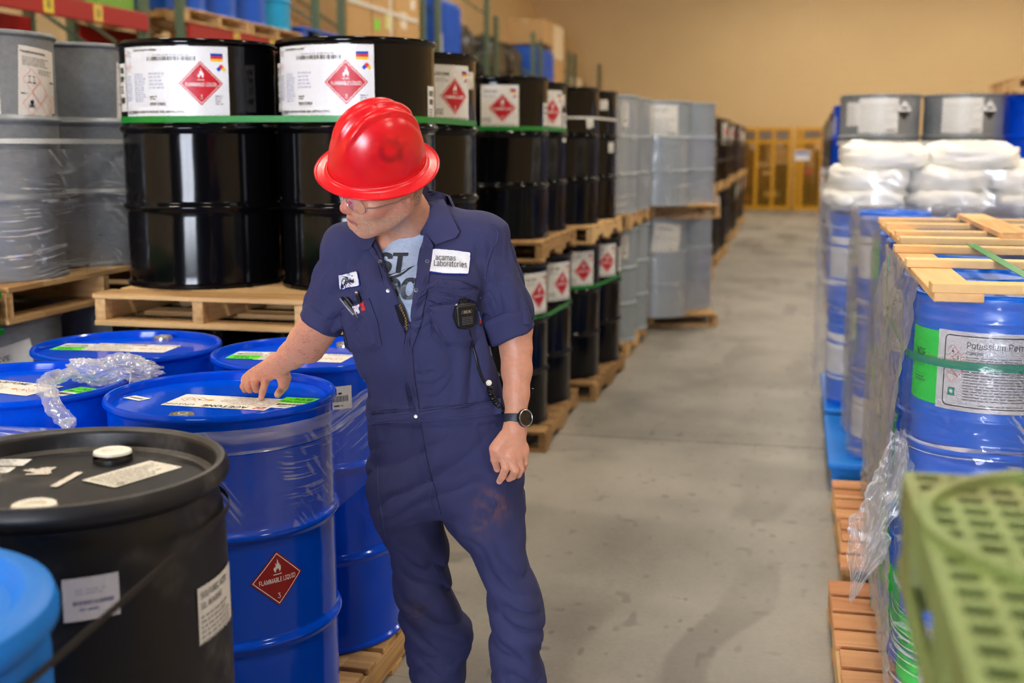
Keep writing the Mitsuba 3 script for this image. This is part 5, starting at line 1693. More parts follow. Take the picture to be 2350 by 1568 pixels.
def seam(pts, w=1.8, lift=.0034, tone=1.35):
    """a stitched ridge along a line: a narrow roof of cloth"""
    L_ = spline(np.array(pts, float), max(10, int(sum(np.hypot(*np.subtract(pts[i + 1], pts[i])) for i in range(len(pts) - 1)) / 7)))
    t = np.gradient(L_, axis=0); t /= np.linalg.norm(t, axis=1, keepdims=True)
    nn = np.stack([-t[:, 1], t[:, 0]], 1)
    P = C.march(L_[:, 0], L_[:, 1])
    keep = P[:, 1] < np.median(P[:, 1]) + .07
    L_, nn, P = L_[keep], nn[keep], P[keep]
    N = C.grad(P, .012)
    rows_ = []
    for o, h_ in ((-w, -.003), (-w * .45, lift), (w * .45, lift), (w, -.003)):
        q = L_ + nn * o
        d = pdir(q[:, 0], q[:, 1])
        rows_.append(np.array([0, 0, CAM_H]) + d * (P[:, 1] / d[:, 1])[:, None] + N * h_)
    n_ = len(L_)
    F = [f for i in range(3) for j in range(n_ - 1) for f in ([i * n_ + j, (i + 1) * n_ + j, (i + 1) * n_ + j + 1], [i * n_ + j, (i + 1) * n_ + j + 1, i * n_ + j + 1])]
    m = mesh(np.vstack(rows_), F)
    if m.face_normals[:, 1].mean() > 0:
        m.invert()
    part(COV, 'seam', {**mikit.ply(m, 'cloth', True, color=cloth_color(m.vertices, tone=tone, dirt=False)), 'to_world': LOCAL})


# placket, belt, pockets, seams
sewn(COV, 'placket', [(936, 742), (950, 742), (946, 800), (950, 860), (962, 930), (968, 985), (982, 1060), (1000, 1130), (1012, 1178), (1000, 1180), (978, 1120), (960, 1050), (948, 985), (938, 930), (928, 870), (926, 800)], .002, .0028, .92, label='buttoned front placket')
sewn(COV, 'placket', [(955, 645), (964, 592), (972, 540), (982, 545), (994, 566), (990, 600), (980, 660), (966, 740), (946, 800), (938, 790), (944, 744)], .003, .0032, 1.0, step=4)
sewn(COV, 'placket', [(842, 556), (860, 576), (883, 620), (905, 672), (926, 728), (934, 746), (926, 790), (912, 770), (896, 700), (880, 650), (862, 600), (846, 576)], .002, .0028, 1.02, step=4)
sewn(COV, 'waistband', [(843, 944), (900, 938), (938, 934), (960, 934), (1060, 928), (1120, 920), (1146, 915), (1148, 949), (1120, 954), (1060, 962), (966, 968), (944, 970), (900, 974), (845, 977)], .0012, .0022, 1.03)
for y0_, dy in ((941, 0), (946, 0), (966, 0), (971, 0)):
    seam([(845, y0_ + 3), (900, y0_ - 2), (942, y0_ - 4), (1060, y0_ - 12), (1120, y0_ - 20), (1142, y0_ - 25)], 1.2, .0046, 1.5)
sewn(COV, 'pocket', [(779, 699), (848, 684), (866, 735), (877, 792), (862, 806), (808, 808), (795, 796), (787, 750)], .0018, .0022, .97, bulge=.006, label='chest patch pocket holding pens')
sewn(COV, 'pocket', [(982, 690), (1000, 694), (1046, 688), (1088, 690), (1100, 740), (1102, 770), (1084, 793), (1012, 795), (992, 772), (986, 730)], .0018, .0022, .97, bulge=.006, label='chest pocket with flap')
sewn(COV, 'pocket_flap', [(978, 655), (994, 643), (1050, 645), (1094, 664), (1086, 690), (1070, 684), (1056, 694), (1000, 694), (986, 678)], .006, .0035, 1.08, step=4, bulge=.003, label='wrinkled pocket flap')
for pts in ([(784, 703), (792, 750), (798, 792)], [(842, 690), (858, 738), (868, 790)], [(992, 772), (1012, 789), (1084, 787)], [(1094, 700), (1097, 768)], [(990, 650), (1048, 652), (1088, 668)], [(1135, 560), (1120, 600), (1112, 640)], [(1128, 515), (1142, 535), (1135, 562)], [(965, 985), (978, 1060), (998, 1140)], [(870, 1000), (868, 1100), (880, 1200), (906, 1320)]):
    seam(pts)
# collar
sewn(COV, 'collar_flap', [(966, 452), (972, 437), (1008, 456), (1032, 499), (1056, 535), (1046, 549), (1018, 560), (1000, 567), (984, 552), (969, 532), (966, 490)], .010, .004, 1.12, step=4, label='wide open collar flap')
sewn(COV, 'collar_flap', [(798, 563), (816, 537), (836, 524), (853, 530), (858, 553), (847, 575), (828, 577), (813, 576)], .008, .004, 1.05, step=4, label='turned collar flap')
a0 = np.linspace(-.35, 3.2, 30)
cen = NECK + [.012, .012, .012]
rings = []
for dr_, dz in ((.072, .03), (.070, .052), (.076, .054), (.088, .028), (.084, -.02)):
    rings.append(np.stack([cen[0] + dr_ * 1.03 * np.cos(a0), cen[1] + dr_ * np.sin(a0), cen[2] + dz - .012 * np.cos(a0) ** 2 + 0 * a0], 1))
Vc = np.vstack(rings); nc = len(a0)
m = mesh(Vc, [f for i in range(len(rings) - 1) for j in range(nc - 1) for f in ([i * nc + j, (i + 1) * nc + j, (i + 1) * nc + j + 1], [i * nc + j, (i + 1) * nc + j + 1, i * nc + j + 1])])
part(COV, 'collar_stand', {**mikit.ply(m, 'cloth', True, color=cloth_color(m.vertices, tone=1.1, dirt=False)), 'to_world': LOCAL})
# snaps and zip
for x, y in ((980, 603), (957, 665), (892, 666), (954, 955), (872, 603)):
    P = C.march(np.array([x]), np.array([y]))[0]
    N = C.grad(P[None], .01)[0]
    M = trimesh.geometry.align_vectors([0, 0, 1], N)
    M[:3, 3] = P + N * .0045
    s_ = lathe([(0, .0008), (.0022, .0008), (.003, .002), (.0044, .0022), (.0052, .001), (.0054, -.004)][::-1], 20)
    s_.apply_transform(M)
    part(COV, 'snap', {**mikit.ply(s_, 'steel_cap', 35), 'to_world': LOCAL}, 'silver snap button')
sewn(COV, 'zip_tape', [(905, 700), (915, 696), (928, 725), (938, 755), (930, 764), (916, 735)], .0042, .0012, .3, colr=(22, 22, 28), step=4)
mat('brass', principled((196, 160, 96), .35, metal=.8))
zp = spline([(914, 699), (922, 718), (930, 738), (934, 754)], 20)
P = C.march(zp[:, 0], zp[:, 1]); N = C.grad(P, .01)
part(COV, 'zip_teeth', {**mikit.ply(cat([trimesh.creation.icosphere(1, .0019).apply_translation(P[i] + N[i] * .0072 + [(-1) ** i * .0012, 0, 0]) for i in range(len(P))]), 'brass'), 'to_world': LOCAL}, kind='stuff')
# name patches: white ground, navy edge, black thread
PATCH_INK = (22, 22, 30)


def patch(name, poly, edge, label):
    g = Polygon(poly).buffer(-3).buffer(3, quad_segs=4)
    k = sewn(COV, name, g.buffer(1.6), .0036, .0012, colr=edge, step=4, label=label)
    sewn(k if k.count('__') < 2 else COV, name + '_ground' if False else 'patch_ground', g, .0046, .0012, colr=(236, 238, 244), step=4)
    return k


def letters(strokes_or_text, org, ux, uy, colr, lift, name='lettering', fld=None, bsdf='print', parent=None):
    """lettering laid on the cloth: org = picture position of the baseline start, ux, uy = picture vectors of one unit right / up"""
    Vs, Fs, o = [], [], 0
    for V, F in strokes_or_text:
        X_ = org[0] + V[:, 0] * ux[0] + V[:, 1] * uy[0]
        Y_ = org[1] + V[:, 0] * ux[1] + V[:, 1] * uy[1]
        f_ = fld or C
        P = f_.march(X_, Y_); N = f_.grad(P, .012)
        Vs.append(P + N * lift); Fs.append(F + o); o += len(V)
    m = mesh(np.vstack(Vs), np.vstack(Fs))
    if m.face_normals[:, 1].mean() > 0:
        m.invert()
    part(parent or COV, name, {**mikit.ply(m, bsdf, False, color=np.tile(lin(colr), (len(m.vertices), 1))), 'to_world': LOCAL})


patch('name_patch', [(777, 632), (821, 625), (827, 655), (782, 664)], (28, 40, 120), 'white name patch with script lettering')
strokes = [[(.46, .82), (.3, 1.0), (.1, .8), (.02, .45), (.1, .12), (.28, .0), (.46, .14)], [(.5, .1), (.62, .7), (.7, 1.0), (.66, 1.02), (.6, .5), (.56, .0), (.66, .36), (.76, .42), (.8, .3), (.8, .06), (.9, .04)], [(.9, .04), (1.0, .42), (1.04, .3), (1.14, .36), (1.14, .1), (1.2, .02)], [(1.2, .02), (1.3, .4), (1.28, .08), (1.36, .02)], [(1.36, .02), (1.52, .44), (1.5, .26), (1.6, .1), (1.48, .0), (1.38, .08)]]
gs = [LineString(spline(np.array(s) + [[0.16 * p[1], 0] for p in s], 26) if False else [(p[0] + .16 * p[1], p[1]) for p in s]).buffer(.035, quad_segs=2) for s in strokes] + [Point(1.38, .62).buffer(.05, quad_segs=3)]
tr = [trimesh.creation.triangulate_polygon(g, engine='earcut') for u in gs for g in getattr(u, 'geoms', [u])]
letters([(np.asarray(v)[:, :2], np.asarray(f)) for v, f in tr], (787, 655), (17.5, -3.2), (-1.4, -15.5), PATCH_INK, .0088)
patch('company_patch', [(986, 577), (1000, 574), (1078, 580), (1076, 604), (1072, 630), (1020, 630), (984, 625)], (40, 50, 130), 'white company patch with two lines of black lettering')
for word, x_, y_, w_ in (('acamas', 998, 601, 46), ('Laboratories', 994, 615, 74)):
    V, F = poly_text(word, 1.0)
    V = V / V[:, 0].max() * [w_, 0] + V * [0, 1]
    letters([(V, F)], (x_, y_), (1, .05), (.2, -13.5), PATCH_INK, .0088)

# --- grey T-shirt inside the open front
S = Field([-.40, 2.66, 1.05], [-.02, 3.0, 1.56], .0042)
S.loft([(y, l + 8, r - 8, W + .012, hd - .010) for y, l, r, W, hd in TORSO if 495 < y < 900], 0)
S.cone(NECK + [0, .0, -.03], NECK + [-.006, -.02, .012], .082, .072, .03)
nb = np.argwhere(np.abs(S.f) < .009); Pn = S.lo + S.h * nb
S.f[tuple(nb.T)] += (.004 * ridge(Pn, [14, 9, 8], 77) ** 2).astype(np.float32)
S.cone(NECK + [-.004, -.010, .022], NECK + [-.035, -.10, .17], .060, .085, .006, 'cut')
shirt = S.mesh(2)
h1 = meshkit.fbm(shirt.vertices * 260, 2, 9)
part(person, 'shirt', {**mikit.ply(shirt, 'cloth', True, color=lin((176, 190, 212))[None] * (.82 + .36 * h1)[:, None]), 'to_world': LOCAL}, 'heather grey T-shirt with dark print')
SH = person + '__shirt'
V, F = poly_text('JUST', 1.0, True, .72, .12); V = V - [V[:, 0].max(), 0]; letters([(V + [o_, 0], F) for o_ in (-.06, -.03, 0, .03)], (936, 626), (52, 0), (0, -44), (50, 56, 66), .0012, 'print', S, parent=SH)
V, F = poly_text('DO IT', 1.0, True, .74, .12); letters([(V + [o_, 0], F) for o_ in (-.06, -.03, 0, .03)], (878, 686), (52, 0), (0, -46), (50, 56, 66), .0012, 'print', S, parent=SH)
g = Polygon([(868, 640), (886, 633), (915, 624), (952, 610), (920, 634), (890, 645), (872, 648)])
V, F = trimesh.creation.triangulate_polygon(g.segmentize(6), engine='earcut'); letters([(V[:, :2], F)], (0, 0), (1, 0), (0, 1), (50, 56, 66), .0014, 'print', S, parent=SH)

# --- the body: head, neck, chest, arms and hands in one surface
HW = 2.705
BR = pk(866, 381, HW)                       # centre of the hat's brim
ha = np.array([.036, -.521, .853]); ha /= np.linalg.norm(ha)
hf = np.array([-.817, -.507, -.275]); hf -= ha * (hf @ ha); hf /= np.linalg.norm(hf)
hl = np.cross(ha, hf)
HO = BR - ha * .052 - hf * .004 + np.array([.012, 0, 0])
HB = np.stack([hl, hf, ha])                 # rows: left, front, up
hp = lambda x, y, z: HO + hl * x + hf * y + ha * (z if z > 0 else z * .90)
B = Field([-.72, 2.62, .74], [.10, 3.16, 1.66], .0026)
B.ell(hp(0, -.008, .030), (.074, .096, .090), HB, 0)
B.ell(hp(0, .022, -.045), (.058, .066, .066), HB, .03)
B.cone(hp(.056, -.004, -.045), hp(.026, .062, -.094), .017, .017, .035)
B.cone(hp(-.056, -.004, -.045), hp(-.026, .062, -.094), .017, .017, .035)
B.cone(hp(.014, .071, -.098), hp(-.014, .071, -.098), .0175, .0175, .02)
for s in (1, -1):
    B.ell(hp(.046 * s, .058, -.018), (.024, .024, .022), HB, .025)          # cheek bones
    B.ell(hp(.030 * s, .079, .030), (.026, .012, .010), HB, .02)           # brows
    B.ell(hp(.031 * s, .088, .006), (.016, .012, .010), HB, .012, 'cut')   # eye sockets
    B.ell(hp(.031 * s, .073, .006), (.0125, .0125, .0125), HB, .003)       # eyes under their lids
    B.cone(hp(.046 * s, .064, .004), hp(.018 * s, .080, .011), .0042, .0042, .004)
    B.ell(hp(.012 * s, .089, -.037), (.0085, .011, .0085), HB, .008)       # wings of the nose
    B.cone(hp(.019 * s, .088, -.042), hp(.032 * s, .076, -.066), .0022, .0022, .006, 'cut')
    B.ell(hp(.073 * s, -.012, .006), (.008, .019, .031), HB, .008)         # ears
    B.ell(hp(.078 * s, -.008, .008), (.006, .010, .016), HB, .005, 'cut')
    B.ell(hp(.071 * s, -.004, -.024), (.007, .010, .010), HB, .006)
B.cone(hp(0, .084, .014), hp(0, .103, -.026), .0085, .0115, .012)
B.ell(hp(0, .104, -.030), (.0125, .0115, .0115), HB, .01)
for s in (1, -1):
    B.ell(hp(.0062 * s, .099, -.0435), (.0035, .005, .003), HB, .003, 'cut')
B.ell(hp(0, .082, -.060), (.030, .014, .020), HB, .012)                     # muzzle
B.cone(hp(.021, .084, -.0655), hp(0, .0955, -.062), .0042, .0062, .005); B.cone(hp(-.021, .084, -.0655), hp(0, .0955, -.062), .0042, .0062, .005)
B.cone(hp(.018, .083, -.0735), hp(-.018, .083, -.0735), .0058, .0058, .006); B.cone(hp(.008, .0895, -.074), hp(-.008, .0895, -.074), .006, .006, .006)
for s in (1, -1):
    B.cone(hp(.027 * s, .084, -.0692), hp(0, .1035, -.0682), .0014, .0016, .002, 'cut')
B.cone(hp(.012, .092, -.085), hp(-.012, .092, -.085), .005, .005, .008, 'cut')
# neck with its cords, then the hidden chest that the arms grow from
B.cone(hp(0, -.030, -.040), NECK + [0, .004, -.02], .052, .060, .03)
B.cone(hp(.058, -.018, -.035), NECK + [-.03, -.042, .0], .011, .010, .02)
B.cone(hp(.0, .03, -.085), NECK + [-.015, -.025, .0], .022, .026, .03)
B.cone(NECK + [0, .015, -.02], pk(950, 640, 2.96), .052, .07, .04)
B.cone(NECK + [0, .0, -.035], SH_L + [-.02, 0, -.01], .045, .05, .03)
B.cone(NECK + [0, .0, -.035], SH_R + [.02, 0, -.01], .045, .05, .03)
# right arm: upper arm, forearm, wrist
WR = pk(639, 838, 2.985)
B.cone(SH_R, EL_R + [.004, 0, .01], .048, .041, .02)
B.chain([EL_R + [.004, 0, .005], pk(727, 752, 2.892), pk(702, 786, 2.925), pk(670, 815, 2.958), WR], [.041, .0455, .0435, .0335, .0275], .015)
B.cone(pk(738, 748, 2.89), pk(712, 800, 2.92), .040, .034, .02)
LZW = PAL_H + .8645 + .0012                # top of the label under the finger
idx = [pk(606, 853, 3.03), pk(608, 872, 3.008), pk(602, 895, 2.996), pk(599, 907, 2.99)]
mid = [pk(590, 851, 3.04), pk(584, 873, 3.006), pk(588, 888, 3.024), pk(594, 884, 3.042)]
rng = [pk(576, 857, 3.048), pk(569, 878, 3.018), pk(573, 889, 3.034), pk(579, 885, 3.05)]
pin = [pk(566, 864, 3.058), pk(558, 881, 3.034), pk(562, 889, 3.046), pk(567, 886, 3.06)]
thb = [pk(641, 846, 3.0), pk(652, 861, 2.992), pk(651, 881, 2.988), pk(637, 899, 2.99)]
low = min(p[2] for q in (idx, mid, rng, pin, thb) for p in q)
lift = LZW + .0072 - idx[-1][2]
HAND = [[p + [0, 0, lift] for p in q] for q in (idx, mid, rng, pin, thb)]
for q, r0 in zip(HAND[1:4], (.0088, .0086, .0078)):
    for i in (1, 2, 3):
        q[i][2] = max(q[i][2], LZW + r0 + .0004)
idx, mid, rng, pin, thb = HAND
thb[3][2] = max(thb[3][2], LZW + .0095)
for q, r in ((idx, (.0118, .0104, .0088, .0074)), (mid, (.0108, .0102, .0092, .0084)), (rng, (.0104, .0098, .0088, .008)), (pin, (.0096, .0090, .0080, .0074)), (thb, (.016, .0135, .0122, .0095))):
    B.chain(q, r, .0022)
for q, r in ((idx, .0185), (mid, .0185), (rng, .017), (pin, .0155)):
    B.cone(WR + [-.006, .012, .0], q[0] + [.0, .004, -.002], .0215, r * .82, .014)
B.cone(idx[0] + [0, .006, -.008], pin[0] + [0, .004, -.006], .013, .0115, .012)
B.cone(WR, thb[1], .021, .0145, .016)
B.cone(thb[0], idx[0] + [.004, .002, -.006], .014, .011, .014)
for q in (idx, mid, rng, pin):
    B.ell(q[0] + [0, -.003, .006], (.0075, .0075, .006), None, .006)
# left arm hanging: upper arm, forearm, wrist, relaxed hand seen from the back
WL = pk(1184, 962, 2.850)
B.cone(SH_L, EL_L, .052, .044, .02)
B.chain([EL_L, pk(1184, 800, 2.90), pk(1186, 850, 2.884), pk(1185, 905, 2.866), WL, pk(1182, 985, 2.840)], [.044, .0385, .0365, .0305, .0262, .0265], .015)
li = [pk(1150, 1040, 2.808), pk(1161, 1074, 2.798), pk(1153, 1094, 2.806), pk(1146, 1105, 2.816)]
lm = [pk(1170, 1046, 2.808), pk(1182, 1080, 2.802), pk(1176, 1094, 2.815), pk(1168, 1099, 2.828)]
lr = [pk(1188, 1046, 2.818), pk(1195, 1076, 2.817), pk(1189, 1090, 2.830), pk(1181, 1093, 2.844)]
lp = [pk(1201, 1040, 2.832), pk(1204, 1064, 2.833), pk(1199, 1078, 2.844), pk(1192, 1081, 2.856)]
lt = [pk(1160, 1003, 2.818), pk(1139, 1030, 2.810), pk(1136, 1055, 2.812), pk(1141, 1077, 2.820)]
for q, r in ((li, (.0112, .0104, .0092, .0078)), (lm, (.0112, .0106, .0094, .0082)), (lr, (.0104, .0098, .0088, .0078)), (lp, (.0094, .0088, .0078, .0072)), (lt, (.0165, .0135, .0112, .0086))):
    B.chain(q, r, .0022)
W2 = pk(1182, 985, 2.840)
for q, r in ((li, .0155), (lm, .016), (lr, .015), (lp, .0135)):
    B.cone(W2, q[0], .0225, r * .86, .012)
    B.ell(q[0] + [0, -.006, 0], (.0075, .006, .008), None, .006)
B.cone(li[0] + [0, .008, .01], lp[0] + [0, .008, .01], .0135, .0125, .012)
B.cone(W2, lt[1], .019, .0135, .016)
nb = np.argwhere(np.abs(B.f) < .005); Pn = B.lo + B.h * nb
B.f[tuple(nb.T)] += (.0011 * (meshkit.fbm(Pn * 75, 2, 41) - .5) + .0008 * (meshkit.fbm(Pn * [30, 30, 60], 2, 44) - .5)).astype(np.float32)
body = B.mesh(1)
P = body.vertices
H = (P - HO) @ HB.T
H[:, 2] = np.where(H[:, 2] < 0, H[:, 2] / .90, H[:, 2])                         # head coordinates: left, front, up
n1, n2 = meshkit.fbm(P * 38, 3, 51), meshkit.fbm(P * 150, 2, 52)
skin = lin((206, 150, 122))[None] * (.88 + .2 * n1 + .16 * (n2 - .5))[:, None]


def tint(m, c):
    global skin
    m = np.clip(m, 0, 1)[:, None]
    skin = skin * (1 - m) + lin(c)[None] * m


face = np.linalg.norm(H, axis=1) < .16
sph = lambda x, y, z, r, s=(1, 1, 1): np.clip(1 - np.linalg.norm((H - [x, y, z]) / np.array(s), axis=1) / r, 0, 1)
arm = (P[:, 2] < 1.3)
tint(arm * (.22 + .5 * (n1 - .45)), (198, 118, 92))
tint(face * sph(0, .105, -.03, .03) * 1.2, (204, 112, 100))
tint(face * (sph(.05, .06, -.02, .035) + sph(-.05, .06, -.02, .035)) * .6, (208, 124, 106))
lower = face * np.clip((-.038 - H[:, 2] + .03 * np.clip(np.abs(H[:, 0]) - .03, 0, .05) / .05 + .012 * (H[:, 1] < .05)) / .016, 0, 1) * (H[:, 1] > -.03)
hair = meshkit.fbm(P * 640, 1, 61) * .6 + .4 * meshkit.fbm(P * 250, 2, 62)
beard = lower * np.clip((hair - .36) * 3.6, 0, 1)
lipm = (np.abs(H[:, 0]) < .026) & (H[:, 2] > -.0805 + .10 * np.abs(H[:, 0])) & (H[:, 2] < -.0575 - .18 * np.abs(H[:, 0]) * 1.0) & (H[:, 1] > .078) & face
tint(beard * .5 * ~lipm, (128, 110, 98))
tint(lower * np.clip((hair - .62) * 6, 0, 1) * .6 * ~lipm, (206, 196, 184))
tint(lipm * .8, (176, 96, 90))
tint(lipm * np.clip(1 - np.abs(H[:, 2] + .0686) / .0022, 0, 1) * .8, (92, 48, 46))
tint((np.abs(H[:, 0]) > .066) * face * (H[:, 2] > -.04) * .35, (200, 108, 92))
tint(np.clip(sph(.055, -.05, -.02, .05) * 2, 0, 1) * (H[:, 1] < -.035) * np.clip((hair - .35) * 3, 0, 1), (112, 100, 92))
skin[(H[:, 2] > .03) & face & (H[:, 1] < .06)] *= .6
fr = meshkit.fbm(P * 210, 2, 71)
tint(arm * np.clip((fr - .68) * 6, 0, 1) * .16, (150, 84, 62))
hairs = meshkit.fbm(P * [190, 190, 420], 2, 73)
tint((arm & (P[:, 2] > 1.0) & (P[:, 0] < -.3)) * np.clip((hairs - .58) * 5, 0, 1) * .5 * np.clip((n1 - .35) * 4, 0, 1), (110, 74, 56))
# nails, and the old bruise on the thumb
for q, r, hi in ((idx, .0062, 1), (thb, .0075, 1), (li, .006, 0), (lt, .007, 0)):
    d = q[3] - q[2]; d /= np.linalg.norm(d)
    c = q[3] + d * .004 + np.array([0, -.0065, .003 * hi])
    tint(np.clip(1.4 - np.linalg.norm(P - c, axis=1) / r, 0, 1) * .6, (226, 176, 160))
tint(np.clip(1.3 - np.linalg.norm(P - (thb[2] * .45 + thb[3] * .55 + [.002, -.010, .002]), axis=1) / .009, 0, 1) * .7, (96, 62, 50))
for q in (idx, mid, rng, pin):
    tint(np.clip(1.2 - np.linalg.norm(P - q[1], axis=1) / .013, 0, 1) * .35, (196, 104, 88))
mat('skin', {'type': 'principled', 'base_color': {'type': 'mesh_attribute', 'name': 'vertex_color'}, 'roughness': .46, 'specular': .42, 'flatness': .4})
part(person, 'body', {**mikit.ply(body, 'skin', True, color=skin), 'to_world': LOCAL}, 'head with grey stubble, neck, bare forearms and hands')
# boots
mat('boot_leather', principled((58, 44, 34), .6))
for cu, cw, ang in ((pk(1010, 1706, 2.99), 2.97, -24), (pk(1195, 1755, 2.86), 2.83, 8)):
    f_ = m3.Manifold.batch_hull([m3.Manifold.sphere(r, 24).translate([x, y, z]) for x, y, z, r in ((0, .085, .045, .036), (0, -.03, .05, .045), (.012, -.14, .038, .034), (-.02, -.14, .036, .032), (0, .08, .12, .045), (0, -.0, .12, .048), (0, .05, .012, .032), (0, -.15, .012, .030))])
    f_ = f_.trim_by_plane([0, 0, 1], 0.0)
    mm = f_.to_mesh()
    t_ = mesh(mm.vert_properties[:, :3], mm.tri_verts)
    t_.apply_transform(trimesh.transformations.rotation_matrix(math.radians(ang), [0, 0, 1]))
    t_.apply_translation([cu[0], cw, 0])
    part(person, 'boot', {**mikit.ply(t_, 'boot_leather', 40), 'to_world': LOCAL})
# ------------------------------------------------------------------ what he wears and carries
mat('hat_red', {'type': 'principled', 'base_color': {'type': 'mesh_attribute', 'name': 'vertex_color'}, 'roughness': .27, 'specular': .5, 'clearcoat': .25, 'clearcoat_gloss': .92})
mat('black_plastic', principled((16, 16, 18), .35, spec=.5))
mat('watch_glass', principled((6, 6, 8), .06, spec=.7))
mat('silver', principled((210, 212, 216), .22, metal=.95))
mat('clear_lens', {'type': 'thindielectric', 'int_ior': 1.45}, False)


def hat_mesh():
    na, nc_, nb_ = 144, 40, 14
    t = np.linspace(0, 2 * np.pi, na, endpoint=False)
    bx_, by_ = .096, .114
    hgt = .146
    rows_ = []

    def shell(off):
        out = []
        for i in range(nc_ + 1):
            f = math.pi / 2 * (1 - i / nc_)
            rr, z = math.cos(f) ** .86, hgt * math.sin(f) ** .95
            x, y = np.sin(t) * rr * bx_, np.cos(t) * rr * by_
            x, y = x - np.sin(t) * off * rr, y - np.cos(t) * off * rr
            fade = np.clip((math.sin(f) - .42) / .3, 0, 1) * np.clip((.93 - np.abs(y) / by_) * 6, 0, 1)
            rz = sum(np.exp(-((x - c) / .0068) ** 2) for c in (-.031, 0, .031)) * .0075 * fade
            rz = rz - .0025 * np.exp(-((np.abs(x) - .0155) / .006) ** 2) * fade
            nx, ny, nz = x / bx_ ** 2, y / by_ ** 2, (z + .02) / hgt ** 2 + 0 * x
            l = np.sqrt(nx ** 2 + ny ** 2 + nz ** 2)
            out.append(np.stack([x + rz * nx / l, y + rz * ny / l, z - off * math.sin(f) + rz * nz / l], 1))
        return out

    outer = shell(0)
    for j in range(1, nb_ + 1):
        q = j / nb_
        rx_, ry_ = bx_ + (BRIM_B - bx_) * q, by_ + (BRIM_C - by_) * q
        z = -.002 - .009 * q + .010 * max(0, 1 - q / .3) ** 2 + .0035 * max(0, (q - .85) / .15) ** 2
        outer.append(np.stack([np.sin(t) * rx_, np.cos(t) * ry_, z + 0 * t + .003 * np.cos(t) ** 2 * q], 1))
    lip = outer[-1] + np.array([0, 0, -.0035])
    lip2 = np.stack([np.sin(t) * (BRIM_B - .004), np.cos(t) * (BRIM_C - .004), lip[:, 2] - .0003], 1)
    under = []
    for j in range(nb_ - 1, -1, -1):
        q = outer[nc_ + j] + np.array([0, 0, -.0028])
        under.append(q)
    inner = shell(.003)[::-1][1:]
    R_ = outer + [lip, lip2] + under + inner
    V = np.vstack(R_)
    F = []
    k_ = np.arange(na)
    for i in range(len(R_) - 1):
        a, b, c, d = i * na + k_, i * na + (k_ + 1) % na, (i + 1) * na + (k_ + 1) % na, (i + 1) * na + k_
        F += [np.stack([a, c, b], 1), np.stack([a, d, c], 1)]
    m = mesh(V, np.vstack(F))
    m.merge_vertices()
    m.update_faces(m.nondegenerate_faces())
    return m


BRIM_B, BRIM_C = .1292, .1448
HATM = np.eye(4)
HATM[:3, :3] = np.stack([-hl, hf, ha], 1)
HATM[:3, 3] = BR + ha * .006
hm = hat_mesh()
if np.linalg.det(HATM[:3, :3]) < 0:
    HATM[:3, 0] *= -1
hm.apply_transform(HATM)
if hm.volume < 0:
    hm.invert()
hat = thing('hard_hat', 'glossy red full-brim hard hat with ridges and a dark smudge, on the man\'s head', 'hard hat')
hm.merge_vertices()
Vh = hm.vertices
rd = pdir(897, 345); rd = rd / np.linalg.norm(rd)
rel = Vh - [0, 0, CAM_H]
off_ = rel - np.outer(rel @ rd, rd)
dd = np.linalg.norm(off_, axis=1) + 1.0 * (rel @ rd > 2.73)
nz_ = meshkit.fbm(Vh * 60, 4, 5)
sm_ = np.clip(1.25 - np.abs(dd - .021 - .008 * (nz_ - .5)) / .008, 0, 1) * np.clip((off_[:, 2] < .006) + .5, 0, 1) * .75 + np.clip(1 - dd / .055, 0, 1) * np.clip((nz_ - .42) * 3, 0, 1) * .8
wear = np.clip((meshkit.fbm(Vh * 30, 4, 9) - .5) * 2.2, 0, 1) * .35
hc = lin((214, 18, 30))[None] * (1 - .55 * np.clip(sm_, 0, 1))[:, None] * (1 - .35 * wear)[:, None]
part(hat, 'shell', {**mikit.ply(hm, 'hat_red', True, color=hc), 'to_world': LOCAL})
tb = np.linspace(0, 2 * np.pi, 60)
part(hat, 'headband', {**mikit.ply(tube(np.stack([hp(.083 * math.cos(x), .103 * math.sin(x) - .006, .034 - .012 * (math.sin(x) < 0) * abs(math.sin(x))) for x in tb]), .0045, 6, False), 'black_plastic', 60), 'to_world': LOCAL}, 'black headband inside the hat')
m = m3.Manifold.batch_hull([m3.Manifold.sphere(.008, 16).translate(list(map(float, hp(x, -.112, .018)))) for x in (-.02, .02)] + [m3.Manifold.sphere(.006, 16).translate(list(map(float, hp(x, -.106, -.004)))) for x in (-.012, .012)]).to_mesh()
part(hat, 'ratchet_knob', {**mikit.ply(mesh(m.vert_properties[:, :3], m.tri_verts), 'black_plastic', 40), 'to_world': LOCAL})
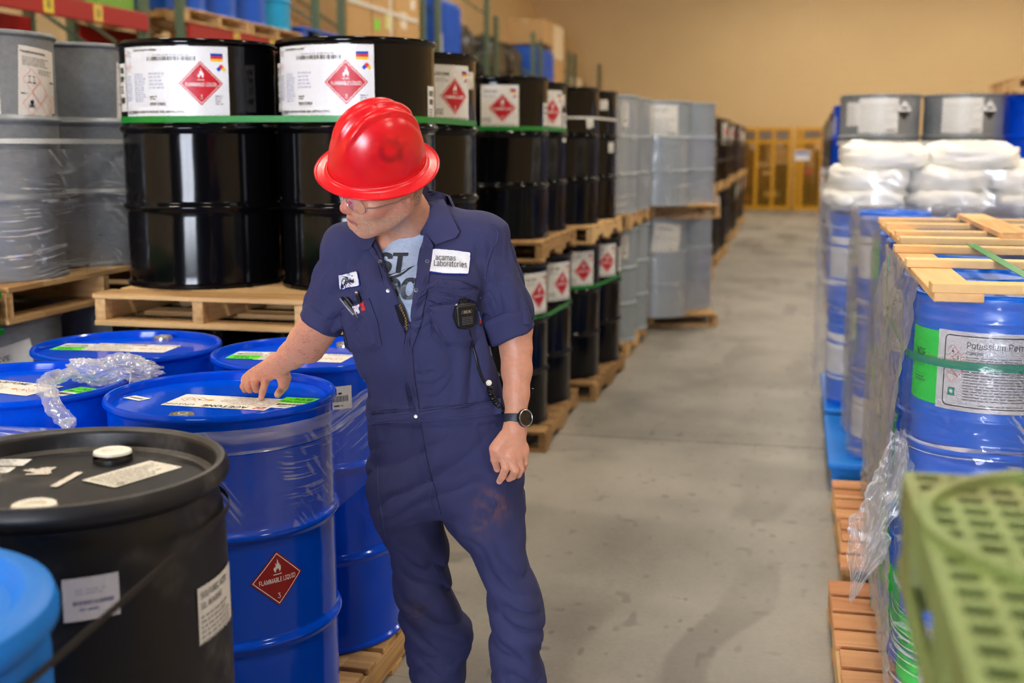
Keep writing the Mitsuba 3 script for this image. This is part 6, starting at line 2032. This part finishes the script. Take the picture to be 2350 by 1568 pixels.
# the smudge on the crown
gl = thing('safety_glasses', 'clear safety glasses just under the hat brim', 'glasses')
for s in (1, -1):
    th_ = np.linspace(0, 2 * np.pi, 40)
    rim_ = [hp(s * (.034 + .028 * math.cos(x) * (1 if abs(math.cos(x)) else 1)), .104 - .016 * ((.034 + .028 * math.cos(x)) / .06) ** 2, .0 + .021 * np.sign(math.sin(x)) * abs(math.sin(x)) ** .8) for x in th_]
    part(gl, 'rim', {**mikit.ply(tube(rim_, .0011, 6, False), 'silver', 60), 'to_world': LOCAL})
    cV = np.vstack([rim_, [np.mean(rim_, 0) + hf * .002]])
    part(gl, 'lens', {**mikit.ply(mesh(cV, [[i, (i + 1) % 40, 40] for i in range(40)]), 'clear_lens', True), 'to_world': LOCAL})
    part(gl, 'temple', {**mikit.ply(tube([hp(s * .062, .088, .004), hp(s * .074, .07, .004), hp(s * .080, .02, .004), hp(s * .078, -.02, .004)], .0014, 6), 'silver', 60), 'to_world': LOCAL})
    part(gl, 'nose_pad', {**mikit.ply(trimesh.creation.icosphere(2, .0042).apply_translation(hp(s * .0115, .100, -.008)), mat('pad_pink', principled((206, 70, 96), .4)) if s == 1 else 'pad_pink', True), 'to_world': LOCAL})
part(gl, 'bridge', {**mikit.ply(tube([hp(-.0085, .105, .002), hp(0, .1075, .007), hp(.0085, .105, .002)], .0013, 6), 'silver', 60), 'to_world': LOCAL})


def on_cloth(px, py, fld=None):
    P = (fld or C).march(np.array([px]), np.array([py]))[0]
    return P, (fld or C).grad(P[None], .015)[0]


# pens and a tag in the pocket
for i, (x0_, y0_, x1_, y1_, bs, lb) in enumerate(((788, 686, 818, 724, 'silver', 'silver-clipped pen in the chest pocket, nearest the arm'), (801, 683, 831, 724, 'silver', 'silver-clipped pen in the middle of the chest pocket'), (822, 676, 836, 716, 'black_plastic', 'black pen with a round tip at the inner end of the chest pocket'))):
    A, N = on_cloth(x0_, y0_)
    Bq, N2 = on_cloth(x1_, y1_)
    k = thing('pen', lb, 'pen')
    A, Bq = A + N * .007, Bq + N * .0035
    d = (Bq - A) / np.linalg.norm(Bq - A)
    part(k, 'barrel', {**mikit.ply(tube([A - d * .004, A - d * .002, A, A + d * .020, A + d * .021, Bq], [.002, .004, .0048, .0048, .0042, .0042], 14), 'black_plastic', 40), 'to_world': LOCAL})
    if bs == 'silver':
        part(k, 'clip', {**mikit.ply(tube([A + N * .009 + d * .001, A + N * .0095 + d * .02, Bq + N * .010], [.0026, .0026, .0022], 8), 'silver', 40), 'to_world': LOCAL}, 'silver clip')
    else:
        part(k, 'tip', {**mikit.ply(trimesh.creation.icosphere(2, .0046).apply_translation(A - d * .006), 'silver', True), 'to_world': LOCAL})
tag_ = Polygon([(815, 702), (828, 696), (834, 714), (821, 720)])
k = thing('badge', 'small white and red card clipped over the chest pocket', 'card')
for g_, c_, nm_ in ((tag_, (232, 222, 230), 'paper'), (Polygon([(828, 696), (839, 692), (845, 710), (834, 714)]), (206, 40, 48), 'red_end')):
    mm = drape_mesh(g_, .0090, .0014, step=5)
    part(k, nm_, {**mikit.ply(mm, 'print', False, color=np.tile(lin(c_), (len(mm.vertices), 1))), 'to_world': LOCAL})
# loose red and blue tag beside the other pocket
mm = drape_mesh(Polygon([(1089, 716), (1095, 714), (1101, 742), (1096, 744)]), .005, .0012, step=5)
k = thing('badge', 'tiny blue and red tag beside the radio microphone', 'card')
part(k, 'cloth_tag', {**mikit.ply(mm, 'print', False, color=np.where(mm.vertices[:, 2:3] > np.median(mm.vertices[:, 2]), lin((60, 110, 190))[None], lin((200, 40, 44))[None])), 'to_world': LOCAL})

# radio microphone on the pocket, its cord and coil
A, N = on_cloth(1058, 722)
ez = np.array([.10, -.25, .96]); ez -= N * (ez @ N); ez /= np.linalg.norm(ez)
ex = np.cross(ez, -N)
MB = np.eye(4); MB[:3, :3] = np.stack([ex, ez, N], 1)
if np.linalg.det(MB[:3, :3]) < 0:
    ex = -ex; MB[:3, 0] = ex
MB[:3, 3] = A + N * .014
k = thing('radio_microphone', 'black radio speaker microphone clipped to the pocket flap', 'microphone')


def mb(m):
    m = m.copy(); m.apply_transform(MB); return m


hull = m3.Manifold.batch_hull([m3.Manifold.sphere(r, 20).translate([x, y, z]) for x, y, z, r in ((-.020, .020, .008, .008), (.020, .020, .008, .008), (-.017, -.022, .006, .008), (.017, -.022, .006, .008), (-.022, .0, .0, .008), (.022, 0, .0, .008), (0, -.026, .004, .008), (0, .026, .002, .007))]).to_mesh()
part(k, 'body', {**mikit.ply(mb(mesh(hull.vert_properties[:, :3], hull.tri_verts)), 'black_plastic', 40), 'to_world': LOCAL})
part(k, 'grille', {**mikit.ply(mb(cat([box(x - .0045, x + .0045, y - .001, y + .001, .0125, .0165, .0004) for y in np.linspace(-.020, -.004, 5) for x in (-.010, .0, .010)])), mat('grille_grey', principled((70, 70, 74), .35)), 40), 'to_world': LOCAL})
part(k, 'plate', {**mikit.ply(mb(box(-.014, .014, .004, .014, .0135, .0168, .0006)), mat('plate_grey', principled((44, 44, 50), .25, spec=.6)), 40), 'to_world': LOCAL})
V, F = poly_text('RCA', .0062, True, 1.1)
part(k, 'lettering', {**mikit.ply(mb(mesh(np.c_[V[:, 0] - V[:, 0].max() / 2, V[:, 1] + .006, np.full(len(V), .0172)], F)), 'silver'), 'to_world': LOCAL})
part(k, 'knob', {**mikit.ply(mb(cat([trimesh.creation.icosphere(2, .0042).apply_translation([-.021, .027, .006])])), 'silver', True), 'to_world': LOCAL})
part(k, 'clip', {**mikit.ply(mb(cat([box(-.010, .010, .024, .036, -.004, .004, .0015), box(-.008, .008, .036, .040, -.012, .002, .001)])), 'black_plastic', 40), 'to_world': LOCAL})
cp_ = spline(np.array([(1070, 750), (1080, 790), (1094, 835), (1104, 868), (1110, 880)], float), 26)
P = C.march(cp_[:, 0], cp_[:, 1]); N_ = C.grad(P, .015)
P = P + N_ * .0075
part(k, 'cord', {**mikit.ply(tube(P, .0026, 8), 'black_plastic', 60), 'to_world': LOCAL})
Bq, Nq = on_cloth(1115, 877)
bt = trimesh.creation.icosphere(2, 1.0); bt.apply_scale([.0075, .004, .0075]); bt.apply_translation(Bq + Nq * .012)
part(k, 'white_button', {**mikit.ply(bt, 'white_cap', True), 'to_world': LOCAL})
cl_ = spline(np.array([(1116, 884), (1122, 908), (1136, 932), (1160, 953)], float), 200)
P = C.march(cl_[:, 0], cl_[:, 1]); N_ = C.grad(P, .015)
ctr = ndimage.uniform_filter1d(P + N_ * .011, 15, axis=0, mode='nearest')
tg = np.gradient(ctr, axis=0); tg /= np.linalg.norm(tg, axis=1, keepdims=True)
bn = np.cross(tg, [0, -1, 0]); bn /= np.linalg.norm(bn, axis=1, keepdims=True)
ct = np.cross(bn, tg)
uu = np.linspace(0, 1, 620)
ip = lambda A_: np.stack([np.interp(uu, np.linspace(0, 1, len(A_)), A_[:, i]) for i in range(3)], 1)
an = uu * 2 * np.pi * 22
coil = ip(ctr) + .0062 * (np.cos(an)[:, None] * ip(bn) + np.sin(an)[:, None] * ip(ct))
part(k, 'coiled_cord', {**mikit.ply(tube(coil, .0017, 5), 'black_plastic', 60), 'to_world': LOCAL})
k = thing('two_way_radio', 'two-way radio at his hip, only its antenna showing behind the wrist', 'radio')
q_ = pk(1196, 965, 3.0)
part(k, 'body', {**mikit.ply(box(q_[0] - .028, q_[0] + .012, q_[1] - .016, q_[1] + .016, q_[2] - .06, q_[2] + .03, .004), 'black_plastic'), 'to_world': LOCAL})
part(k, 'antenna', {**mikit.ply(tube([q_ + [-.0, 0, .028], pk(1214, 915, 2.99), pk(1223, 892, 2.985)], [.004, .003, .0026], 8), 'black_plastic', 40), 'to_world': LOCAL})

# watch on the left wrist
wc, wax = pk(1184, 961, 2.8505), (pk(1182, 985, 2.840) - pk(1185, 905, 2.866)); wax /= np.linalg.norm(wax)
e1 = np.cross(wax, [0, 1, 0]); e1 /= np.linalg.norm(e1); e2 = np.cross(wax, e1)
k = thing('wristwatch', 'black smartwatch with a round dark face on the man\'s left wrist', 'watch')
tt = np.linspace(0, 2 * np.pi, 56, endpoint=False)
rw_ = lambda r, h_: wc + wax * h_ + np.stack([(r * np.cos(tt))[:, None] * e1[None] + (r * np.sin(tt))[:, None] * e2[None]], 0)[0]
rws = [rw_(.0275, -.0105), rw_(.0312, -.0105), rw_(.0316, 0), rw_(.0312, .0105), rw_(.0275, .0105)]
V = np.vstack(rws); n_ = 56
F = [f for i in range(5) for j in range(n_) for f in ([i * n_ + j, i * n_ + (j + 1) % n_, ((i + 1) % 5) * n_ + (j + 1) % n_], [i * n_ + j, ((i + 1) % 5) * n_ + (j + 1) % n_, ((i + 1) % 5) * n_ + j])]
m = mesh(V, F)
if m.volume < 0:
    m.invert()
part(k, 'strap', {**mikit.ply(m, mat('strap_navy', principled((38, 42, 54), .45)), 50), 'to_world': LOCAL})
wn = np.array([.62, -.78, .06]); wn -= wax * (wn @ wax); wn /= np.linalg.norm(wn)
MW = trimesh.geometry.align_vectors([0, 0, 1], wn); MW[:3, 3] = wc + wn * .0300
for nm_, prof, bs in (('case', [(0, 0), (.0215, 0), (.0222, .002), (.0222, .007), (.0208, .0092), (.0185, .0092)], 'black_plastic'), ('bezel', [(.0185, .0090), (.0195, .0102), (.0212, .0094), (.0216, .0085)], 'silver'), ('face', [(0, .0098), (.0188, .0093)], 'watch_glass')):
    m = lathe(prof[::-1] if nm_ == 'face' else prof, 48); m.apply_transform(MW)
    part(k, nm_, {**mikit.ply(m, bs, 35), 'to_world': LOCAL})
# ------------------------------------------------------------------ clear stretch film
def film_bsdf(key, base, hair, rough=.14, tint=(238, 238, 242), metal=.4, across=200.0, along=13.0, lean=.7, rope=0.0):
    """clear film: faintly reflecting everywhere, with pale hairlines put into the opacity for glints on creases"""
    def op(p, n, uv):
        t = p.x * .8 + p.y * .6
        w = noise(t * 4.5, p.z * 4.5, (p.x - p.y) * 1.5)
        l1 = noise(t * along + w * 4, (p.z + w * .10) * across, 1.0)
        l2 = noise((t + p.z * lean) * across * .7, (p.z - t) * along + w * 5, 4.0)
        g1 = smoothstep(.42, .64, noise(t * 6 + 3, p.z * 7, 2.0))
        g2 = smoothstep(.44, .66, noise(t * 7, p.z * 6 + 7, 5.0))
        s = smoothstep(.70, .80, l1) * g1 + .8 * smoothstep(.72, .82, l2) * g2
        if rope:
            s = s + rope * smoothstep(.45, .75, noise(t * 2.2, p.z * 130.0, 2.0))
        return dr.clip(base * (.35 + 1.3 * w) + hair * s, .015, .92)
    mat(key, {'type': 'mask', 'opacity': proc(op), 'bsdf': {'type': 'twosided', 'bsdf': principled(tint, rough, metal=metal, spec=.9)}}, False)


film_bsdf('film_clear', .07, .35, .13)
film_bsdf('film_glossy', .085, .75, .12)
film_bsdf('film_milky', .40, .40, .24, (198, 190, 180), .3, 120.0, 9.0, 1.1)
film_bsdf('film_rope', .10, .5, .12, across=260.0, along=6.0, rope=.55)
film_bsdf('film_crumple', .28, .6, .14, (240, 240, 244), .5, 90.0, 40.0)
film_bsdf('film_soft', .16, .3, .2, metal=.4, across=60.0, along=5.0)


def film_mesh(circles, z0, z1, off, amp, step=.016, seed=0, freq=(9, 26), slope=(0, 0), sag=.0, arc=None):
    per = hull_path(circles, 64)
    L = np.linalg.norm(np.diff(np.vstack([per, per[:1]]), axis=0), axis=1).sum()
    n = max(60, int(L / step))
    P = hull_path(circles, n)
    c = P.mean(0)
    N = np.stack([np.roll(P, -1, 0)[:, 1] - np.roll(P, 1, 0)[:, 1], -(np.roll(P, -1, 0)[:, 0] - np.roll(P, 1, 0)[:, 0])], 1)
    N /= np.linalg.norm(N, axis=1, keepdims=True)
    if ((P - c) * N).sum() < 0:
        N = -N
    m_ = max(4, int((z1 - z0) / step))
    zs_ = np.linspace(z0, z1, m_)
    X_ = np.repeat(P[None], m_, 0); NN = np.repeat(N[None], m_, 0)
    Z = zs_[:, None] + ((P - c) @ np.array(slope))[None]
    q = np.stack([X_[..., 0], X_[..., 1], Z], -1)
    t = (q[..., 0] * .8 + q[..., 1] * .6)
    w = meshkit.fbm(np.stack([t * freq[0], q[..., 2] * freq[1] + 2.2 * t, (q[..., 0] - q[..., 1]) * 3], -1), 3, seed)
    r = (1 - np.abs(2 * w - 1)) ** 2
    dents = min(np.hypot(*(P - np.array(cc[:2])).T).min() for cc in circles)
    gap = np.min([np.hypot(*(P - np.array(cc[:2])).T) - cc[2] for cc in circles], axis=0)     # where the film bridges two drums
    d = off + amp * r - sag * np.clip(gap / .08, 0, 1)[None]
    V = np.concatenate([q[..., :2] + NN * d[..., None], q[..., 2:]], -1).reshape(-1, 3)
    i, j = np.meshgrid(np.arange(m_ - 1), np.arange(n), indexing='ij')
    a, b, e, f = i * n + j, i * n + (j + 1) % n, (i + 1) * n + (j + 1) % n, (i + 1) * n + j
    if arc is not None:          # only where the film is in place
        ok = arc(P)[j] & arc(P)[(j + 1) % n]
    else:
        ok = np.ones_like(a, bool)
    F = np.vstack([np.stack([a, b, e], -1)[ok], np.stack([a, e, f], -1)[ok]])
    m = mesh(V, F)
    m.remove_unreferenced_vertices()
    return m


FG = 'stretch film wrapped round loads'
blue_c = [(x, y, DRUM_R + .004) for x, y in BLUE.values()]
single('stretch_film', mikit.ply(film_mesh(blue_c, PAL_H + .775, PAL_H + .835, .004, .012, .007, 3, (4, 150), (.02, -.01)), 'film_rope', True), 'bunched shiny band of stretch film round the tops of the blue drums', 'stretch film', FG)
single('stretch_film', mikit.ply(film_mesh(blue_c, PAL_H + .56, PAL_H + .77, .0025, .003, .02, 9, (5, 30), (.02, -.01)), 'film_clear', True), 'thin clear film below the bunched band on the blue drums', 'stretch film', FG)
# the loose tail lying on the lid at the left
k = thing('film_tail', 'crumpled tail of clear film twisted over the blue drum lid at the left', 'stretch film')
zl = PAL_H + DRUM_H
tail = spline([(-1.705, 2.50, zl - .055), (-1.735, 2.50, zl - .012), (-1.80, 2.56, zl + .018), (-1.875, 2.66, zl + .022), (-1.90, 2.745, zl + .02), (-1.885, 2.81, zl + .018)], 60)
tw = tube(tail, np.interp(np.linspace(0, 1, 60), [0, .1, .5, .9, 1], [.018, .022, .020, .017, .012]), 18)
V = tw.vertices
V += (tw.vertex_normals * ((meshkit.fbm(V * [60, 60, 60], 3, 5) - .5) * .022)[:, None])
part(k, 'twist', mikit.ply(mesh(V, tw.faces), 'film_crumple', True))
bg = trimesh.creation.icosphere(5)
V = bg.vertices * [.115, .048, .026]
V[:, 2] += .006 * np.sin(V[:, 0] * 60)
V *= (1 + .9 * (meshkit.fbm(bg.vertices * 3.2, 4, 12)[:, None] - .5))
V += bg.vertices * ((1 - np.abs(2 * meshkit.fbm(bg.vertices * 9, 3, 17) - 1)) ** 2 * .016)[:, None]
ca, sa = math.cos(.42), math.sin(.42)
V = np.stack([V[:, 0] * ca - V[:, 1] * sa, V[:, 0] * sa + V[:, 1] * ca, V[:, 2]], 1) + [-1.815, 2.875, zl + .016]
part(k, 'crumpled_end', mikit.ply(mesh(V, bg.faces), 'film_crumple', True))
part(k, 'loose_strip', mikit.ply(tube(spline([(-1.77, 2.88, zl + .02), (-1.735, 2.83, zl + .012), (-1.715, 2.79, zl + .002)], 14), np.linspace(.006, .0012, 14), 6), 'film_crumple', True))

gc = [(x, y, DRUM_R + .014) for x, y in GL_]
single('stretch_film', mikit.ply(film_mesh(gc, GP * 2 + DRUM_H + .0, GP * 2 + DRUM_H + .47, .002, .010, .011, 21, (9, 60), sag=.02), 'film_glossy', True), 'clear sparkling film round the lower half of the grey drums at the left edge', 'stretch film', FG)
ec = [(x, y, DRUM_R + .012) for x, y in SE] + [(-2.08, 9.75, .29)]
single('stretch_film', mikit.ply(film_mesh(ec, UP_Z, UP_Z + .86, .002, .012, .04, 31, (4, 14), sag=.02), 'film_soft', True), 'whitish film round the first upper pale grey stack', 'stretch film', FG)
fc = [(x, y, DRUM_R + .012) for x, y in SF]
single('stretch_film', mikit.ply(film_mesh(fc, UP_Z, UP_Z + .62, .002, .014, .04, 33, (4, 14), sag=.02), 'film_soft', True), 'whitish film round the upper pale grey drums standing out into the aisle', 'stretch film', FG)
fcl = [(x, y, DRUM_R + .012) for x, y in SFl]
single('stretch_film', mikit.ply(film_mesh(fcl, PAL_H, PAL_H + .6, .002, .014, .04, 35, (4, 14), sag=.02), 'film_soft', True), 'whitish film round the lower pale grey drums standing out into the aisle', 'stretch film', FG)
k1 = [(x, y, KEG_R + .012) for x in (KX[0], KX[2]) for y in (KY1[0], KY1[2])]
single('stretch_film', mikit.ply(film_mesh(k1, .13, ZT - .01, .004, .010, .0085, 41, (10, 60), sag=.035), 'film_glossy', True), 'glossy wrinkled film over the near blue kegs and their label', 'stretch film', FG)
k2 = [(x, y, r + .004) for x, y, r in [(x + .04, y, KEG_R + .012) for x in (KX[0], KX[2]) for y in (KY2[0], KY2[2])]]
single('stretch_film', mikit.ply(film_mesh(k2, .13, ZT + .0, .004, .016, .016, 43, (6, 26), sag=.03), 'film_milky', True), 'dull greyish film round the second load of kegs', 'stretch film', FG)
k3 = [(x, y, KEG_R + .012) for x in (.495, 1.2) for y in (5.9, 6.45)]
single('stretch_film', mikit.ply(film_mesh(k3, .15, 1.31, .004, .016, .022, 45, (6, 22), sag=.03), 'film_milky', True), 'dull film round the third load on the bright blue pallet', 'stretch film', FG)
# a loose outer sheet on the aisle side of the near load, torn and hanging at its front edge
yy, zz_ = np.linspace(3.02, 4.22, 90), np.linspace(.22, 1.30, 90)
Yg, Zg = np.meshgrid(yy, zz_)
edge = .10 * meshkit.fbm(np.stack([Zg * 3, 0 * Zg, 0 * Zg], -1), 3, 8)
Yg = Yg + edge * (1 - (Yg - 3.02) / 1.2)
q = np.stack([Yg * 7 + Zg * 2, Zg * 24 - Yg * 9, 0 * Yg], -1)
w = 1 - np.abs(2 * meshkit.fbm(q, 3, 47) - 1)
Xg = .290 - .016 * w ** 2 - .05 * np.clip((3.30 - Yg) / .3, 0, 1) * np.clip(1 - np.abs(Zg - .78) / .36, 0, 1) + .03 * np.clip((Zg - 1.12) / .2, 0, 1)
Vs = np.stack([Xg, Yg, Zg], -1).reshape(-1, 3)
i, j = np.meshgrid(np.arange(89), np.arange(89), indexing='ij')
a_ = i * 90 + j
F = np.vstack([np.stack([a_, a_ + 1, a_ + 91], -1).reshape(-1, 3), np.stack([a_, a_ + 91, a_ + 90], -1).reshape(-1, 3)])
single('stretch_film', mikit.ply(mesh(Vs, F), 'film_milky', True), 'loose greyish outer film on the aisle side of the near kegs', 'stretch film', FG)
k = thing('film_tail', 'torn crumpled film hanging off the front corner of the near kegs', 'stretch film')
ss, tt_ = np.meshgrid(np.linspace(0, 1, 110), np.linspace(-1, 1, 70), indexing='ij')
axis_ = spline([(.272, 3.05, .92), (.262, 3.03, .80), (.232, 3.02, .70), (.205, 3.02, .58), (.180, 3.02, .47)], 110)
wid = np.interp(np.linspace(0, 1, 110), [0, .2, .45, .7, .86, 1], [.02, .055, .075, .062, .026, .008])
nA = meshkit.fbm(np.stack([ss * 9, tt_ * 2.2, 0 * ss], -1), 3, 25)
nB = 1 - np.abs(2 * meshkit.fbm(np.stack([ss * 15 + tt_ * 3, tt_ * 4.5, 3 + 0 * ss], -1), 3, 27) - 1)
X_ = axis_[:, None, 0] + tt_ * wid[:, None] * (.75 + .7 * (nA - .5))
Y_ = axis_[:, None, 1] + .05 * (nB - .5) + .03 * np.cos(tt_ * 4 + ss * 6) * wid[:, None] / .06
Z_ = axis_[:, None, 2] + .03 * (nA - .5)
i, j = np.meshgrid(np.arange(109), np.arange(69), indexing='ij')
a_ = i * 70 + j
F = np.vstack([np.stack([a_, a_ + 1, a_ + 71], -1).reshape(-1, 3), np.stack([a_, a_ + 71, a_ + 70], -1).reshape(-1, 3)])
part(k, 'crumpled_end', mikit.ply(mesh(np.stack([X_, Y_, Z_], -1).reshape(-1, 3), F), 'film_crumple', True))
bagc = [(.47, 7.12, .30), (.47, 7.72, .30), (1.22, 7.12, .30), (1.2, 7.72, .30)]
single('stretch_film', mikit.ply(film_mesh(bagc, .2, 1.5, .004, .03, .035, 51, (4, 16), sag=.02), 'film_soft', True), 'shiny film round the white bags and the blue drums below them', 'stretch film', FG)
